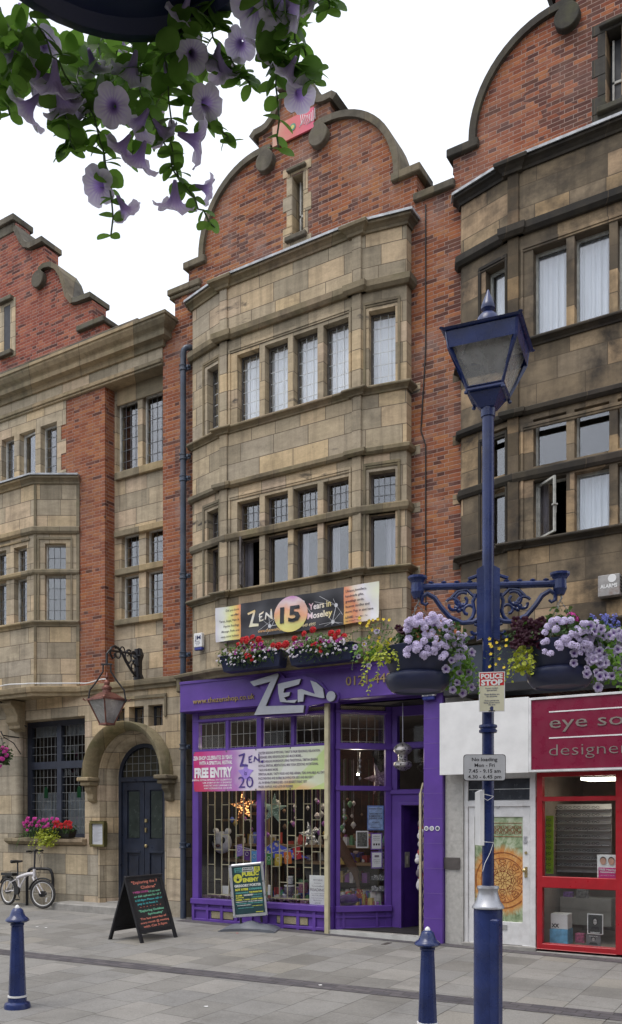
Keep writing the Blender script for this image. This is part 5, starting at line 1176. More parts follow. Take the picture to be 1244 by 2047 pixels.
for i, s in enumerate(('Did you know', 'we offer:', 'Tarot, Angel, Palm &', 'Psychic Readings', 'Massage, Reiki and', 'many more holistic', 'treatments daily?')): text(m, s, BN, k1 - .03, bt - .09 - i * .082, .034, None, 'R', off=-.005, bold=.014 if i == 1 else .005)
m.build('small_print', paint('dark_print_ink', (.06, .05, .07), .6), bn, fix=False)
m = MB(); rnd = random.Random(3)
stars = [(.30, .25), (.62, .78), (.93, .55), (.90, .12), (.36, .45)]
for (fx_, fz_) in stars:
    x0, z0 = k1 + bw2 * fx_, bb + H_ * fz_
    for j in range(6):
        a = rnd.random() * 6.3; L2 = rnd.uniform(.12, .42); x1, z1 = x0 + L2 * math.cos(a), z0 + L2 * math.sin(a) * .8
        x1 = min(max(x1, k1 + .02), k2 - .02); z1 = min(max(z1, bb + .02), bt - .02); nn = Vector((-(z1 - z0), x1 - x0)).normalized() * .0022
        N_ = 8
        for q_ in range(N_):
            ta, tb = q_ / N_, (q_ + 1) / N_; pa = (x0 + (x1 - x0) * ta, z0 + (z1 - z0) * ta); pb_ = (x0 + (x1 - x0) * tb, z0 + (z1 - z0) * tb)
            m.add([BN(pa[0] - nn.x, -.003, pa[1] - nn.y), BN(pb_[0] - nn.x, -.003, pb_[1] - nn.y), BN(pb_[0] + nn.x, -.003, pb_[1] + nn.y), BN(pa[0] + nn.x, -.003, pa[1] + nn.y)], [(0, 1, 2, 3)])
    for j in range(12): a, b = R(j * 30), R(j * 30 + 30); m.add([BN(x0, -.004, z0), BN(x0 + .03 * math.cos(a), -.004, z0 + .03 * math.sin(a)), BN(x0 + .03 * math.cos(b), -.004, z0 + .03 * math.sin(b))], [(0, 1, 2)])
m.build('star_print', paint('pale_print_white', (.62, .62, .64), .6), bn, fix=False)
# festival banner over the shop window
fy = 11.14; f0, f1 = X(388, fy), X(654, fy); fb, ft = 2.10, 2.745
def FN(a, b, c): return (a, fy + .7 * wavef(a * 1.4, c, .009) + b, c)
fn = thing('festival_banner', 'wide pink, lilac and green banner reading Free Entry across the purple shop window', 'banner', ((f0 + f1) / 2, fy, fb))
fw2, fh = f1 - f0, ft - fb
t = NT('festival_print'); ps = t.pos(); sx = t.n('ShaderNodeSeparateXYZ'); t.t.links.new(ps, sx.inputs[0])
xx = t.math('DIVIDE', t.math('SUBTRACT', sx.outputs[0], f0), fw2); zz_ = t.math('DIVIDE', t.math('SUBTRACT', sx.outputs[2], fb), fh)
nn_ = t.math('MULTIPLY', t.math('SUBTRACT', t.noise(ps, 2.2, 2), .5), .25)
c1 = t.ramp(t.math('ADD', xx, nn_), [(0, (.52, .03, .16)), (.18, (.50, .09, .32)), (.34, (.42, .20, .48)), (.46, (.66, .60, .70)), (.7, (.70, .70, .66)), (1, (.60, .66, .45))])
c1 = t.mix(t.math('MULTIPLY', t.ramp(zz_, [(0, 1.0), (.5, 0.0)]), t.ramp(xx, [(.1, .6), (.22, 0.0)])), c1, (.55, .05, .06))
c1 = t.mix(t.math('MULTIPLY', t.ramp(t.math('ADD', zz_, t.math('MULTIPLY', t.math('ABSOLUTE', t.math('SUBTRACT', xx, .74)), 1.2)), [(.15, 1.0), (.38, 0.0)]), .8), c1, (.66, .40, .12))
an = t.math('ARCTAN2', t.math('SUBTRACT', zz_, -.5), t.math('SUBTRACT', xx, .55)); ray = t.math('SINE', t.math('MULTIPLY', an, 22)); 
c1 = t.mix(t.math('MULTIPLY', t.ramp(ray, [(.1, 0.0), (.3, .5)]), t.ramp(xx, [(.5, 0.0), (.9, 1.0)])), c1, (.42, .62, .10))
t.pbsdf(c1, .4); m = MB(); cloth(m, FN, f0, f1, fb, ft, 50, 10); m.build('banner_sheet', t.m, fn, smooth=True, fix=False)
m = MB(); O = -.005
text(m, 'ZEN SHOP CELEBRATES 20 YEARS', FN, f0 + fw2 * .31, ft - .135, .060, .78, 'R', O, bold=.03); text(m, 'WITH A SPIRITUAL FESTIVAL', FN, f0 + fw2 * .31, ft - .215, .055, .66, 'R', O, bold=.03)
text(m, 'FREE ENTRY', FN, f0 + fw2 * .31, ft - .415, .145, .76, 'R', O, bold=.055)
for i, s in enumerate(('SPIRITUAL FESTIVAL WITH ALL DAY CELEBRATIONS', '12-5PM - SATURDAY 28TH MAY - AT ZEN IN MOSELEY', '140 HIGH STREET, MOSELEY, BIRMINGHAM, B13 8JU', 'WWW.THEZENSHOP.CO.UK - 0121 449 4995')): text(m, s, FN, f0 + fw2 * .305, ft - .475 - i * .045, .026, (.80, .58, .56, .55)[i], 'R', O, bold=.02)
m.build('white_lettering', paint('white_ink', (.74, .72, .74), .6), fn, fix=False)
m = MB(); brush(m, ZEN_GLYPH, FN, f0 + fw2 * .36, ft - .265, .19, O); m.add([FN(f0 + fw2 * .36 + .445 + .022 * math.cos(R(a)), O, ft - .20 + .022 * math.sin(R(a))) for a in range(0, 360, 30)], [tuple(range(12))])
text(m, 'is', FN, f0 + fw2 * .415, ft - .40, .07, None, 'C', O - .002); text(m, '20', FN, f0 + fw2 * .415, fb + .045, .18, .30, 'C', O, bold=-.0)
m.build('logo', paint('deep_violet_ink', (.07, .04, .22), .5), fn, fix=False)
m = MB(); cx, cz = f0 + fw2 * .415, ft - .375
m.add([FN(cx + (.16 if k % 2 == 0 else .085) * math.cos(R(90 + k * 36)), -.004, cz + (.16 if k % 2 == 0 else .085) * math.sin(R(90 + k * 36))) for k in range(10)], [tuple(range(10))]); m.build('star_badge', paint('lilac_ink', (.32, .22, .62), .5), fn, fix=False)
m = MB()
for i, (s, w_) in enumerate((('TASTER SESSIONS OF PSYCHIC, TAROT & PALM READINGS, RELAXATION', 1.16), ('MASSAGES, REIKI, REFLEXOLOGY AND MUCH MORE....', .84), ('SOUND HEALING WORKSHOPS USING TRADITIONAL TIBETAN SINGING', 1.12), ('BOWLS, SPIRITUAL MEDITATIONS, MINI YOGA SESSIONS, NUTRITIONAL', 1.13), ('TALKS AND MANY MORE.', .38), ('SPIRITUAL MUSIC, TASTY FOOD AND FREE HERBAL TEAS AVAILABLE ALL DAY', 1.24), ('FACE PAINTING AND BUBBLE BLOWING FOR KIDS AND BIG KIDS !', 1.04), ('ALL IN SEPARATE MARQUEES - OUR BIGGEST EVENT YET!', .92), ('PRIZES, RAFFLES AND LOTS OF FREEBIES', .67))):
    text(m, s, FN, f0 + fw2 * .51, ft - .085 - i * .0655, .036, w_ * fw2 / 2.62, 'L', O, bold=.02)
m.build('small_print', paint('grey_ink', (.16, .13, .18), .6), fn, fix=False)
m = MB()
for u_ in (.005, .26, .49, .745, .992):
    for zq in (ft - .012, fb + .014): m.lathe([(.012, -.006), (.012, 0)], FN(f0 + fw2 * u_, 0, zq), 10, ax=((1, 0, 0), (0, 0, 1), (0, 1, 0)))
m.build('eyelet', paint('dull_eyelet', (.2, .2, .2), .4, metal=.6), fn, fix=False)
# mural panel on the gable neck
m = MB(); y_ = W - .05; c_ = [(X(574, y_), Z(574, 272, y_)), (X(627.5, y_), Z(627.5, 252, y_)), (X(627.5, y_), Z(627.5, 213, y_)), (X(545, y_), Z(545, 243, y_)), (X(545, y_), Z(545, 281, y_))]
gx0_, gx1_ = X(545, y_), X(627.5, y_); gz0_, gz1_ = Z(627, 252, y_) - .02, Z(627, 213, y_)
pn = thing('painted_panel', 'small pink painted panel near the top of the middle gable', 'panel', ((gx0_ + gx1_) / 2, y_, gz0_))
m = MB(); m.box(gx0_, gx1_, y_, y_ + .03, gz0_, gz1_); m.build('board', rainbow('pink_panel_paint', lin(gx0_, gx1_, 'x'), [(0, (.5, .3, .2)), (.4, (.55, .12, .10)), (.7, (.60, .10, .14)), (1, (.6, .08, .16))]), pn)
m = MB(); PF = FX(y_ - .002); mx_, mz_ = (gx0_ + gx1_) / 2, (gz0_ + gz1_) / 2
for i in range(9): a = i * .7; m.tube([PF(mx_ + .12 + .03 * i, 0, mz_ - .05 + .02 * math.sin(i)), PF(mx_ + .16 + .03 * i, 0, mz_ + .06 * math.sin(a)), PF(mx_ + .14 + .032 * i, 0, mz_ + .1 + .03 * math.cos(a))], .006, 4)
m.build('white_squiggle', M_WHITE, pn)
m = MB(); m.lathe([(.055, -.004), (.055, 0)], PF(mx_, 0, mz_), 16, ax=((1, 0, 0), (0, 0, 1), (0, 1, 0))); m.build('disc', paint('teal_paint', (.08, .25, .18), .6), pn)
m = MB(); m.lathe([(.03, -.006), (.03, 0)], PF(mx_, 0, mz_), 16, ax=((1, 0, 0), (0, 0, 1), (0, 1, 0))); m.build('disc', paint('yellow_paint', (.55, .5, .12), .6), pn)
oc_ = thing('added_corner_block', 'dark brick block added unseen at the street corner to darken reflections in the angled glass', 'building', (24, -5, 0))  # unseen block added so the angled pane reflects dark instead of sky
m = MB(); m.box(17, 30, -30, 7, -.9, 11.5); m.build('wall', M_BRICKS, oc_); m = MB(); m.prism([(-30.4, 11.5), (7.4, 11.5), (-11, 15)], lambda a, b, c: (b, a, c), 16.6, 30.4); m.build('roof', bpy.data.materials['slate'], oc_)
m = MB()
for i in range(8): m.box(16.96, 17.02, -27 + i * 4.2, -25.4 + i * 4.2, 3.6, 5.4)
m.build('window', paint('dark_reflection_window', (.05, .05, .06), .2), oc_)
# opposite side of the street, added unseen to darken what the glass reflects
ob_ = thing('added_opposite_terrace', 'brick terrace added unseen across the street to darken reflections in the shop glass', 'building', (-12, -15, 0))
m = MB(); m.box(-60, 14, -26, -15, -.6, 9.5); m.build('wall', paint('dark_terrace_brick', (.045, .03, .026), .9, .3, 2), ob_)
m = MB(); m.prism([(-26.4, 9.5), (-14.6, 9.5), (-20.5, 12.5)], lambda a, b, c: (b, a, c), -60.5, 14.5); m.build('roof', bpy.data.materials['slate'], ob_)
m = MB()
for i in range(17): m.box(-58 + i * 4, -56.6 + i * 4, -15.02, -14.97, 4.4, 6.2)
o_w = m.build('window', paint('pale_reflection_window', (.5, .5, .5), .3), ob_)
m = MB()
for i in range(11): m.box(-57 + i * 6.2, -52 + i * 6.2, -15.03, -14.96, .2, 2.8)
m.build('shop_window', paint('dark_shop_window', (.03, .03, .035), .1), ob_)
# ================================================================ plants
def leafmat(name, a, b, rough=.5, trans=.25, spec=.3):
    t = NT(name); p = t.pos(); r = t.n('ShaderNodeObjectInfo').outputs['Random']; nz = t.noise(p, 45, 2)
    col = t.ramp(nz, [(.3, a), (.7, b)]); P = t.n('ShaderNodeBsdfPrincipled'); t.set(P.inputs['Base Color'], col); t.set(P.inputs['Roughness'], rough); t.set(P.inputs['Specular IOR Level'], spec)
    T = t.n('ShaderNodeBsdfTranslucent'); t.set(T.inputs[0], t.mix(.5, col, (b[0] * 1.6, b[1] * 1.7, b[2]))); mx = t.n('ShaderNodeMixShader', {0: trans}); t.t.links.new(P.outputs[0], mx.inputs[1]); t.t.links.new(T.outputs[0], mx.inputs[2]); t.t.links.new(mx.outputs[0], t.out.inputs[0]); return t.m
L_PET = leafmat('petunia_leaf', (.085, .18, .032), (.17, .31, .065), trans=.55)
L_DARK = leafmat('dark_leaf', (.022, .055, .014), (.07, .13, .035))
L_LIME = leafmat('lime_leaf', (.30, .36, .035), (.52, .56, .08))
L_MID = leafmat('mid_leaf', (.05, .10, .03), (.13, .20, .07))
M_STEM = paint('green_stem', (.09, .14, .05), .6)
def petmat(name, edge, mid, core, vein, tr=.45):
    t = NT(name); o = t.obj(); sx = t.n('ShaderNodeSeparateXYZ'); t.t.links.new(o, sx.inputs[0])
    rr = t.math('SQRT', t.math('ADD', t.math('POWER', sx.outputs[0], 2), t.math('POWER', sx.outputs[1], 2)))
    an = t.math('ARCTAN2', sx.outputs[1], sx.outputs[0]); vn = t.math('POWER', t.math('ABSOLUTE', t.math('SINE', t.math('MULTIPLY', an, 10))), 6)
    col = t.ramp(rr, [(.0, core), (.10, core), (.24, vein), (.42, mid), (.8, edge)])
    vf = t.math('MULTIPLY', t.math('SUBTRACT', 1, t.ramp(rr, [(.2, 0.0), (.9, 1.0)])), t.math('SUBTRACT', 1, t.ramp(vn, [(.0, 0.0), (.35, 1.0)])))
    col = t.mix(t.math('MULTIPLY', vf, .7), col, vein)
    P = t.n('ShaderNodeBsdfPrincipled'); t.set(P.inputs['Base Color'], col); t.set(P.inputs['Roughness'], .6)
    T = t.n('ShaderNodeBsdfTranslucent'); t.set(T.inputs[0], col); mx = t.n('ShaderNodeMixShader', {0: tr}); t.t.links.new(P.outputs[0], mx.inputs[1]); t.t.links.new(T.outputs[0], mx.inputs[2]); t.t.links.new(mx.outputs[0], t.out.inputs[0]); return t.m
F_LIL = petmat('lilac_petal', (.60, .55, .70), (.56, .48, .68), (.03, .015, .09), (.20, .10, .36))
F_NEA = petmat('near_lilac_petal', (.90, .86, .95), (.88, .84, .94), (.10, .04, .24), (.60, .46, .80), .72)
BACK = {'near_lilac_petal': petmat('near_petal_back', (.88, .84, .94), (.86, .80, .93), (.58, .48, .70), (.70, .60, .84), .72)}
F_MAG = petmat('magenta_petal', (.50, .06, .36), (.45, .06, .34), (.10, .01, .12), (.25, .03, .25))
F_BUR = petmat('burgundy_petal', (.055, .006, .022), (.045, .004, .018), (.25, .24, .10), (.05, .006, .02))
F_VER = paint('pale_verbena_petal', (.62, .55, .76), .7, .2, 30)
F_RED = paint('scarlet_petal', (.55, .012, .018), .6, .3, 30)
F_PNK = paint('pink_petal', (.62, .06, .36), .6, .3, 30)
F_YEL = paint('yellow_petal', (.70, .52, .03), .6, .15, 30)
F_WHT = paint('white_petal', (.66, .62, .68), .7, .15, 30)
F_BLU = paint('blue_lobelia_petal', (.16, .18, .52), .7, .25, 30)
def mesh_of(mb, name, mat, smooth=True):
    o = mb.build(name, mat, None, smooth=False, fix=False); me = o.data; bpy.data.objects.remove(o)
    if smooth: me.polygons.foreach_set('use_smooth', [True] * len(me.polygons))
    return me
def petunia_mesh(mat, seed, lobes=5, ruff=.12):   # unit radius, opening along +z
    rnd = random.Random(seed); mb = MB(); n = 30; prof = [(.06, -.95), (.10, -.80), (.15, -.5), (.24, -.24), (.38, -.06), (.58, .03), (.82, .05), (1.0, .0)]
    ph = rnd.random() * 6
    for j, (r, z) in enumerate(prof):
        for k in range(n):
            a = 2 * math.pi * k / n; w_ = abs(math.sin(a * lobes / 2)) ** .5; q = j / (len(prof) - 1); s = 1 - (.20 * (1 - w_)) * q ** 2 + .03 * math.sin(3 * a + ph) * q
            mb.v.append((r * s * math.cos(a), r * s * math.sin(a), z + ruff * q ** 3 * math.sin(a * lobes + ph) + .05 * q ** 3 * math.sin(a * 11 + ph)))
    for j in range(len(prof) - 1):
        for k in range(n): k2 = (k + 1) % n; mb.f.append((j * n + k, j * n + k2, (j + 1) * n + k2, (j + 1) * n + k)); mb.m.append(0)
    if mat.name in BACK:
        N0 = len(mb.v); mb.v += [(x * 1.02 + .012 * x / max(.05, math.hypot(x, y)), y * 1.02 + .012 * y / max(.05, math.hypot(x, y)), z - .018) for x, y, z in mb.v]; mb.f += [tuple(i + N0 for i in f) for f in mb.f]; mb.m += [1] * len(mb.m)
        return mesh_of(mb, 'petunia_flower', [mat, BACK[mat.name]])
    return mesh_of(mb, 'petunia_flower', mat)
def floret(mb, c, nrm, r, k=5):
    nrm = Vector(nrm).normalized(); a = nrm.orthogonal().normalized(); b = nrm.cross(a); ph = random.random() * 6
    vs = [Vector(c) - nrm * r * .15]
    for i in range(k * 2): t_ = ph + math.pi * i / k; q = r * (1 if i % 2 == 0 else .62); vs.append(Vector(c) + a * q * math.cos(t_) + b * q * math.sin(t_) + nrm * (.12 * r * (i % 2)))
    mb.add(vs, [(0, 1 + i, 1 + (i + 1) % (2 * k)) for i in range(2 * k)])
def cluster_mesh(mat, seed, n=20, r=.30, flat=.55):
    random.seed(seed); mb = MB()
    for i in range(n):
        y_ = 1 - i / n * .95; a = i * 2.4; q = math.sqrt(1 - y_ * y_); d = Vector((q * math.cos(a), q * math.sin(a), y_)); floret(mb, (d.x * .75, d.y * .75, d.z * flat * .75), d + Vector((0, 0, .4)), r * random.uniform(.8, 1.1))
    return mesh_of(mb, 'flower_cluster', mat, False)
def floret_mesh(mat, k=5): mb = MB(); random.seed(5); floret(mb, (0, 0, 0), (0, 0, 1), 1, k); return mesh_of(mb, 'floret', mat, False)
FL = {'lil': [petunia_mesh(F_LIL, s) for s in (1, 2, 3)], 'nea': [petunia_mesh(F_NEA, s) for s in (7, 8, 9)], 'mag': [petunia_mesh(F_MAG, 4)], 'bur': [petunia_mesh(F_BUR, 6)], 'ver': [cluster_mesh(F_VER, s) for s in (1, 2)],
      'red': [cluster_mesh(F_RED, 3, 14, .5)], 'pnk': [cluster_mesh(F_PNK, 4, 14, .5)], 'yel': [floret_mesh(F_YEL)], 'wht': [cluster_mesh(F_WHT, 5, 5, .5)], 'blu': [cluster_mesh(F_BLU, 6, 6, .45)]}
def put_flower(parent, kind, p, d, r, name='flower', roll=None):
    me = random.choice(FL[kind]); o = bpy.data.objects.new(name, me); COL.objects.link(o); o.parent = parent
    q = Vector(d).normalized().to_track_quat('Z', 'Y'); o.rotation_mode = 'QUATERNION'
    o.rotation_quaternion = q @ Matrix.Rotation(random.uniform(0, 6.28), 3, 'Z').to_quaternion()
    o.location = Vector(p) - ORI[parent.name]; o.scale = (r, r, r); return o
def leaf(mb, p, d, up, L, w_, fold=.18, tip=.25, curl=.15):
    if tip > 1: prof_ = [(0, .12), (.10, .58), (.28, .92), (.5, 1.0), (.7, .93), (.88, .62), (1, .18)]
    else: prof_ = [(0, .04), (.18, .62), (.42, 1.0), (.68, .88), (.88, .5), (1, tip * .3)]
    d = Vector(d).normalized(); up = Vector(up); s = d.cross(up); s = s.normalized() if s.length > 1e-5 else d.orthogonal().normalized(); n = s.cross(d)
    prof = prof_; vs = []
    for t_, q in prof: c = Vector(p) + d * (t_ * L) - n * (curl * L * t_ * t_); vs += [c - s * (w_ / 2 * q) + n * (fold * w_ * q * .5), c, c + s * (w_ / 2 * q) + n * (fold * w_ * q * .5)]
    fs = []
    for i in range(len(prof) - 1): a = i * 3; fs += [(a, a + 1, a + 4, a + 3), (a + 1, a + 2, a + 5, a + 4)]
    mb.add(vs, fs)
def rdir(): 
    while True:
        v = Vector((random.uniform(-1, 1), random.uniform(-1, 1), random.uniform(-1, 1)))
        if .05 < v.length < 1: return v.normalized()
def blob_leaves(mb, c, rad, n, L, w_, shell_=.5, drop=0.0):
    c = Vector(c)
    for i in range(n):
        v = rdir(); q = random.uniform(shell_, 1.05) ; p = c + Vector((v.x * rad[0], v.y * rad[1], v.z * rad[2])) * q
        d = (v + rdir() * .8 + Vector((0, 0, -drop))).normalized(); k = random.uniform(.65, 1.2); leaf(mb, p, d, v + rdir() * .5 + Vector((0, 0, .4)), L * k, w_ * k)
def trail(mb, st, p, L, n, leafL, leafW, out, droop=1.0, wob=.3, seed=None):
    """hanging stem with paired leaves; returns the points"""
    d = Vector(out).normalized(); pts = [Vector(p)]; step = L / n
    for i in range(n):
        d = (d + Vector((0, 0, -1)) * .28 * droop + rdir() * wob * .35).normalized(); pts.append(pts[-1] + d * step)
        for s in (-1, 1):
            if random.random() < .85:
                sd = d.cross(Vector((0, 0, 1))); sd = sd.normalized() if sd.length > .1 else Vector((1, 0, 0)); k = random.uniform(.6, 1.1) * (1 - .4 * i / n)
                sd = (Matrix.Rotation(random.uniform(-1.3, 1.3), 3, d) @ sd)
                leaf(mb, pts[-1], sd * s + d * .5 + rdir() * .3, rdir() + Vector((0, 0, .8)), leafL * k, leafW * k)
    st.tube(pts, [leafL * .045] * len(pts), 5, False); return pts
# ---------------------------------------------------------------- street lamp
def make_lamp():
    t_ = thing('street_lamp', 'tall blue lamp post with four-sided glass lantern, flower basket arms and signs', 'street lamp', (0, 0, 0))
    m = MB(); m.lathe([(.13, -.3), (.13, .02), (.094, .03), (.094, 1.16)], (0, 0, 0), 32); m.build('lower_column', M_BLUE, t_, smooth=True)
    m = MB(); m.box(.035, .100, -.085, -.02, .15, 1.10); m.build('access_door', M_BLUE, t_, bevel=.01)
    m = MB(); m.lathe([(.105, 1.162), (.106, 1.17), (.100, 1.182), (.080, 1.21), (.068, 1.25), (.063, 1.275), (.066, 1.285), (.072, 1.295), (.070, 1.308), (.040, 1.312)], (0, 0, 0), 32); m.build('silver_collar', paint('silver_paint', (.42, .43, .46), .35, .08, metal=.5), t_, smooth=True)
    m = MB(); m.lathe([(.039, 1.3), (.039, 4.78)], (0, 0, 0), 24); m.build('upper_column', M_BLUE, t_, smooth=True)
    m = MB(); m.lathe([(.040, 2.32), (.058, 2.325), (.060, 2.34), (.050, 2.347), (.050, 2.352), (.060, 2.36), (.058, 2.375), (.040, 2.38)], (0, 0, 0), 24); m.lathe([(.040, 4.66), (.047, 4.665), (.050, 4.74), (.040, 4.745)], (0, 0, 0), 24); m.build('collar_ring', M_BLUE, t_, smooth=True)
    m = MB()
    a1_, a2_ = Vector((math.cos(R(9)), math.sin(R(9)), 0)), Vector((-math.sin(R(9)), math.cos(R(9)), 0)); Zv = Vector((0, 0, 1))
    def sqr(h, z): return [tuple(a1_ * (sx_ * h) + a2_ * (sy * h) + Zv * z) for sx_, sy in ((-1, -1), (1, -1), (1, 1), (-1, 1))]
    m.hexa(sqr(.05, 4.73) + sqr(.105, 4.84)); m.hexa(sqr(.125, 4.842) + sqr(.125, 4.865)); m.build('lantern_base', M_BLUE, t_, bevel=.004)
    zb_, zt2 = 4.866, 5.30; hb, ht = .115, .225
    m = MB()
    for sx_, sy in ((-1, -1), (1, -1), (1, 1), (-1, 1)):
        A_ = a1_ * (sx_ * hb) + a2_ * (sy * hb) + Zv * zb_; B_ = a1_ * (sx_ * ht) + a2_ * (sy * ht) + Zv * zt2; m.tube([A_, B_], .0125, 4)
        m.lathe([(.0, -.03), (.014, -.02), (.014, -.005), (.006, .0)], a1_ * (sx_ * .12) + a2_ * (sy * .12) + Zv * 4.845, 8)
    for h, z, r_ in ((hb, zb_ + .01, .011), (ht - .004, zt2 - .006, .012)):
        q = [Vector(p_) for p_ in sqr(h, z)]
        for i in range(4): m.tube([q[i], q[(i + 1) % 4]], r_, 4)
    m.build('lantern_frame', M_BLUE, t_)
    m = MB(); m.hexa(sqr(.245, zt2) + sqr(.262, zt2 + .035)); m.hexa(sqr(.250, zt2 + .036) + sqr(.085, zt2 + .135))
    for sx_, sy in ((-1, -1), (1, -1), (1, 1), (-1, 1)): m.lathe([(.014, 0), (.018, .02), (.0, .035)], a1_ * (sx_ * .252) + a2_ * (sy * .252) + Zv * (zt2 + .025), 8)
    m.build('lantern_roof', M_BLUE, t_, bevel=.004)
    m = MB(); m.lathe([(.10, 5.42), (.085, 5.43), (.06, 5.46), (.055, 5.475), (.078, 5.48), (.080, 5.50), (.072, 5.535), (.050, 5.56), (.03, 5.57), (.035, 5.58), (.046, 5.59), (.047, 5.605), (.042, 5.62), (.03, 5.65), (.014, 5.68), (.008, 5.70), (.0, 5.71)], (0, 0, 0), 24); m.build('finial', M_BLUE, t_, smooth=True)
    m = MB(); q0_, q1_ = sqr(hb - .004, zb_ + .01), sqr(ht - .006, zt2 - .01); m.add(q0_ + q1_, [(0, 1, 5, 4), (1, 2, 6, 5), (2, 3, 7, 6), (3, 0, 4, 7)])
    t2 = NT('smeared_lamp_glass'); n_ = t2.noise(t2.obj(), 7, 5, .7, 1.5); D_f = t2.n('ShaderNodeBsdfDiffuse', {'Color': (.72, .72, .68, 1)}); T_ = t2.n('ShaderNodeBsdfTransparent', {'Color': (.9, .9, .9, 1)}); G_ = t2.n('ShaderNodeBsdfGlossy', {'Roughness': .08}); mx = t2.n('ShaderNodeMixShader'); t2.set(mx.inputs[0], t2.ramp(n_, [(.2, .24), (.8, .40)])); t2.t.links.new(T_.outputs[0], mx.inputs[1]); t2.t.links.new(D_f.outputs[0], mx.inputs[2]); m2 = t2.n('ShaderNodeMixShader', {0: .08}); t2.t.links.new(mx.outputs[0], m2.inputs[1]); t2.t.links.new(G_.outputs[0], m2.inputs[2]); t2.t.links.new(m2.outputs[0], t2.out.inputs[0])
    m.build('lantern_glass', t2.m, t_, fix=False)
    m = MB(); m.lathe([(.02, 5.29), (.15, 5.27), (.16, 5.22), (.13, 5.19), (.05, 5.18)], (0, 0, 0), 20); m.lathe([(.0, 5.08), (.025, 5.09), (.045, 5.13), (.04, 5.18), (.02, 5.2)], (0, 0, 0), 14); m.build('lamp_fitting', paint('grey_reflector', (.20, .20, .18), .5, .3, metal=.2), t_, smooth=True); m = MB(); m.add(sqr(.215, 5.285), [(0, 1, 2, 3)]); m.build('added_reflector', paint('added_reflector_white', (.75, .75, .72), .4), t_)  # white plane added under the lantern roof to brighten the inside
    for o_ in t_.children:
        for v_ in o_.data.vertices:
            z_ = v_.co.z
            if z_ > 4.6: v_.co.z = 4.41 + (z_ - 4.66) * .79 if z_ <= 5.30 else (4.917 + (z_ - 5.30) * .3 if z_ < 5.435 and o_.name.startswith('lantern_roof') else 4.96 + (z_ - 5.44) * 1.12)
    # basket arms
    ad_ = Vector((math.cos(R(26)), math.sin(R(26)), 0)); an_ = Vector((-ad_.y, ad_.x, 0))
    m = MB()
    N0 = 0
    for s in (-1, 1):
        hexp = []
        m.hexa([tuple(ad_ * a + an_ * b + Zv * c) for a, b, c in ((s * .02, -.022, 2.88), (s * .075, -.022, 2.86), (s * .075, .022, 2.86), (s * .02, .022, 2.88), (s * .02, -.022, 3.36), (s * .075, -.022, 3.33), (s * .075, .022, 3.33), (s * .02, .022, 3.36))])
        m.tube([ad_ * (s * .06) + Zv * 3.225, ad_ * (s * .43) + Zv * 3.225], .024, 10)
        for k in range(4): m.lathe([(.018, .02), (.020, .03), (.010, .035), (.0, .04)], ad_ * (s * (.12 + .085 * k)) + Zv * 3.225, 8)
        m.tube([ad_ * (s * .07) + Zv * 3.29, ad_ * (s * .13) + Zv * 3.27], .012, 6)
        m.lathe([(.028, 3.15), (.045, 3.19), (.042, 3.25), (.05, 3.265), (.065, 3.28), (.065, 3.295), (.0, 3.30)], ad_ * (s * .465), 12)
        m.tube([ad_ * (s * .09) + Zv * 2.885, ad_ * (s * .12) + Zv * 2.875, ad_ * (s * .13) + Zv * 2.89], .012, 6)
    m.v = [(p[0], p[1], p[2] + .075) for p in m.v]; m.build('bracket_arm', M_BLUE, t_)
    def scroll(s):
        m = MB(); q = lambda a, c: ad_ * (s * a) + Zv * c
        m.tube([q(.07, 3.00), q(.10, 2.985), q(.17, 2.98), (q(.25, 3.02)), q(.31, 3.09), q(.35, 3.15), q(.40, 3.18), q(.435, 3.16), q(.435, 3.12), q(.41, 3.105), q(.395, 3.12)], [.017] * 8 + [.013, .011, .010], 8)
        m.tube([q(.08, 3.17), q(.10, 3.12), q(.09, 3.06), q(.10, 3.02), q(.13, 2.99)], .013, 7)
        for c_, r_, t0, t1 in (((.17, 3.13), .055, 2.2, -4.0), ((.23, 3.10), .05, .5, 6.5), ((.13, 3.06), .045, 3.8, -1.5), ((.09, 2.93), .04, 1.5, 6.0)):
            pts = []
            for i in range(18): f = i / 17; a = t0 + (t1 - t0) * f; k = r_ * (1 - .5 * f); pts.append(q(c_[0] + k * math.cos(a), c_[1] + k * math.sin(a)))
            m.tube(pts, .011, 7)
        m.tube([q(.08, 3.14), q(.14, 3.20), q(.20, 3.19), q(.24, 3.15)], .012, 7)
        for k in range(5): a = k * 1.256; m.lathe([(.0, -.012), (.018, 0), (.0, .014)], q(.185 + .022 * math.cos(a), 3.085 + .022 * math.sin(a)), 8, ax=(tuple(ad_), (0, 0, 1), tuple(-an_)))
        m.v = [(p[0], p[1], p[2] + .075) for p in m.v]; return m.build('scroll_work', M_BLUE, t_, smooth=True)
    scroll(-1); scroll(1); return t_, ad_
lamp, AD = make_lamp()
LP = at(976, 1600, 5.8); LGZ = gz(LP.x, LP.y); lamp.location = (LP.x, LP.y, -.10); ORI[lamp.name] = Vector(lamp.location)
lamp['label'] = 'tall blue lamp post with glass lantern and scrolled arms in front of the white door'
LZ = Vector((LP.x, LP.y, -.10))
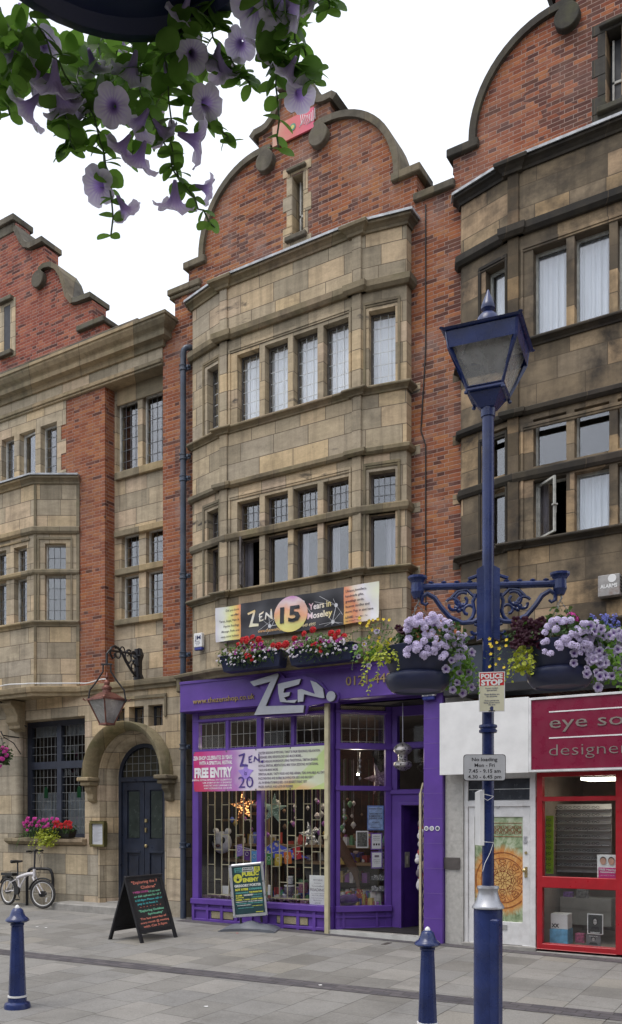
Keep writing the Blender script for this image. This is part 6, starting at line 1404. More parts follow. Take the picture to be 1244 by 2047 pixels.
# signs on the column
def plate(name, label, u0, u1, v0, v1, d, col, tilt=0):
    c_ = at((u0 + u1) / 2, (v0 + v1) / 2, d); r_ = Vector((math.cos(TH + tilt), math.sin(TH + tilt), 0)); n_ = Vector((-r_.y, r_.x, 0)); w_ = (u1 - u0) / FPX * d; h_ = (v1 - v0) / FPX * d
    t_ = thing(name, label, 'sign', tuple(c_ - Vector((0, 0, h_ / 2)))); FF_ = lambda a, b, c: tuple(c_ + r_ * a + Vector((0, 0, 1)) * c + n_ * b)
    m = MB(); k = .018; pts = []
    for sx_, sy, a0 in ((1, 1, 0), (-1, 1, 90), (-1, -1, 180), (1, -1, 270)):
        for a in (0, 30, 60, 90): pts.append((sx_ * (w_ / 2 - k) + k * math.cos(R(a0 + a)), sy * (h_ / 2 - k) + k * math.sin(R(a0 + a))))
    return t_, FF_, w_, h_, pts
t_, PF_, w_, h_, pts = plate('loading_sign', 'grey no loading plate with black writing clamped to the lamp post', 927, 1011, 1508, 1561, 5.70, None, R(-3))
m = MB(); m.prism(pts, PF_, 0, .003); m.build('plate', M_BLACK, t_)
m = MB(); m.prism([(a * .972, b * .955) for a, b in pts], PF_, -.0015, 0); m.build('plate_face', paint('reflective_grey', (.42, .43, .44), .4, .05, 30), t_)
m = MB()
for i, s in enumerate(('No loading', 'Mon - Fri', '7.45 - 9.15 am', '4.30 - 6.45 pm')): text(m, s, PF_, 0, h_ * (.245 - .218 * i), .023, (.165, .130, .205, .215)[i], 'C', -.0025, bold=.015)
m.build('lettering', M_BLACK, t_)
m = MB(); m.lbox(PF_, -.03, .03, .004, .05, -.01, .01); m.build('clamp', M_ALU, t_)
t_, PF_, w_, h_, pts = plate('police_notice', 'small cream and red police notice strapped to the lamp post under the arms', 958, 1009, 1343, 1423, 5.70, None, R(-12))
m = MB(); m.prism([(-w_ / 2, -h_ / 2), (w_ / 2, -h_ / 2), (w_ / 2, h_ / 2), (-w_ / 2, h_ / 2)], PF_, 0, .002); m.build('plate', M_WHITE, t_)
m = MB(); m.lbox(PF_, -w_ / 2 + .006, w_ / 2 - .006, -.001, 0, -h_ / 2 + .006, h_ / 2 - .09); m.build('cream_face', paint('cream_face', (.60, .58, .42), .5, .06), t_)
m = MB(); m.lbox(PF_, -w_ / 2 + .006, w_ / 2 - .006, -.0015, 0, h_ / 2 - .09, h_ / 2 - .006); m.build('red_face', paint('signal_red', (.55, .012, .015), .4, .05), t_)
m = MB(); text(m, 'POLICE', PF_, 0, h_ / 2 - .043, .030, w_ * .84, 'C', -.003, bold=.05); text(m, 'STOP', PF_, 0, h_ / 2 - .086, .034, w_ * .84, 'C', -.003, bold=.06); m.build('white_lettering', M_WHITE, t_)
m = MB()
for i, s in enumerate(('Is your conduct', 'appropriate?', '', 'These facilities are', 'for everyone', '', 'Police patrols are', 'being carried out in', 'this area')):
    if s: text(m, s, PF_, 0, h_ / 2 - .110 - i * .0135, .009, None, 'C', -.003, bold=.02)
m.lathe([(.014, -.003), (.014, -.002)], PF_(0, 0, -h_ / 2 + .022), 16, ax=((cT, sT, 0), (0, 0, 1), (-sT, cT, 0))); m.build('print', paint('navy_print', (1, 1, 1)), t_)
m = MB(); m.lbox(PF_, -.02, .02, -.003, .03, -h_ / 2 + .004, -h_ / 2 + .009); m.build('clamp', M_BLACK, t_)
# blank board edge tied with string
c_ = at(963.5, 1634, 5.78); m = MB(); e1 = Vector((math.cos(R(115)), math.sin(R(115)), 0)); 
m.prism([(-.015, -.185), (.012, -.185), (.012, .185), (-.015, .17)], lambda a, b, c: tuple(c_ + Vector((cT, sT, 0)) * a + Vector((0, 0, 1)) * c + Vector((-sT, cT, 0)) * b), -.02, .16)
solo(m, 'tied_board', M_WHITE, 'narrow white board seen edge on and tied to the lamp post with string', 'board')
m = MB(); rt_ = Vector((cT, sT, 0)); ft_ = Vector((-sT, cT, 0)); S_ = lambda u, v: at(u, v, 5.735)
m.tube([S_(966, 1587), S_(968, 1596), S_(975, 1600), S_(983, 1595), S_(987, 1592)], .002, 4); m.tube([S_(966, 1587), S_(987, 1592)], .002, 4); m.tube([S_(966, 1683), S_(987, 1684), S_(980, 1705), S_(970, 1725), S_(965, 1742)], .002, 4)
solo(m, 'string', M_WHITE, 'loops of white string round the lamp post holding the narrow board', 'string')
# ---------------------------------------------------------------- hanging baskets
def bowl(label, c, grp='hanging flower bowls', top=None):
    """c = centre of the underside"""
    c = Vector(c); b = thing('hanging_basket', label, 'hanging basket', tuple(c), grp)
    m = MB(); m.lathe([(.0, .012), (.150, .012), (.158, 0), (.172, .004), (.206, .045), (.216, .085), (.212, .105), (.195, .118), (.18, .122)], c, 40, caps=False)
    m.build('lower_bowl', M_BOWL, b, smooth=True)
    m = MB(); m.lathe([(.178, .118), (.188, .135), (.215, .20), (.232, .27), (.236, .285), (.226, .29), (.205, .27), (.0, .255)], c, 40, caps=False); m.build('upper_bowl', M_BOWL, b, smooth=True)
    if top is not None:
        m = MB(); T_ = Vector(top)
        for k in range(3):
            a = R(30 + 120 * k); p0_ = c + Vector((.22 * math.cos(a), .22 * math.sin(a), .285)); n_ = int((T_ - p0_).length / .028)
            for i in range(n_):
                q0_ = p0_.lerp(T_, i / n_); q1_ = p0_.lerp(T_, (i + .85) / n_); dd = (q1_ - q0_); sd = dd.cross(Vector((0, 0, 1)) if i % 2 else Vector((.7, .7, .2))).normalized() * .006
                m.tube([q0_ - sd * .3, q0_.lerp(q1_, .3) - sd, q0_.lerp(q1_, .7) - sd, q1_, q0_.lerp(q1_, .7) + sd, q0_.lerp(q1_, .3) + sd, q0_ - sd * .3], .0022, 4)
        m.tube([T_ + Vector((0, 0, -.005)), T_ + Vector((.012, 0, .015)), T_ + Vector((0, 0, .06))], .006, 6)
        m.build('chain', paint('dull_steel', (.25, .25, .25), .4, .2, metal=.7), b)
    return b
M_BOWL = paint('navy_bowl_plastic', (.016, .022, .060), .38, .3, 3, .02, dirt=.3, dirtcol=(.05, .045, .06))
BL = LZ - AD * .465; BRt = LZ + AD * .465
cbl = Vector((BL.x, BL.y, 2.50)); cbr = Vector((BRt.x, BRt.y, 2.515))
bowl('navy flower bowl on the left arm of the street lamp', cbl, top=(BL.x, BL.y, 3.09)); bowl('navy flower bowl on the right arm of the street lamp', cbr, top=(BRt.x, BRt.y, 3.09))
rt = Vector((cT, sT, 0)); ft = Vector((-sT, cT, 0)); UP = Vector((0, 0, 1))
def V(c, a, b, h): return Vector(c) + rt * a + ft * b + UP * h      # right, away, up as seen from the pavement
def plantobj(name, label, cat, c, grp=None): return thing(name, label, cat, tuple(c), grp)
def petunias(c, label, leafm, spots, kind, nl, L, rad, off, r=.030, trails=(), name='petunia_plant', grp='plants in the lamp post bowls', leafw=.8, cat='petunia'):
    b = plantobj(name, label, cat, V(c, *off), grp); m = MB(); st = MB()
    blob_leaves(m, V(c, *off), rad, nl, L, L * leafw, .45, .2)
    for (a, bb_, h, Lt, out) in trails: trail(m, st, V(c, a, bb_, h), Lt, max(4, int(Lt / (L * .8))), L, L * leafw, rt * out[0] + ft * out[1] + UP * out[2])
    m.build('foliage', leafm, b, fix=False)
    if st.v: st.build('stems', M_STEM, b)
    for (a, bb_, h, da, db, dh) in spots:
        p = V(c, a, bb_, h); d = rt * da + ft * db + UP * dh; put_flower(b, kind, p, d, r * random.uniform(.88, 1.12))
    return b
def scat(n, a0, a1, h0, h1, bf, jit=.5, up=.25):
    out = []
    for i in range(n):
        a, h = random.uniform(a0, a1), random.uniform(h0, h1); out.append((a, bf(a, h) + random.uniform(-.02, .02), h, random.uniform(-jit, jit) + a * .8, -1, up + random.uniform(-jit, jit) * .6))
    return out
front = lambda a, h: -math.sqrt(max(.002, .25 ** 2 - min(a * a, .055)))
def basket_plants(c, side, tagn):
    random.seed(20 + side)
    G_ = 'plants in the lamp post bowls'
    if side == 0:     # left bowl
        petunias(c, 'white-flowered verbena in the middle of the left lamp bowl', L_DARK, scat(84, -.10, .30, .18, .46, front), 'ver', 520, .035, (.24, .17, .12), (.08, -.06, .33), .028, name='verbena_plant', cat='verbena')
        petunias(c, 'pale lilac petunia trailing from the right side of the left lamp bowl', L_PET, [(.27, -.05, .30, .4, -1, .2), (.31, -.04, .34, .5, -1, 0), (.28, -.08, .22, .3, -1, .1), (.30, -.02, .16, .3, -1, 0), (.33, -.04, .08, .3, -1, .1), (.25, -.09, .05, .1, -1, .1), (.33, .0, .23, .6, -1, 0), (.22, -.10, .0, .1, -1, -.1), (.36, -.02, .03, .4, -1, 0), (.30, -.02, -.01, .2, -1, -.2), (.20, -.18, .18, .1, -1, .1), (.16, -.2, .12, .1, -1, 0), (.36, -.03, .26, .4, -1, .1), (.27, -.08, .11, .2, -1, 0), (.34, -.02, .13, .3, -1, 0), (.24, -.1, .30, .2, -1, .2), (.05, -.2, .42, 0, -1, .4), (.09, -.2, .40, .2, -1, .3)], 'lil', 260, .038, (.10, .12, .16), (.27, .02, .16), .028, [(.26, -.1, .2, .3, (.5, -.4, 0)), (.3, 0, .2, .34, (.6, -.1, 0)), (.22, -.12, .1, .2, (.3, -.4, 0))])
        petunias(c, 'dark burgundy pansy at the back of the left lamp bowl', L_DARK, scat(14, -.16, .06, .36, .44, lambda a, h: -.10, .5), 'bur', 120, .03, (.12, .1, .05), (-.05, -.02, .36), .026, name='pansy_plant', cat='pansy')
        petunias(c, 'yellow bidens with small star flowers on the left of the left lamp bowl', L_MID, scat(18, -.40, -.18, .26, .48, lambda a, h: -.10, .6), 'yel', 240, .026, (.13, .12, .11), (-.26, -.04, .33), .014, [(-.3, -.1, .34, .3, (-1, -.3, .5)), (-.2, -.1, .4, .2, (-.5, -.3, 1)), (-.3, 0, .4, .2, (-.7, 0, 1))], name='bidens_plant', leafw=.4, cat='bidens')
        petunias(c, 'lime green creeping jenny trailing over the left lamp bowl', L_LIME, [], 'yel', 70, .028, (.07, .06, .07), (-.24, -.12, .24), .02, [(-.22, -.14, .24, .22, (-.2, -.5, 0)), (-.27, -.12, .22, .26, (-.2, -.4, 0)), (-.18, -.17, .24, .20, (0, -.5, 0)), (-.30, -.1, .25, .24, (-.4, -.3, 0)), (-.25, -.12, .1, .18, (-.5, -.3, 0))], name='creeping_jenny', leafw=.9, cat='creeping plant')
        petunias(c, 'white-flowered petunia drooping from the far left of the left lamp bowl', L_PET, [(-.40, -.1, .22, -.3, -1, 0), (-.36, -.1, .30, -.3, -1, .3), (-.33, -.1, .16, -.1, -1, .1), (-.28, -.12, .38, -.2, -1, .4), (-.42, -.1, .28, -.5, -1, .2)], 'lil', 60, .03, (.08, .08, .08), (-.35, -.05, .26), .020)
    else:
        petunias(c, 'pale lilac verbena filling the middle of the right lamp bowl', L_DARK, scat(70, -.16, .24, .18, .40, front), 'ver', 560, .035, (.26, .18, .12), (.02, -.06, .32), .028, name='verbena_plant', cat='verbena')
        petunias(c, 'dark burgundy petunia at the left side of the right lamp bowl', L_DARK, scat(44, -.34, -.13, .24, .42, lambda a, h: -.14, .6, .1), 'bur', 180, .03, (.13, .12, .09), (-.23, -.04, .33), .030)
        petunias(c, 'large lilac petunia cascading from the right side of the right lamp bowl', L_PET, scat(84, .08, .46, .02, .36, lambda a, h: -.24 + max(0, a - .2) * .5, .45, .1) + [(.02, -.25, .18, 0, -1, .1), (.10, -.25, .05, 0, -1, -.1), (.02, -.24, .12, 0, -1, 0), (.18, -.22, -.03, .1, -1, -.1)], 'lil', 620, .038, (.20, .20, .18), (.30, -.02, .22), .031, [(.2, -.2, .2, .34, (.3, -.5, 0)), (.3, -.14, .2, .36, (.5, -.3, 0)), (.4, -.05, .25, .36, (.6, -.1, 0)), (.25, -.15, .1, .24, (.2, -.3, 0))])
        petunias(c, 'blue lobelia at the back right of the right lamp bowl', L_MID, scat(40, .14, .36, .32, .46, lambda a, h: -.06, .6), 'blu', 260, .022, (.15, .12, .09), (.24, -.0, .36), .022, name='lobelia_plant', leafw=.4, cat='lobelia')
        petunias(c, 'pink geranium standing at the top of the right lamp bowl', L_MID, [(.06, -.06, .46, 0, -1, .5), (.09, -.05, .44, .4, -1, .3), (.04, -.05, .43, -.4, -1, .3)], 'pnk', 110, .036, (.10, .08, .09), (-.0, -.0, .44), .034, name='geranium_plant', leafw=1.0, cat='geranium')
        petunias(c, 'lime green creeping jenny trailing from the left of the right lamp bowl', L_LIME, [], 'yel', 130, .030, (.07, .06, .10), (-.25, -.08, .17), .02, [(-.26, -.1, .22, .24, (-.3, -.3, 0)), (-.22, -.12, .2, .2, (-.1, -.4, 0)), (-.3, -.08, .18, .2, (-.4, -.2, 0))], name='creeping_jenny', leafw=.9, cat='creeping plant')
        petunias(c, 'thin yellow bidens beside the lamp column at the right lamp bowl', L_MID, scat(12, -.50, -.34, .10, .30, lambda a, h: -.12, .6), 'yel', 60, .018, (.1, .08, .10), (-.40, -.06, .2), .013, name='bidens_plant', leafw=.4, cat='bidens')
basket_plants(cbl, 0, 'left'); basket_plants(cbr, 1, 'right')
# ---------------------------------------------------------------- near basket hanging over the camera position
near = Vector(at(212, 1000, .83)); near.z = HC + .885
lamp2 = copy_tree(lamp); p2 = near - AD * .465; lamp2.location = (p2.x, p2.y, -.07); lamp2['label'] = 'nearest blue lamp post, out of frame, that carries the flower bowl overhead'
bowl('navy flower bowl hanging overhead at the top left corner', near, top=(near.x, near.y, 3.12))
random.seed(11)
pb_ = thing('petunia_plant', 'large pale lilac petunia spilling over the rim of the overhead bowl', 'petunia', tuple(near + UP * .25), 'plants in the lamp post bowls')
m = MB(); st = MB(); LL, LW = .025, .022
def P3(u, v, d): return at(u, v, d)
def guided(pts, n, ll=LL, dens=.95, base=None):
    """stem through picture-space guide points at given depths; leaves in pairs"""
    P = [P3(*p) for p in pts]; seg_ = []
    for i in range(len(P) - 1):
        for j in range(n): seg_.append(P[i].lerp(P[i + 1], j / n) + rdir() * .0035)
    seg_.append(P[-1]); st.tube(seg_, .0011, 5, False)
    for i, q in enumerate(seg_):
        d = (seg_[min(i + 1, len(seg_) - 1)] - seg_[max(0, i - 1)]).normalized(); k0_ = 1 - .45 * i / len(seg_)
        for s in (-1, 1):
            if random.random() > dens: continue
            side = (rt * s + rdir() * .7).normalized(); k = k0_ * random.uniform(.8, 1.25)
            nrm = (-ft * 1.0 + UP * .7 + rdir() * .7)
            leaf(m, q, side + d * .35, nrm, ll * k, LW / LL * ll * k, .12, 1.2, .2)
D0 = 1.0
stems = [[(380, 20, .95), (330, 120, 1.0), (340, 230, 1.0), (350, 330, 1.0), (385, 400, 1.0), (430, 455, 1.0)], [(290, 70, 1.05), (280, 180, 1.02), (330, 290, 1.0), (370, 380, 1.0)],
         [(60, 30, .95), (120, 130, 1.0), (190, 240, 1.0), (215, 330, 1.0), (222, 470, 1.0)], [(150, 90, 1.1), (160, 180, 1.0), (210, 300, 1.02), (225, 400, 1.0)], [(110, 160, 1.0), (140, 240, .98), (150, 300, .98)],
         [(400, 20, .95), (440, 90, 1.0), (480, 140, 1.0), (500, 170, 1.0)], [(380, 60, 1.0), (410, 120, 1.0), (460, 140, 1.0), (500, 165, 1.0)], [(520, -30, .9), (545, 60, .95), (555, 170, .98), (558, 300, .98)], [(560, -20, .9), (590, 60, .95), (610, 120, .97), (628, 160, .97)], [(560, 120, .96), (600, 140, .96), (630, 165, .96)],
         [(-30, 20, .95), (-20, 120, 1.0), (10, 180, 1.0), (20, 230, 1.0)], [(0, 10, 1.05), (40, 110, 1.05), (90, 180, 1.0)], [(240, 70, 1.1), (230, 170, 1.08), (270, 260, 1.0)], [(200, 75, 1.1), (200, 160, 1.05), (170, 230, 1.0), (130, 290, 1.0)], [(330, 80, 1.0), (380, 190, 1.0), (420, 250, 1.0), (460, 285, 1.0)], [(310, 60, 1.1), (310, 150, 1.1), (300, 240, 1.05), (260, 330, 1.03)], [(430, -20, .95), (420, 30, .97), (440, 60, .97)], [(620, -30, .9), (650, -5, .9), (655, 20, .9)], [(150, 250, 1.0), (130, 290, 1.0), (140, 300, 1.0)]]
for s_ in stems: guided(s_, 4)
def fillz(n, u0, u1, v0, v1, d0, d1, L=LL):
    for i in range(n):
        p = P3(random.uniform(u0, u1), random.uniform(v0, v1), random.uniform(d0, d1)); k = random.uniform(.8, 1.35); leaf(m, p, rdir() + UP * -.3, -ft + UP * .6 + rdir() * .9, L * k, L * k * .82, .12, 1.2, .2)
fillz(120, -20, 390, 40, 175, 1.02, 1.30); fillz(36, 220, 330, 150, 235, 1.0, 1.15); fillz(44, -20, 60, 60, 150, .95, 1.1); fillz(26, 350, 400, 10, 110, .95, 1.1); fillz(20, 540, 600, -10, 95, .92, 1.0); fillz(40, -60, 20, 100, 190, .95, 1.1); fillz(30, 150, 230, 160, 200, 1., 1.1)
m.build('foliage', L_PET, pb_, fix=False, smooth=True); st.build('stems', M_STEM, pb_)
# (u, v, depth, direction right/away/up, radius)
near_fl = [(512, 10, .93, -.1, -.9, -.45, .034), (552, -8, .92, .1, -.8, -.6, .032), (598, 20, .93, .8, -.1, -.7, .030), (50, 222, 1.0, -.6, -.1, -.8, .026), (68, 155, 1.0, -.9, .2, -.2, .026), (110, 180, .98, .0, -.2, -1, .028), (130, 215, .99, .4, .1, -.9, .026), (225, 212, .97, -.15, -.95, .0, .026), (145, 228, 1.0, .3, .0, -.8, .024),
           (262, 150, 1.02, -.2, .3, -.9, .026), (275, 255, 1.0, -.4, .1, -.7, .024), (276, 325, 1.0, -.3, -.1, -.9, .024), (196, 372, 1.0, -.6, -.6, -.3, .026), (254, 425, 1.0, .5, .1, -.8, .020), (350, 412, 1.0, .0, -.2, -1, .026), (418, 380, 1.0, .9, .1, -.25, .017), (400, 285, .99, .85, -.4, .15, .027), (414, 208, .99, .5, -.6, -.1, .025), (430, 130, 1.0, -.2, .1, -.9, .022),
           (525, 105, .97, -.3, -.5, -.4, .025), (600, 190, .97, .3, -.6, -.5, .023), (450, 150, 1.0, .3, .1, -.9, .022), (365, 35, .96, -.3, -.2, -.9, .022), (40, 55, 1.1, 0, 0, -1, .025), (340, 160, 1.06, .3, .1, -.9, .022), (160, 120, 1.1, .4, 0, -.8, .024), (240, 95, 1.12, 0, -.2, -1, .022), (630, 5, .9, .4, -.5, -.6, .018), (440, 20, 1.05, .2, -.1, -.9, .022), (65, 330, 5, 0, 0, 1, 0), (120, 140, 1.12, -.3, 0, -.9, .024), (305, 220, 1.1, .2, 0, -.9, .02), (20, 120, 1.0, -.5, 0, -.8, .024), (190, 140, 1.05, .3, .1, -.9, .022), (330, 270, 1.0, .6, 0, -.7, .020), (480, 90, .98, -.2, -.6, -.5, .022), (385, 110, .98, .2, -.9, -.3, .023), (90, 90, 1.0, .2, -.9, 0, .023), (575, 150, .96, -.4, 0, -.8, .02), (240, 300, .99, -.5, 0, -.8, .021)]
for (u, v, d, a, b, h, r_) in near_fl:
    if r_:
        ray = (P3(u, v, 1) - Vector((0, 0, HC))).normalized(); dn = (UP * -1 + ray * ray.z).normalized(); sd2 = ray.cross(UP).normalized()
        put_flower(pb_, 'nea', P3(u, v, d), (-ray + sd2 * a - dn * h * .5) if b < -.5 else (sd2 * a * 1.2 + dn * max(.25, -h) + ray * (.25 + .3 * b)), r_ * (.80 if b < -.5 else .98))
# ---------------------------------------------------------------- window boxes over the cornice
def trough(u0, u1, v0, v1, y, label, seed):
    random.seed(seed); x0, x1 = X(u0, y), X(u1, y); um = (u0 + u1) / 2; z0, z1 = Z(um, v1, y), Z(um, v0, y); z1 = z0 + .22
    b = thing('flower_trough', label, 'flower trough', ((x0 + x1) / 2, y, z0), 'troughs on the shop cornice'); m = MB(); d = .22
    m.hexa([(x0 + .05, y + .02, z0), (x1 - .05, y + .02, z0), (x1 - .05, y + d, z0), (x0 + .05, y + d, z0), (x0, y - .02, z1), (x1, y - .02, z1), (x1, y + d, z1), (x0, y + d, z1)]); m.box(x0 - .01, x1 + .01, y - .035, y + d, z1, z1 + .02)
    m.build('trough_body', M_BOWL, b, bevel=.008); return x0, x1, z1, y
def mixplants(x0, x1, z1, y, who, seed, n=5):
    random.seed(seed); fm = []
    for nm, cat, label, lm, kind, cnt, r_, zr, xr, nl, L in (('geranium_plant', 'geranium', 'scarlet geranium standing in the %s' % who, L_MID, 'red', 11, .055, (.12, .26), (0, 1), 260, .05), ('verbena_plant', 'verbena', 'tiny white verbena spilling over the front of the %s' % who, L_DARK, 'wht', 62, .024, (-.16, .16), (.0, 1.0), 420, .03), ('petunia_plant', 'petunia', 'small magenta petunia among the foliage of the %s' % who, L_PET, 'mag', 14, .034, (.03, .17), (.1, .9), 120, .035), ('lobelia_plant', 'salvia', 'red trailing flowers hanging at the front of the %s' % who, L_MID, 'red', 9, .030, (-.10, .10), (.45, .62), 60, .03)):
        cx = (x0 + x1) / 2; b = thing(nm, label, cat, (cx, y + .1, z1), 'plants in the cornice troughs'); m = MB()
        blob_leaves(m, (cx, y + .02, z1 + (.05 if cnt < 60 else -.02)), ((x1 - x0) * .56, .19, .17), int(nl * 1.5), L, L * (.95 if kind == 'red' else .5), .3, .3); m.build('foliage', lm, b, fix=False)
        for i in range(cnt):
            q = random.uniform(*xr); h = random.uniform(*zr) * (.4 + .6 * math.sin(math.pi * min(1, max(0, q)))); put_flower(b, kind, (x0 + (x1 - x0) * q, y - .06 - .08 * random.random() - (.04 if h < .05 else 0), z1 + h), (random.uniform(-.5, .5), -1, random.uniform(.1, .8)), r_ * random.uniform(.8, 1.15))
for i, (u0, u1, v0, v1, y, who) in enumerate(((440, 562, 1308, 1337, 10.66, 'left cornice trough'), (575, 706, 1297, 1324, 10.66, 'right cornice trough'))):
    x0, x1, z1, y = trough(u0, u1, v0, v1, y, ['long navy flower trough on the cornice above the web address', 'long navy flower trough on the cornice above the silver letters'][i], i); mixplants(x0, x1, z1 - .02, y, who, 30 + i)
# pub window sill plants
y = W - .06; x0, x1 = X(70, y), X(140, y)
b = thing('flower_trough', 'black plastic flower trough on the pub window sill', 'flower trough', ((x0 + x1) / 2, y, 1.30)); m = MB(); m.hexa([(x0 + .03, y, 1.31), (x1 - .03, y, 1.31), (x1 - .03, y + .16, 1.31), (x0 + .03, y + .16, 1.31), (x0, y - .03, 1.46), (x1, y - .03, 1.46), (x1, y + .18, 1.46), (x0, y + .18, 1.46)]); m.build('trough_body', M_BLACK, b, bevel=.008)
def sill(nm, cat, label, lm, kind, u0, u1, v0, v1, cnt, r_, nl, L, lw, trails=()):
    x0, x1 = X(u0, y), X(u1, y); z1, z0 = Z((u0 + u1) / 2, v0, y), Z((u0 + u1) / 2, v1, y); b = thing(nm, label, cat, ((x0 + x1) / 2, y, z0), 'plants on the pub window sill'); m = MB(); st = MB()
    blob_leaves(m, ((x0 + x1) / 2, y - .04, (z0 + z1) / 2), ((x1 - x0) * .5, .14, (z1 - z0) * .5), nl, L, L * lw, .3, .3)
    for q, Lt in trails: trail(m, st, (x0 + (x1 - x0) * q, y - .12, (z0 + z1) / 2), Lt, 7, L, L * lw, (0, -1, 0))
    m.build('foliage', lm, b, fix=False)
    if st.v: st.build('stems', M_STEM, b)
    for i in range(cnt): put_flower(b, kind, (random.uniform(x0, x1), y - .14 - .05 * random.random(), random.uniform(z0 + (z1 - z0) * .45, z1 + .01)), (random.uniform(-.5, .5), -1, random.uniform(0, .7)), r_ * random.uniform(.8, 1.2))
random.seed(77)
sill('geranium_plant', 'geranium', 'magenta busy lizzie along the top of the pub sill planting', L_DARK, 'pnk', 66, 128, 1636, 1668, 34, .032, 330, .05, .6)
sill('geranium_plant', 'begonia', 'bright red begonia at the right end of the pub sill planting', L_DARK, 'red', 118, 156, 1643, 1666, 34, .030, 160, .045, .7)
sill('creeping_jenny', 'creeping plant', 'lime green creeping plant trailing over the pub window sill', L_LIME, 'yel', 78, 121, 1650, 1692, 0, .03, 900, .035, .9, [(.1, .3), (.3, .35), (.5, .3), (.62, .36), (.75, .42), (.9, .38), (.2, .22), (.85, .45)])
sill('fuchsia_plant', 'fuchsia', 'loose green fuchsia drooping at the left end of the pub sill', L_MID, 'pnk', 55, 74, 1640, 1680, 5, .035, 190, .045, .5, [(.5, .4), (.8, .45)])
# hanging pot at the left edge
c_ = Vector((X(2, 10.9), 10.9, Z(2, 1515, 10.9))); b = thing('hanging_basket', 'small flower basket hanging from a scroll bracket at the left edge by the pub window', 'hanging basket', tuple(c_)); 
m = MB(); m.lathe([(.05, -.1), (.12, -.06), (.17, .06), (.17, .08)], c_, 20); m.build('lower_bowl', M_BLACK, b); m = MB(); m.tube([(c_.x - .1, W, c_.z + .42), (c_.x + .05, 10.9, c_.z + .42), (c_.x + .02, 10.88, c_.z + .5)], .012, 6); m.tube([(c_.x - .02, W - .02, c_.z + .1), (c_.x - .01, 11.2, c_.z + .3), (c_.x, 10.95, c_.z + .4)], .01, 6)
for k in range(3): m.tube([(c_.x, 10.9, c_.z + .42), c_ + Vector((.15 * math.cos(k * 2.1), .15 * math.sin(k * 2.1), .08))], .004, 4)
m.build('bracket', M_BLACK, b)
b = thing('geranium_plant', 'pink geranium filling the small basket at the left edge', 'geranium', tuple(c_ + UP * .08)); m = MB(); blob_leaves(m, c_ + UP * .06, (.22, .2, .2), 420, .055, .04, .3, .3); m.build('foliage', L_DARK, b, fix=False)
for i in range(9): v = rdir(); put_flower(b, 'pnk', c_ + UP * .03 + Vector((v.x * .2, -abs(v.y) * .2, v.z * .2)), (v.x, -1, .3), .045)
# ================================================================ things standing on the pavement
def bollard(u, d, zt_, label):
    p = at(u, 1700, d); g = gz(p.x, p.y); t_ = thing('bollard', label, 'bollard', (p.x, p.y, g), 'blue cast iron bollards'); k = (zt_ - g) / .985
    m = MB(); m.lathe([(.118, -.05), (.12, .02), (.112, .045), (.085, .06), (.083, .10)], (p.x, p.y, g), 28); m.build('base', M_BLUE, t_, smooth=True)
    m = MB(); m.lathe([(.087, .103), (.087, .118)], (p.x, p.y, g), 28); m.build('white_ring', M_WHITE, t_)
    m = MB(); m.lathe([(.080, .119), (.056, .79 * k)], (p.x, p.y, g), 10, rot=R(12)); m.build('shaft', M_BLUE, t_, bevel=.004)
    m = MB(); m.lathe([(.056, .79), (.062, .795), (.062, .81), (.058, .815), (.085, .822), (.108, .838), (.106, .85), (.095, .862), (.074, .878), (.062, .905), (.052, .935), (.035, .952), (.0, .958)], (p.x, p.y, g + .79 * (k - 1)), 28); m.build('cap', M_BLUE, t_, smooth=True)
    m = MB(); m.lathe([(.024, .95), (.022, .965), (.012, .98), (.0, .985)], (p.x, p.y, g + .79 * (k - 1)), 12); m.build('finial', M_WHITE, t_, smooth=True)
bollard(35, 8.15, HC + (VH - 1810) / FPX * 8.15, 'blue fluted bollard standing in front of the folding bicycle')
bollard(855, 7.2, HC + (VH - 1857) / FPX * 7.2, 'blue fluted bollard standing in front of the purple pillar')
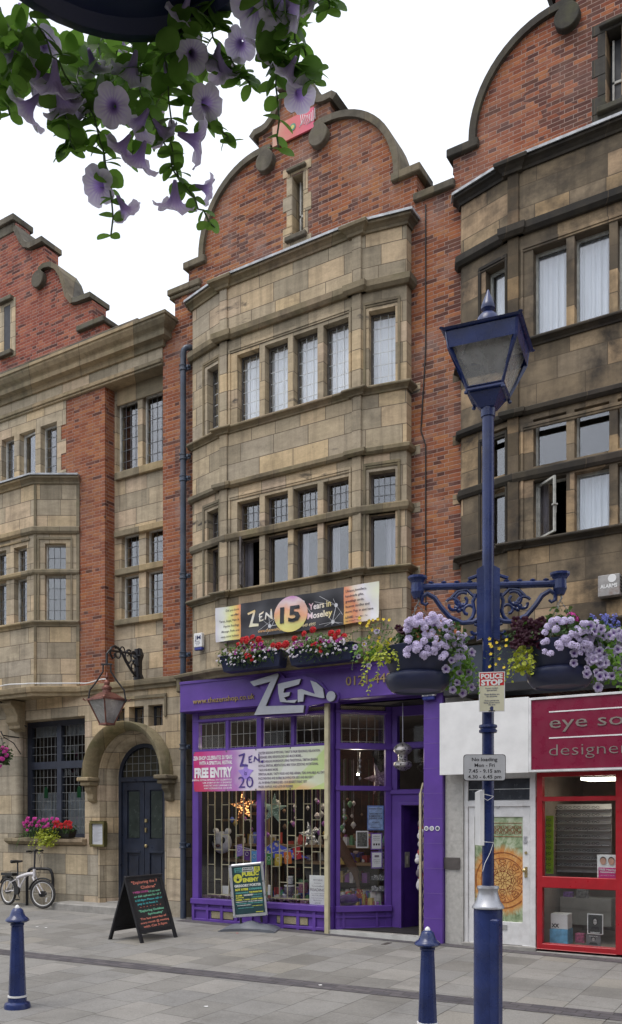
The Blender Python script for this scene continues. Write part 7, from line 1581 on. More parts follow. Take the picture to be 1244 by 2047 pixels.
# chalkboard
FLp, FRp, BLp = ground_at(283, 1886), ground_at(356, 1873.4), ground_at(216, 1878); BRp = FRp + BLp - FLp
ab_ = thing('chalkboard', 'black folding chalkboard with coloured chalk writing in front of the pub door', 'chalkboard', tuple((FLp + FRp + BLp + BRp) / 4))
top = (FLp + BLp) / 2; topR = (FRp + BRp) / 2; hz = .90
def board(A_, B_, T_, Tb, sgn, writing):
    r_ = (B_ - A_); w_ = r_.length; r_.normalize(); u_ = (T_ + Vector((0, 0, hz))) - A_; H_ = u_.length; u_.normalize(); n_ = r_.cross(u_) * -1 * sgn
    FB = planef(A_, r_, u_, n_); m = MB(); f_ = .055
    m.lbox(FB, 0, f_, 0, .03, 0, H_); m.lbox(FB, w_ - f_, w_, 0, .03, 0, H_); m.lbox(FB, f_, w_ - f_, .001, .029, H_ - .07, H_ - .0); m.lbox(FB, f_, w_ - f_, .001, .029, .13, .19)
    m.build('board_frame', M_BLACK, ab_, bevel=.003)
    m = MB(); m.lbox(FB, f_ - .005, w_ - f_ + .005, .012, .02, .18, H_ - .06); m.build('board_panel', paint('chalk_black', (.018, .018, .020), .55, .3, 3), ab_)
    if sgn > 0 and not writing: return
    if writing:
        q = [('warm', '"Exploring the 7', .88, .040, .44, .0), ('warm', 'Chakras"', .80, .038, .26, .05), ('pink', '7 WEEK COURSE', .735, .026, .26, -.12), ('grn', '\u00a310 per week', .735, .024, .20, .14), ('grn', 'or \u00a360 upfront for all 7', .675, .026, .46, .0), ('blu', '6:30-8pm Please call or', .615, .026, .46, .0), ('blu', 'pop in to book it', .56, .026, .34, -.04), ('warm', '\u2022 \u2022 \u2022 \u2022 \u2022 \u2022 \u2022', .515, .016, .36, 0), ('grn', '"Exploring Goddess', .45, .030, .42, .0), ('grn', 'Spirituality"', .395, .028, .26, .06), ('warm', 'The last saturday of', .335, .027, .44, 0), ('warm', 'every month @ meeting', .275, .027, .48, .01), ('warm', 'with Cat 3-5pm', .215, .030, .40, .0)]
        cs = {'warm': (.72, .24, .17), 'pink': (.60, .12, .34), 'grn': (.22, .60, .38), 'blu': (.08, .50, .52)}; H2 = H_ - .06 - .18
        for key in cs:
            m = MB()
            for (c_, s, fz_, h_, wd, dx_) in q:
                if c_ == key: text(m, s, FB, w_ / 2 + dx_, .18 + (fz_ - .18) * H2 / .76, h_ * 1.05, wd * w_ / .62, 'C', .0105, bold=.022, rot=.03)
            m.build('chalk_writing', paint('chalk_' + key, cs[key], .9, .25, 60), ab_)
board(FLp, FRp, top, topR, 1, True); board(BLp, BRp, top, topR, -1, False)
# poster stand
c_ = ground_at(503, 1858); c_.y -= .02; g = gz(c_.x, c_.y)
ps = thing('poster_stand', 'grey pavement poster stand with a dark green concert poster in front of the purple window', 'poster stand', (c_.x, c_.y, g))
r_ = Vector((cT, sT, 0)); r_ = (Matrix.Rotation(R(-8), 3, 'Z') @ r_); n_ = Vector((-r_.y, r_.x, 0)); up_ = (UP + n_ * .05 - r_ * .10).normalized(); r2 = (r_ - up_ * r_.dot(up_)).normalized(); n2 = up_.cross(r2) * -1; n2 = -n2 if n2.dot(n_) < 0 else n2
m = MB(); nx, ny = 22, 12; vs = []
for j in range(ny + 1):
    for i in range(nx + 1):
        a, b = -1 + 2 * i / nx, -1 + 2 * j / ny; wv = .24 + .10 * (1 - math.cos(3.14 * a)) / 2 * (1 if abs(a) > .3 else .6)
        h = .04 + .085 * (.55 + .45 * math.cos(a * 3.14)) * max(0, 1 - abs(b) ** 2.5) + .012 * math.cos(a * 9.4) * (1 - b * b); h *= max(0, 1 - a ** 6) ** .5
        p = Vector(c_) + r_ * (a * .43) + n_ * (b * (.26 - .05 * math.cos(a * 3.1))); vs.append((p.x, p.y, g + max(.01, h)))
m.add(vs, [(j * (nx + 1) + i, j * (nx + 1) + i + 1, (j + 1) * (nx + 1) + i + 1, (j + 1) * (nx + 1) + i) for j in range(ny) for i in range(nx)])
k = len(m.v); per = [i for i in range(nx + 1)] + [(j) * (nx + 1) + nx for j in range(1, ny + 1)] + [ny * (nx + 1) + i for i in range(nx - 1, -1, -1)] + [j * (nx + 1) for j in range(ny - 1, 0, -1)]
m.v += [(m.v[i][0], m.v[i][1], g - .02) for i in per]
for i in range(len(per)): j = (i + 1) % len(per); m.f.append((per[i], per[j], k + j, k + i)); m.m.append(0)
m.build('base', paint('grey_moulded_plastic', (.12, .13, .15), .45, .1, 4), ps, smooth=True)
pc = at(496.5, 1779, (Vector(c_) - Vector((0, 0, 0))).dot(Vector((-sT, cT, 0)))); PB = planef(pc, r2, up_, n2); w_, h_ = .265, .40
m = MB()
for s in (-1, 1): m.tube([Vector(PB(s * .16, .02, -h_ - .01)), Vector(PB(s * .16, .02, -h_ - .11))], .018, 10)
m.build('spring_leg', M_BLACK, ps)
m = MB(); m.wall(PB, -w_, w_, -h_, h_, [(-w_ + .032, w_ - .032, -h_ + .032, h_ - .032)], -.012, .02); m.build('snap_frame', M_ALU, ps, bevel=.008)
m = MB(); m.lbox(PB, -w_ + .025, w_ - .025, 0, .008, -h_ + .025, h_ - .025); pp = m.build('poster', paint('dark_green_poster', (.020, .055, .062), .35, .1), ps)
cs = {'y': (.58, .58, .06), 'w': (.60, .62, .58), 't': (.08, .28, .26), 'k': (.02, .04, .05), 'm': (.25, .52, .44)}
rows = [('y', 'PUBLIC', .055, .215, .070, .26), ('y', 'ENEMY', .055, .125, .070, .25), ('w', 'GREGORY PORTER', 0, .055, .044, .42), ('y', 'ROY AYERS', -.10, .0, .038, .20), ('t', 'CYMANDE', .11, .0, .036, .20), ('t', 'CRAIG CHARLES', -.10, -.045, .026, .20), ('y', 'THE PHARCYDE', .11, -.045, .026, .20), ('y', 'ST JAMES', -.15, -.085, .026, .10), ('w', 'HACKNEY', .0, -.085, .028, .15), ('t', 'SOUL II POP', .14, -.085, .022, .13), ('y', 'MONTROSE', -.14, -.115, .018, .12), ('t', 'COLLEGIANS', .12, -.118, .018, .16), ('y', 'TORRES - Y ALMA - LOOSE TUBES', 0, -.15, .022, .42), ('w', 'TERENCE WATTS - THE BROTHERS DUBLIN', 0, -.178, .014, .42), ('t', 'SAM REDMORE & SOUND ORCHESTRA', 0, -.206, .018, .42), ('w', 'HANDSOME FAMILY', -.08, -.23, .012, .22), ('y', 'LATE NIGHT JAM', .12, -.25, .012, .16), ('t', 'BARS AND MARKET STALLS', -.06, -.272, .012, .24)]
for key in 'ywt':
    m = MB()
    for (c1_, s, x_, z_, hh, wd) in rows:
        if c1_ == key: text(m, s, PB, x_, z_, hh * .8, wd, 'C', -.002, bold=.06)
    if key == 'y':
        for i in range(24): a, b = R(15 * i), R(15 * i + 15); cx_, cz_, q = -.145, .185, .068; m.add([PB(cx_, -.002, cz_), PB(cx_ + q * math.cos(a), -.002, cz_ + q * math.sin(a)), PB(cx_ + q * math.cos(b), -.002, cz_ + q * math.sin(b))], [(0, 1, 2)])
        m.lbox(PB, .12, .205, -.002, -.001, .275, .345); m.lbox(PB, .09, .205, -.002, -.001, -.345, -.335)
    if key == 'w': m.lbox(PB, -.065, .11, -.002, -.001, .275, .345)
    if key == 't': m.lbox(PB, -.185, -.075, -.002, -.001, .275, .345)
    m.build('poster_print', paint('poster_' + key, cs[key] if key != 't' else cs['m'] if False else (.10, .33, .30), .5), pp)
m = MB(); text(m, '10-12', PB, -.13, .315, .022, .085, 'C', -.004, bold=.05); text(m, 'JULY', PB, -.13, .283, .022, .085, 'C', -.004, bold=.05); text(m, 'MOSELEY PARK', PB, .022, .318, .019, .15, 'C', -.004, bold=.05); text(m, 'BIRMINGHAM', PB, .022, .285, .021, .155, 'C', -.004, bold=.05)
for i, s in enumerate(('JAZZ', 'FUNK', 'SOUL')): text(m, s, PB, .163, .325 - i * .021, .014, .05, 'C', -.004, bold=.04)
m.lbox(PB, -.15, -.14, -.004, -.003, .15, .215); m.lbox(PB, -.165, -.125, -.004, -.003, .15, .185); m.lbox(PB, -.21, -.08, -.004, -.003, .183, .186)
m.build('dark_print', paint('poster_dark', cs['k'], .5), pp)
# folding bicycle and hoop stand
A_, B_ = ground_at(15, 1809), ground_at(84, 1818); fd = (B_ - A_); fd.z = 0; wb_ = fd.length; fd.normalize(); sd_ = Vector((-fd.y, fd.x, 0)); ln = (UP + sd_ * .07).normalized()
def BK(a, s, h): return Vector((A_.x, A_.y, gz(A_.x, A_.y))) + fd * a + ln * h + sd_ * s
bk = thing('folding_bicycle', 'white folding bicycle with black saddle leaning on a hoop stand by the pub wall', 'bicycle', tuple(BK(wb_ / 2, 0, 0)))
M_BKW = paint('pearly_white_frame', (.62, .60, .62), .3, .08); M_TYRE = paint('tyre_rubber', (.035, .033, .032), .7, .3); M_BKD = paint('bike_black', (.015, .015, .017), .4, .3)
def wheel(c, ax, R_, nm='wheel', rim=M_ALU):
    ax = Vector(ax).normalized(); u1 = (UP - ax * ax.z).normalized(); u2 = ax.cross(u1); ring = lambda r, o=0: [c + (u1 * math.cos(R(a)) + u2 * math.sin(R(a))) * r + ax * o for a in range(0, 361, 10)]
    m = MB(); m.tube(ring(R_ - .022), .024, 8, False); w_ = m.build(nm, M_TYRE, bk, smooth=True)
    m = MB(); m.tube(ring(R_ - .052), .010, 6, False); m.build('rim', M_WHITE, w_, smooth=True)
    m = MB(); m.tube([c - ax * .045, c + ax * .045], [.055, .055] if R_ > .255 else [.03, .03], 16); m.tube([c - ax * .075, c + ax * .075], .012, 8); m.build('hub', M_BKD, w_, smooth=True)
    m = MB()
    for i in range(20): a = R(18 * i); m.tube([c + ax * (.03 if i % 2 else -.03), c + (u1 * math.cos(a) + u2 * math.sin(a)) * (R_ - .055)], .0012, 3, False)
    m.build('spokes', paint('steel_spokes', (.4, .4, .4), .3, metal=.8), w_)
    return u1, u2
wr = BK(.0, 0, .255); wf = BK(wb_, 0, .262); stx = (Matrix.Rotation(R(22), 3, 'Z') @ sd_)
wheel(wr, sd_, .255); wheel(wf, stx, .262)
m = MB(); m.tube([BK(.28, 0, .52), BK(.42, 0, .56), BK(.60, 0, .60), BK(.80, 0, .62)], [.030, .034, .036, .030], 12, flat=1.0); m.tube([BK(.30, 0, .54), BK(.36, 0, .30)], .018, 10); m.tube([BK(.36, .0, .30), BK(.42, 0, .42), BK(.55, 0, .57)], .014, 8)
for s in (-.055, .055): m.tube([BK(0, s, .255), BK(.18, s, .28), BK(.36, s * .5, .29)], .010, 7); m.tube([BK(0, s, .255), BK(.12, s, .42), BK(.28, s * .4, .50)], .010, 7)
m.tube([BK(.80, 0, .56), BK(.79, 0, .70)], .026, 12); fk = BK(.80, 0, .56)
for s in (-.05, .05): m.tube([fk + stx * s, fk.lerp(wf, .55) + stx * s - fd * .01, wf + stx * s * 1.2], [.017, .014, .010], 8)
m.build('frame', M_BKW, bk, smooth=True)
m = MB(); m.tube([BK(.79, 0, .70), BK(.775, 0, 1.02)], .017, 10); m.build('handlebar_stem', paint('dark_tube', (.05, .05, .055), .35, metal=.4), bk, smooth=True); m = MB(); m.tube([BK(.28, 0, .52), BK(.25, 0, .80)], .015, 10); m.build('seat_post', paint('dark_tube', (1, 1, 1)), bk, smooth=True)
hb = BK(.775, 0, 1.03); m = MB(); m.tube([hb - stx * .24, hb, hb + stx * .24], .011, 8); m.tube([hb - stx * .25, hb - stx * .14], .018, 8); m.tube([hb + stx * .14, hb + stx * .25], .018, 8)
for s in (-1, 1): m.tube([hb + stx * (.12 * s), hb + stx * (.14 * s) + fd * .05 - UP * .02, hb + stx * (.21 * s) + fd * .05 - UP * .04], .006, 6)
m.lathe([(.03, 0), (.03, .03)], hb + UP * .0 + fd * .04, 10); m.build('handlebar', M_BKD, bk, smooth=True)
m = MB(); m.tube([hb + fd * .04, hb + fd * .17 - UP * .08, hb + fd * .21 - UP * .26, hb + fd * .14 - UP * .44, hb + fd * .04 - UP * .52], .004, 5); m.tube([hb + fd * .03, hb + fd * .13 - UP * .1, hb + fd * .17 - UP * .28, hb + fd * .09 - UP * .45, hb - UP * .50], .004, 5); m.build('brake_cable', M_BKD, bk)
m = MB(); sc_ = BK(.245, 0, .82); m.prism([(-.14, .0), (-.13, .03), (-.02, .022), (.12, .03), (.14, .015), (.13, -.005), (.0, -.02), (-.08, -.03), (-.13, -.03)], lambda a, b, c: tuple(sc_ + fd * a + sd_ * (b * (1.0 if a < .0 else .38)) + UP * c), -.075, .075); m.build('saddle', M_BKD, bk, bevel=.012)
m = MB(); rk = BK(-.02, 0, .57); m.hexa([tuple(rk + fd * a + sd_ * b + UP * c) for c in (-.02, .035) for a, b in ((-.17, -.06), (.20, -.06), (.20, .06), (-.17, .06))]); m.hexa([tuple(rk + fd * a + sd_ * b + UP * c) for c in (-.085, -.03) for a, b in ((-.16, -.04), (.0, -.04), (.0, .04), (-.16, .04))])
m.tube([rk + fd * .05 + UP * .04, rk + fd * .08 + UP * .08, rk + fd * .25 + UP * .08], .005, 5); m.tube([rk + fd * .15 - UP * .02, BK(.05, .05, .255)], .006, 5); m.tube([rk - fd * .1 - UP * .02, BK(0, -.06, .255)], .006, 5); m.build('battery_rack', M_BKD, bk, bevel=.006)
m = MB(); 
for c, ax, a0, a1 in ((wr, sd_, -60, 70), (wf, stx, -75, 40)):
    u1 = (UP - ax * ax.dot(UP)).normalized(); u2 = ax.cross(u1); m.tube([c + (u1 * math.cos(R(a)) + u2 * math.sin(R(a)) * (1 if ax is stx else 1)) * .285 for a in range(a0, a1 + 1, 10)], .014, 6, flat=1.6)
m.build('mudguard', M_BKD, bk, smooth=True)
m = MB(); cb = BK(.36, -.05, .29); m.tube([cb + sd_ * .02, cb - sd_ * .02], .075, 18); m.tube([cb, cb + fd * .08 - UP * .14], .010, 6); m.hexa([tuple(cb + fd * (.08 + a) - UP * (.15 + c) - sd_ * (.02 + b)) for c in (0, .02) for a, b in ((-.04, 0), (.04, 0), (.04, .08), (-.04, .08))]); m.tube([cb + fd * .0 + UP * .07, wr - sd_ * .06 + UP * .035], .005, 5); m.tube([cb - UP * .07, wr - sd_ * .06 - UP * .035], .005, 5); m.build('crank_and_chain', M_BKD, bk)
m = MB(); q = wf + stx * -.02 + (fd * .14 - UP * .06); m.tube([q, q - fd * .02 - UP * .07], .012, 6); m.build('reflector', M_WHITE, bk)
# hoop
H0, H1 = ground_at(44, 1811), ground_at(96, 1813); H0.y += .12; H1.y += .12; m = MB(); g0 = gz(H0.x, H0.y)
P_ = lambda q, h: Vector((H0.x + (H1.x - H0.x) * q, H0.y + (H1.y - H0.y) * q, g0 + h))
m.tube([P_(0, -.02), P_(0, .5), P_(.03, .60), P_(.10, .67), P_(.20, .69), P_(.8, .69), P_(.9, .67), P_(.97, .60), P_(1, .5), P_(1, -.02)], .028, 12)
solo(m, 'cycle_stand', M_BKD, 'black hoop cycle stand fixed in the pavement behind the bicycle', 'cycle stand', smooth=True)
# drain covers
def cover(u0, v0, u1, v1, label):
    a, b = ground_at(u0, v0), ground_at(u1, v1); m = MB(); x0, x1 = sorted((a.x, b.x)); y0, y1 = sorted((a.y, b.y)); y1 = max(y1, y0 + .10)
    m.hexa([(x, y, gz(x, y) + z) for z in (.001, .006) for x, y in ((x0, y0), (x1, y0), (x1, y1), (x0, y1))]); solo(m, 'drain_cover', paint('rusty_iron', (.06, .05, .045), .7, .3), label, 'drain cover')
cover(762, 1888, 784, 1885, 'small rusty drain cover in the paving before the purple doorway')
random.seed(5)
for i, (u, v, lb) in enumerate(((74, 1853, 'white paper scrap lying beside the left bollard'), (92, 1855, 'pale scrap of litter between the bollard and the chalkboard'), (412, 2013, 'white scrap of litter on the near paving below the dark band'), (474, 1866, 'pinkish litter scrap beside the poster stand base'), (640, 1970, 'tiny white scrap lying on the dark paving band'))):
    p = ground_at(u, v); m = MB(); m.add([(p.x + .03 * math.cos(k * 1.3) * random.uniform(.6, 1), p.y + .03 * math.sin(k * 1.3) * random.uniform(.6, 1), p.z + .006 + .004 * (k % 2)) for k in range(5)], [(0, 1, 2, 3, 4)]); solo(m, 'litter_scrap', paint('pink_scrap', (.4, .12, .12), .8) if i == 3 else M_WHITE, lb, 'litter')
# ================================================================ shop window contents
def star(label, u, v, y, r, mat, rot=0.0, glow=None, depth=.09):
    c = Vector((X(u, y), y, Z(u, v, y))); b = thing('star_lantern', label, 'star lantern', tuple(c), 'paper star lanterns in the shop window'); m = MB(); n = 5; vs = [c + Vector((0, -depth, 0)), c + Vector((0, depth, 0))]
    for k in range(10): a = R(90 + 36 * k) + rot; q = r * (1 if k % 2 == 0 else .36); vs.append(c + Vector((q * math.cos(a), 0, q * math.sin(a))))
    fs = []
    for k in range(10): i, j = 2 + k, 2 + (k + 1) % 10; fs += [(0, i, j), (1, j, i)]
    m.add(vs, fs); m.build('star_body', mat, b); m = MB(); m.tube([c + UP * r, c + UP * (r + .5)], .002, 4); m.build('hanging_cord', M_BLACK, b)
def lit(name, a, b_, e, sc_=30):
    t = NT(name); v = t.n('ShaderNodeTexVoronoi', {'Scale': sc_}); t.t.links.new(t.pos(), v.inputs[0]); f = t.ramp(v.outputs[0], [(.25, 1.0), (.45, 0.0)]); P = t.pbsdf(t.mix(f, a, b_), .6)
    if e: P.inputs['Emission Strength'].default_value = e; t.set(P.inputs['Emission Color'], t.mix(f, (0, 0, 0), b_))
    return t.m
star('orange glowing paper star lantern in the left pane of the shop window', 487, 1613, 11.62, .27, lit('orange_star', (.30, .08, .04), (.90, .42, .14), 2.2), .12)
star('pale green paper star lantern beside the middle post of the shop window', 547, 1618, 11.62, .27, lit('green_star', (.20, .32, .26), (.45, .58, .48), .12), -.1)
star('silver foil star lantern on the right side of the shop window', 620, 1668, 11.62, .22, lit('silver_star', (.22, .21, .20), (.75, .70, .60), .6), .2)
star('dull mauve star lantern hanging behind the angled shop pane', 757, 1556, 12.0, .26, lit('mauve_star', (.22, .15, .18), (.42, .32, .36), .08), .3)
yb_ = 11.72
def card(name, label, cat, u, v, w_, h_, y, mat, rot=0.0, grp=None, th=.012, lines=None, lm=None, bev=.003):
    x, z = X(u, y), Z(u, v, y); c_, s_ = math.cos(rot), math.sin(rot); FF_ = lambda a, b, c: (x + a * c_ - c * s_, y + b, z + a * s_ + c * c_); t_ = thing(name, label, cat, (x, y, z - h_ / 2), grp)
    m = MB(); m.lbox(FF_, -w_ / 2, w_ / 2, 0, th, -h_ / 2, h_ / 2); m.build('sheet', mat, t_, bevel=bev)
    if lines:
        m = MB()
        for ln_ in lines: text(m, ln_[0], FF_, ln_[1], ln_[2], ln_[3], ln_[4] if len(ln_) > 4 else None, 'C', -.002, bold=ln_[5] if len(ln_) > 5 else .0)
        m.build('print', lm or M_BLACK, t_)
    return t_, FF_
cols = [('lilac', (.30, .20, .52), 478, 1700, .2), ('deep purple', (.09, .02, .18), 494, 1708, -.1), ('sky blue', (.10, .30, .60), 509, 1713, .05), ('green', (.05, .22, .06), 538, 1717, 0), ('yellow', (.55, .40, .04), 556, 1719, -.05), ('orange', (.62, .16, .02), 575, 1715, .12), ('red', (.42, .02, .03), 594, 1706, .25)]
for nm, c_, u, v, r_ in cols: 
    t_, FF_ = card('small_bag', '%s printed cloth bag in the row hung across the shop window' % nm, 'bag', u, v, .13, .19, 11.60, paint('bag_' + nm.replace(' ', '_'), c_, .8), r_, 'row of coloured bags in the shop window', .02)
    m = MB(); m.tube([FF_(.03 * math.cos(R(a)), -.003, .01 + .03 * math.sin(R(a))) for a in range(0, 361, 30)], .003, 4); m.build('printed_ring', M_WHITE, t_)
m = MB(); m.tube([(X(470, 11.6), 11.6, Z(470, 1690, 11.6)), (X(538, 11.6), 11.6, Z(538, 1706, 11.6)), (X(605, 11.6), 11.6, Z(605, 1690, 11.6))], .003, 4); solo(m, 'cord', M_WHITE, 'cord carrying the row of coloured bags', 'cord')
x, z = X(552, 11.9), Z(552, 1715, 11.9); b = thing('parasol', 'blue patterned cloth parasol opened behind the coloured bags', 'parasol', (x, 11.9, z)); m = MB(); n = 8; rg = []
for k in range(16): a = R(22.5 * k); q = .62 if k % 2 == 0 else .57; m.add([(x, 11.85, z + .26), (x + q * math.cos(a), 11.95 + .2 * math.sin(a), z + .02 * (k % 2)), (x + (.57 if k % 2 == 0 else .62) * math.cos(R(22.5 * (k + 1))), 11.95 + .2 * math.sin(R(22.5 * (k + 1))), z + .02 * ((k + 1) % 2))], [(0, 1, 2)])
m.build('canopy', lit('blue_batik', (.03, .06, .50), (.45, .36, .22), 0, 14), b, fix=False); m = MB(); m.tube([(x, 11.9, .36), (x, 11.9, z + .26)], .008, 6); m.build('pole', M_BLACK, b)
# soft toy head cushion
c = Vector((X(444, 11.85), 11.85, Z(444, 1684, 11.85))); b = thing('animal_cushion', 'black and white animal face cushion at the left of the shop window', 'cushion', tuple(c))
def ball(c, r, sx_=1, sy=1, sz=1): 
    m = MB(); m.lathe([(math.sin(R(a)) * 1.0, -math.cos(R(a))) for a in range(0, 181, 15)], (0, 0, 0), 16); m.v = [(c[0] + p[0] * r * sx_, c[1] + p[1] * r * sy, c[2] + p[2] * r * sz) for p in m.v]; return m
ball(c, .19, 1, .6, 1).build('cushion_body', paint('white_plush', (.52, .52, .54), .95, .1, 20), b, smooth=True)
for s in (-1, 1):
    ball(c + Vector((s * .09, -.09, .04)), .05, .8, .6, 1.1).build('eye_patch', M_BLACK, b, smooth=True); ball(c + Vector((s * .13, 0, .19)), .055).build('ear', M_WHITE, b, smooth=True)
ball(c + Vector((0, -.11, -.05)), .04, 1.2, .7, .7).build('nose', paint('brown_nose', (.12, .06, .05), .7), b, smooth=True)
M_WD = paint('pale_wood', (.26, .17, .085), .6, .25, 3); M_WD2 = paint('dark_wood', (.10, .055, .03), .6, .25, 3)
x0 = X(436, 12.0)
m = MB()
for a in (x0, x0 + .42, x0 + .44, x0 + .98): m.box(a, a + .04, 12.05, 12.09, .35, 1.72 if a > x0 + .43 else 1.62)
m.box(x0, x0 + .46, 12.05, 12.09, 1.62, 1.66); m.box(x0 + .44, x0 + 1.02, 12.05, 12.09, 1.72, 1.77); m.box(x0, x0 + 1.0, 12.06, 12.5, .95, .98)
solo(m, 'wooden_shelving', M_WD, 'pale wooden shelf frame behind the left pane of the shop window', 'shelf')
m = MB(); m.box(X(421, 12.1), X(446, 12.1), 12.12, 12.4, .345, 1.18); solo(m, 'wooden_cabinet', M_WD2, 'brown wooden cabinet under the animal cushion', 'cabinet', bevel=.01)
m = MB(); m.box(X(540, 12.1), X(556, 12.1), 12.12, 12.3, .345, 1.25); solo(m, 'wooden_plinth', M_WD2, 'brown wooden plinth behind the middle post of the shop window', 'plinth', bevel=.01)
card('window_notice', 'white handwritten notice reading Readings propped in the right corner of the shop window', 'notice', 635.5, 1781, .30, .47, 11.34, M_WHITE, 0, None, .006, [('TRY NEW', 0, .15, .028, .17), ('Intuitive', 0, .11, .020, .12), ('Counselled', 0, .06, .028, .20), ('READING', 0, -.005, .045, .26, .01), ('OPEN SUNDAY & MONDAY', 0, -.045, .013, .24), ('ASK FOR KAREN', 0, -.08, .022, .21), ('IN BOOK APPOINTMENT', 0, -.115, .013, .22), ('FROM ONLY', 0, -.155, .022, .15), ('\u00a325.00', 0, -.195, .026, .10)], paint('grey_ink', (1, 1, 1)))
card('paper_card', 'plain white card at the bottom left of the shop window', 'card', 450, 1781, .16, .17, 11.6, M_WHITE, .03)
card('paper_card', 'tall white card tucked behind the right edge of the poster stand', 'card', 538, 1779, .05, .16, 11.6, M_WHITE, -.05)
random.seed(9)
jc = [(.45, .44, .46), (.12, .10, .14), (.35, .30, .40), (.20, .08, .12), (.10, .20, .10), (.5, .48, .42)]
jars = [(580, 1759, .11, .12, 'white-lidded jar topmost of the stacked jars in the shop window'), (579, 1778, .18, .14, 'large glass jar in the middle of the stacked jars in the shop window'), (574, 1793, .16, .09, 'low white tub at the bottom of the stacked jars in the shop window'), (607, 1772, .16, .20, 'round glass bowl of coloured stones right of the stacked jars'), (594, 1792, .12, .07, 'small purple box between the jars and the handwritten notice'), (556, 1793, .13, .06, 'flat dish of trinkets left of the stacked jars')]
for i, (u, v, w_, h_, lb) in enumerate(jars):
    y = 11.68; x, z = X(u, y), Z(u, v, y); b = thing('display_jar', lb, 'jar', (x, y, z - h_ / 2), 'jars and dishes in the shop window'); m = MB(); m.lathe([(w_ * .46, 0), (w_ * .5, h_ * .2), (w_ * .5, h_ * .7), (w_ * .42, h_ * .85)], (x, y, z - h_ / 2), 16); m.build('jar_body', paint('jar_tone_%d' % i, jc[i], .25, .5, 40), b, smooth=True)
    m = MB(); m.lathe([(w_ * .48, h_ * .85), (w_ * .48, h_), (0, h_)], (x, y, z - h_ / 2), 16); m.build('lid', M_WHITE if i < 3 else paint('jar_tone_%d' % ((i + 1) % 6), jc[(i + 1) % 6], .4), b, smooth=True)
m = MB()
for i in range(150): x = random.uniform(X(405, 11.5), X(650, 11.5)); m.box(x, x + random.uniform(.02, .06), 11.45, 11.45 + .04, .345, .36 + random.uniform(.01, .05))
tag(solo(m, 'trinkets', lit('trinket_mix', (.20, .10, .16), (.42, .40, .38), 0, 22), 'loose crystals and trinkets scattered along the shop window floor', 'trinkets'), kind='stuff')
# angled pane: notices fixed inside the glass
def splay(u, v, name, label, cat, w_, h_, mat, d=.03, lines=None, lm=None, grp='notices on the angled pane', inset=None):
    a = invx(u, sp_); x, y, _ = sp_(a, d, 0); z = HC + (VH - v) / FPX * (-x * sT + y * cT); t_ = thing(name, label, cat, (x, y, z - h_ / 2), grp); FF_ = lambda p, q, r: sp_(a + p, d + q, z + r)
    m = MB(); m.lbox(FF_, -w_ / 2, w_ / 2, 0, .003, -h_ / 2, h_ / 2); m.build('sheet', mat, t_)
    if inset: m = MB(); m.lbox(FF_, -w_ / 2 + .016, w_ / 2 - .016, -.002, 0, -h_ / 2 + .018, h_ / 2 - .018); m.build('inset', inset, t_)
    if lines:
        m = MB()
        for l_ in lines: text(m, l_[0], FF_, l_[1], l_[2], l_[3], l_[4], 'C', -.004, bold=.02)
        m.build('print', lm or M_BLACK, t_)
M_PB = paint('poster_blue', (.10, .20, .48), .5, .5, 9); M_VIO = paint('violet_border', (.13, .05, .34), .5)
splay(752, 1635, 'window_poster', 'large pale blue poster at the top of the angled shop pane', 'poster', .255, .37, M_PB, lines=[('AWARENESS COURSES', 0, .13, .018, .2), ('TRANSFORMATION', 0, .05, .026, .2), ('ELEMENTARY', 0, .015, .026, .2), ('EVENING 2014', 0, -.02, .026, .2), ('with guests', 0, -.07, .016, .12), ('www.thezenshop.co.uk', 0, -.15, .012, .18)], inset=paint('pale_blue_inset', (.30, .42, .66), .5, .4, 14))
splay(725.5, 1678, 'window_poster', 'white bordered photograph left of the framed notices on the angled pane', 'poster', .19, .255, M_WHITE, inset=paint('group_photo', (.09, .10, .09), .5, .9, 50))
splay(754, 1682, 'window_poster', 'upper purple bordered notice on the angled shop pane', 'poster', .18, .255, M_VIO, inset=M_WHITE, lines=[('WORKSHOPS', 0, .07, .012, .10), ('every Tuesday', 0, .04, .010, .10), ('7pm in store', 0, .015, .010, .09), ('\u25a0 \u25a0 \u25a0', 0, -.06, .028, .10)])
splay(754.5, 1719, 'window_poster', 'lower purple bordered notice on the angled shop pane', 'poster', .18, .255, M_VIO, inset=M_WHITE, lines=[('\u25a0', 0, .04, .03, .07), ('please call in', 0, .0, .010, .10), ('or telephone', 0, -.025, .010, .10), ('for details', 0, -.05, .010, .08)], lm=paint('grey_ink', (1, 1, 1)))
# curved wooden stand, card rack, patchwork cushion
def SPt(u, v, d=.35): a = invx(u, sp_); x, y, _ = sp_(a, d, 0); return Vector((x, y, HC + (VH - v) / FPX * (-x * sT + y * cT)))
m = MB(); m.tube([SPt(674, 1668), SPt(692, 1692), SPt(708, 1718), SPt(722, 1742), SPt(728, 1765), SPt(730, 1785)], [.10, .09, .08, .06, .03, .03], 8, flat=.3); m.tube([SPt(700, 1712), SPt(712, 1724), SPt(716, 1740), SPt(706, 1745), SPt(698, 1752)], .012, 6)
solo(m, 'curved_wooden_stand', M_WD2, 'curved dark wooden stand leaning behind the angled pane', 'stand', smooth=True)
m = MB(); q = [SPt(u, v, .30) for u, v in ((722, 1795), (724, 1776), (733, 1781), (747, 1806), (752, 1809), (721, 1812))]; m.add(q + [p + Vector((0, .06, 0)) for p in q], [tuple(range(6)), tuple(range(11, 5, -1))] + [(i, (i + 1) % 6, 6 + (i + 1) % 6, 6 + i) for i in range(6)]); solo(m, 'patchwork_cushion', lit('patchwork', (.35, .03, .03), (.55, .40, .12), 0, 30), 'red and yellow patchwork cushion on the floor of the angled window', 'cushion', bevel=.008)
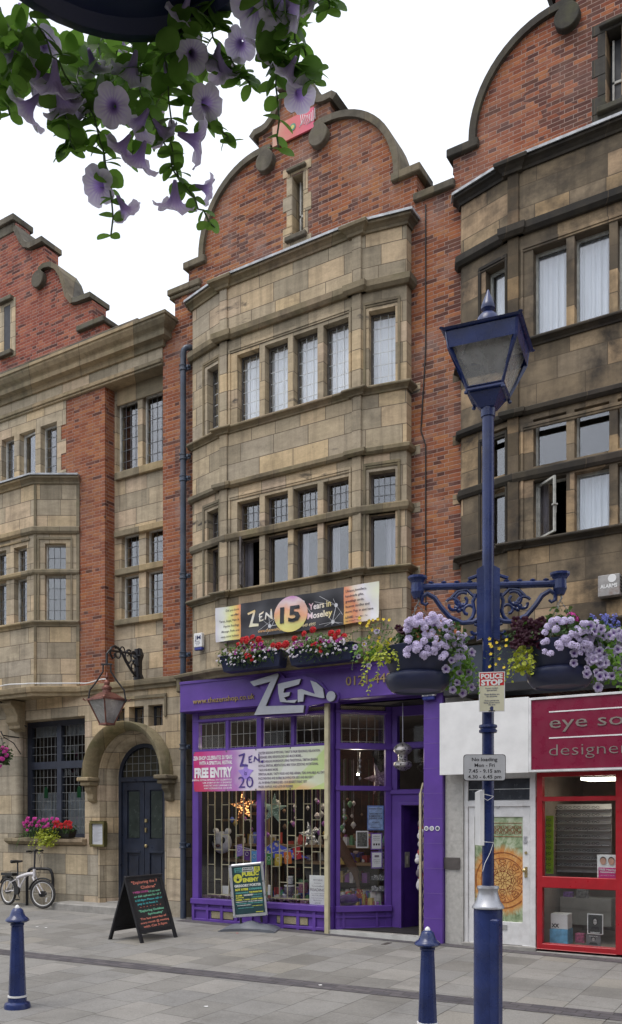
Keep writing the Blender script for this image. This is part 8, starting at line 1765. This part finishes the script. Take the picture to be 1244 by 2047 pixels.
ball(SPt(707, 1796, .28) + Vector((0, 0, 0)), .13, 1.3, .8, .7).build
solo(ball(SPt(707, 1799, .30), .12, 1.5, .8, .75), 'velvet_cushion', paint('plum_velvet', (.06, .015, .13), .8, .3), 'plum velvet cushion beside the patchwork cushion', 'cushion', smooth=True)
b = thing('card_rack', 'black wire rack of cards behind the angled pane next to the doorway', 'rack', tuple(SPt(762, 1812, .22))); m = MB(); m2 = MB()
for i in range(5):
    z_ = .55 + i * .17; p = sp_(SPL - .24, .22, 0); m.box(p[0] - .02, p[0] + .26, p[1] - .02, p[1] + .1, z_, z_ + .012)
    for k in range(6): x = p[0] + .0 + k * .042; m2.box(x, x + .034, p[1] - .01, p[1] + .002, z_ + .013, z_ + .013 + random.uniform(.05, .09))
m.build('rack_frame', M_BLACK, b); m2.build('cards', lit('card_mix', (.14, .14, .15), (.5, .48, .46), 0, 40), b)
for i, (u, v0, v1, lb) in enumerate(((725, 1504, 1558, 'long glass drop hanging high in the angled pane'), (693, 1600, 1665, 'string of glass hearts hanging in the angled pane'))):
    m = MB(); p0_, p1_ = SPt(u, v0, .15), SPt(u, v1, .15); m.tube([p0_, p1_], .0025, 4)
    for k in range(4): q = p0_.lerp(p1_, .3 + .22 * k); m.lathe([(0, -.03), (.02, -.01), (.02, .01), (0, .03)], q, 8)
    solo(m, 'hanging_crystal', M_ALU, lb, 'ornament')
# pierced metal lantern hanging in the doorway
c = Vector((X(805.5, 11.5), 11.5, 0)); zq = lambda v: Z(805.5, v, 11.5); b = thing('pierced_lantern', 'silver pierced metal lantern hanging on a chain in the purple doorway', 'lantern', (c.x, c.y, zq(1541)))
t = NT('pierced_silver'); v_ = t.n('ShaderNodeTexVoronoi', {'Scale': 26}); t.t.links.new(t.pos(), v_.inputs[0]); t.pbsdf(t.ramp(v_.outputs[0], [(.28, (.02, .02, .02)), (.36, (.42, .40, .38))]), .35, .6, v_.outputs[0], .6); M_PL = t.m
S_ = (zq(1483) - zq(1541)) / 1.0; m = MB(); m.lathe([(.0, 0), (.05, .02), (.06, .05), (.10, .08), (.135, .18), (.13, .28), (.09, .34), (.07, .36), (.07, .56), (.10, .60), (.135, .70), (.13, .80), (.09, .90), (.04, .96), (.0, 1.0)], (0, 0, 0), 24); m.v = [(c.x + p[0], c.y + p[1], zq(1541) + p[2] * S_) for p in m.v]; m.build('lantern_body', M_PL, b, smooth=True)
m = MB(); m.tube([(c.x, c.y, zq(1483)), (c.x, c.y, 3.37)], .006, 5); m.lathe([(.05, 3.34), (.05, 3.36)], (c.x, c.y, 0), 14); m.build('chain', M_ALU, b)
b = thing('bag_display', 'bunch of small pouches and bags hung inside the folding gate', 'bags', (-5.13, 11.35, .8)); cs_ = [(.5, .48, .5), (.55, .55, .58), (.3, .05, .05), (.12, .10, .12), (.35, .33, .36), (.5, .4, .3)]
for i in range(16):
    z_ = .72 + i * .058; x = -5.16 + random.uniform(-.035, .03); m = ball((x, 11.32 + random.uniform(-.02, .04), z_), .045, 1, .6, random.uniform(1, 1.6)); m.build('pouch', paint('pouch_%d' % (i % 6), cs_[i % 6], .8, .2, 20), b, smooth=True)
# ================================================================ optician window contents
y = 11.26; RWu = lambda u, yy=y: X(u, yy)
card('window_poster', 'pink and white hearing test poster in the corner of the red framed window', 'poster', 1214, 1734, .245, .32, 11.30, M_WHITE, 0, None, .003)
b = bpy.data.objects[-1] if False else None
t_, FF_ = card('window_poster', 'magenta lower half of the hearing test poster', 'poster', 1215, 1745, .225, .13, 11.292, paint('magenta_print', (.50, .03, .20), .5), 0, None, .002, [('FREE Hearing', 0, .03, .024, .20, .02), ('Assessments', 0, .0, .024, .19, .02), ('ask inside for details', 0, -.035, .010, .17)], M_WHITE)
for s in (-1, 1):
    x, z = X(1214, 11.29) + s * .05, Z(1214, 1722, 11.29)
    for nm, mt, r_, dz_ in (('printed_head', paint('skin_print', (.52, .30, .22), .6), .036, 0), ('printed_hair', paint('hair_print', (.06, .035, .03), .6), .040, .02)):
        m = MB(); m.add([(x + r_ * math.cos(R(a)), 11.2895 + (.0006 if nm == 'printed_hair' else 0), z + dz_ * .6 + r_ * 1.2 * math.sin(R(a))) for a in range(0, 360, 24)], [tuple(range(15))]); m.build(nm, mt, t_, fix=False)
M_SHELF = paint('white_slat_wall', (.42, .42, .42), .5, .1)
sx0, sx1 = X(1094, 12.2), X(1222, 12.2); b = thing('spectacle_display', 'white slatted display wall carrying rows of spectacles inside the optician', 'display', ((sx0 + sx1) / 2, 12.2, .95)); m = MB(); m.box(sx0, sx1, 12.22, 12.25, .92, 1.86); m.build('slat_wall', M_SHELF, b)
m = MB(); m2 = MB()
for i in range(9):
    z_ = 1.0 + i * .098; m.box(sx0, sx1, 12.14, 12.22, z_, z_ + .008)
    k = 0; x = sx0 + .03
    while x < sx1 - .1:
        for s in (0, .055): m2.tube([(x + s + .022 * math.cos(R(a)), 12.13, z_ + .03 + .016 * math.sin(R(a))) for a in range(0, 361, 45)], .003, 4, False)
        m2.tube([(x - .02, 12.2, z_ + .035), (x - .02, 12.13, z_ + .035)], .003, 4, False); m2.tube([(x + .02, 12.13, z_ + .035), (x + .035, 12.13, z_ + .035)], .003, 4, False); x += .125
m.build('shelf', M_ALU, b); m2.build('spectacles', M_BLACK, b, fix=False)
gx_0, gx_1 = X(1084, 11.7), X(1106, 11.7); b = thing('lime_display_panel', 'lime green panel hung with spectacles at the left of the red framed window', 'display', ((gx_0 + gx_1) / 2, 11.7, .95)); m = MB(); m.box(gx_0, gx_1, 11.7, 11.72, .92, 1.70); m.build('panel', paint('lime_acrylic', (.30, .52, .04), .4, .15), b); m = MB()
for i in range(10):
    z_ = .97 + i * .075
    for s in (0, .055): m.tube([(gx_0 + .05 + s + .022 * math.cos(R(a)), 11.68, z_ + .016 * math.sin(R(a))) for a in range(0, 361, 45)], .003, 4, False)
    m.tube([(gx_0 + .03, 11.68, z_), (gx_0 + .02, 11.7, z_)], .003, 4, False)
m.build('spectacles', M_BLACK, b, fix=False)
def bx(name, label, cat, u0, u1, v0, v1, y, d, mat, side=None, lines=None):
    x0, x1 = X(u0, y), X(u1, y); um = (u0 + u1) / 2; z0, z1 = Z(um, v1, y), Z(um, v0, y); t_ = thing(name, label, cat, ((x0 + x1) / 2, y, z0)); m = MB(); m.box(x0, x1, y, y + d, z0, z1); m.build('carton', mat, t_, bevel=.004)
    if lines:
        m = MB()
        for l_ in lines: text(m, l_[0], FX(y), x0 + l_[1] * (x1 - x0), z0 + l_[2] * (z1 - z0), l_[3], l_[4], 'C', -.003, bold=.05)
        m.build('print', M_BLACK, t_)
    return t_
bx('display_box', 'white display box marked XX on top of the blue box in the optician window', 'box', 1101, 1135, 1827, 1857, 11.45, .22, M_WHITE, lines=[('XX', .28, .10, .045, .10)])
bx('display_box', 'sky blue printed display box at the bottom of the optician window', 'box', 1099, 1135, 1857.5, 1888, 11.44, .26, paint('blue_floral_card', (.12, .36, .58), .5, .35, 12))
bx('low_counter', 'pale ribbed counter seen through the lower red framed window', 'counter', 1120, 1222, 1795, 1850, 12.1, .3, paint('ribbed_counter', (.26, .26, .24), .5, .1))
bx('display_box', 'red and blue patterned box leaning between the blue box and the dark poster', 'box', 1150, 1168, 1866, 1885, 11.5, .1, paint('red_blue_card', (.28, .05, .12), .5, .9, 30))
bx('display_box', 'small purple picture box standing on the pale counter', 'box', 1126, 1144, 1783, 1795, 12.12, .1, paint('purple_picture_card', (.14, .05, .24), .5, .8, 30))
bx('picture_stand', 'black and white picture stand on the counter in the optician window', 'picture', 1152, 1176, 1778, 1796, 12.1, .05, paint('bw_picture', (.12, .12, .12), .5, 1.0, 28))
def portrait(u0, u1, v0, v1, label, word, yy, border=True):
    t_ = bx('portrait_poster', label, 'poster', u0, u1, v0, v1, yy, .01, M_WHITE if border else paint('grey_poster', (.14, .14, .15), .5, .4, 8)); x0, x1 = X(u0, yy), X(u1, yy); um = (u0 + u1) / 2; z0, z1 = Z(um, v1, yy), Z(um, v0, yy); w_, h_ = x1 - x0, z1 - z0; G_ = FX(yy)
    if border: m = MB(); m.lbox(G_, x0 + .012, x1 - .012, -.002, 0, z0 + .012, z1 - .012); m.build('picture', paint('dark_portrait', (.03, .032, .034), .4, .4, 8), t_)
    cx_, cz_ = x0 + w_ * .5, z0 + h_ * .62; el = lambda ax_, az, o, dx_=0, dz=0: ([G_(cx_ + dx_ + ax_ * math.cos(R(a)), o, cz_ + dz + az * math.sin(R(a))) for a in range(0, 360, 20)], [tuple(range(18))])
    m = MB(); m.add(*el(w_ * .17, h_ * .20, -.0025, 0, .01)); m.add([G_(cx_ - w_ * .32, -.0028, z0 + .03), G_(cx_ + w_ * .32, -.0028, z0 + .03), G_(cx_ + w_ * .2, -.0028, z0 + h_ * .38), G_(cx_ - w_ * .2, -.0028, z0 + h_ * .38)], [(0, 1, 2, 3)]); m.build('hair_and_coat', M_BLACK, t_, fix=False)
    m = MB(); m.add(*el(w_ * .11, h_ * .14, -.0034)); m.build('face', paint('pale_face_print', (.46, .44, .43), .6), t_, fix=False)
    m = MB()
    for s in (-1, 1): m.tube([G_(cx_ + s * w_ * .055 + w_ * .04 * math.cos(R(a)), -.004, cz_ + h_ * .02 + h_ * .028 * math.sin(R(a))) for a in range(0, 361, 40)], .0018, 4, False)
    m.tube([G_(cx_ - .01, -.004, cz_ - h_ * .075), G_(cx_ + .01, -.004, cz_ - h_ * .075)], .002, 4); m.build('printed_spectacles', M_BLACK, t_, fix=False)
    m = MB(); text(m, word, G_, cx_, (z0 + h_ * .06) if border else (z1 - h_ * .16), h_ * .06, w_ * .6, 'C', -.004, bold=.03); m.build('print', M_WHITE, t_)
portrait(1174, 1206, 1827, 1868, 'dark portrait poster of a spectacle wearer in a white border in the optician window', 'GIVENCHY', 11.40); portrait(1172, 1201, 1868.5, 1893, 'grey portrait poster at the foot of the optician window below the white bordered one', 'POLICE', 11.42, False)
m = MB(); m.lbox(FX(11.5), X(1165, 11.6), X(1232, 11.6), 0, .5, 2.16, 2.19)
t = NT('warm_panel_light'); P = t.pbsdf((.8, .75, .6), .5); P.inputs['Emission Color'].default_value = (1, .93, .75, 1); P.inputs['Emission Strength'].default_value = 5
o_ = solo(m, 'ceiling_light', t.m, 'dim yellowish ceiling light inside the optician', 'light')

for i, (u, v, y_, lb) in enumerate(((528, 1500, 12.2, 'small spot bulb inside the shop behind the left leaded lights'), (626, 1500, 12.2, 'small spot bulb inside the shop behind the right leaded lights'), (716, 1548, 12.7, 'small warm spot bulb glowing behind the angled pane'))):
    c = Vector((X(u, y_), y_, Z(u, v, y_))); b = thing('spot_bulb', lb, 'spotlight', tuple(c)); m = ball(c, .016); m.build('bulb', EM, b, smooth=True) if i else None
    if not i:
        t = NT('warm_bulb'); P = t.pbsdf((.9, .8, .6), .5); P.inputs['Emission Color'].default_value = (1, .82, .55, 1); P.inputs['Emission Strength'].default_value = 120; EM = t.m; m.build('bulb', EM, b, smooth=True)
    m = MB(); m.tube([c + UP * .03, (c.x, c.y, 3.33)], .006, 5); m.build('flex', M_BLACK, b)
    pl = bpy.data.lights.new('bulb_light', 'POINT'); pl.energy = 15; pl.color = (1, .86, .66); pl.shadow_soft_size = .03; lo = bpy.data.objects.new('bulb_light', pl); COL.objects.link(lo); lo.parent = b; lo.location = (0, -.06, -.02)

# closely packed stock behind the panes
random.seed(21); pal = [(.5, .48, .45), (.42, .06, .05), (.08, .12, .42), (.45, .33, .08), (.10, .28, .14), (.30, .10, .36), (.55, .50, .50), (.16, .09, .05)]
mats = [paint('stock_tone_%d' % i, c_, .6, .3, 12) for i, c_ in enumerate(pal)]
m = MB()
for i in range(320):
    m.cur = random.randrange(8); y_ = random.uniform(11.95, 12.25); x = random.uniform(-9.0, -6.1); h = random.uniform(.04, .20); z_ = random.choice((.35, .35, .98, 1.24)) if y_ > 12.05 else .345; w_ = random.uniform(.03, .11)
    if random.random() < .4: m.lathe([(w_ * .5, 0), (w_ * .6, h * .4), (w_ * .25, h)], (x, y_, z_), 10)
    else: m.box(x, x + w_, y_, y_ + .05, z_, z_ + h)
tag(solo(m, 'packed_stock', mats, 'mass of small colourful boxes and figurines packed on the shelves behind the grille', 'stock'), kind='stuff')
m = MB(); m.box(-9.1, -6.05, 12.0, 12.3, .93, .975); m.box(-9.1, -6.05, 12.0, 12.3, 1.20, 1.235)
solo(m, 'stock_shelf', M_WD, 'long pale double shelf carrying the packed stock behind the grille', 'shelf')
m = MB()
for i in range(70):
    m.cur = random.randrange(8); x = random.uniform(-9.0, -6.2); y_ = random.uniform(11.8, 12.4); z_ = random.uniform(1.35, 2.0); m.tube([(x, y_, z_), (x, y_, 2.6)], .0015, 3, False); r_ = random.uniform(.015, .05); m.lathe([(0, -r_ * 1.6), (r_, -r_ * .3), (r_ * .6, r_ * .5), (0, r_)], (x, y_, z_), 8)
tag(solo(m, 'hanging_trinkets', mats, 'many small charms and mobiles dangling on threads behind the shop grille', 'trinkets'), kind='stuff')
m = MB()
for i in range(120):
    m.cur = random.randrange(8); a = random.uniform(.25, SPL - .15); d_ = random.uniform(.2, 1.3); z_ = .345 + random.choice((0, 0, .3, .6, .9)) * (1 if d_ > .6 else 0); p = sp_(a, d_, 0); w_ = random.uniform(.03, .10); m.box(p[0], p[0] + w_, p[1], p[1] + w_, z_, z_ + random.uniform(.05, .2))
tag(solo(m, 'packed_stock', mats, 'jumble of small goods stacked behind the angled shop pane', 'stock'), kind='stuff')
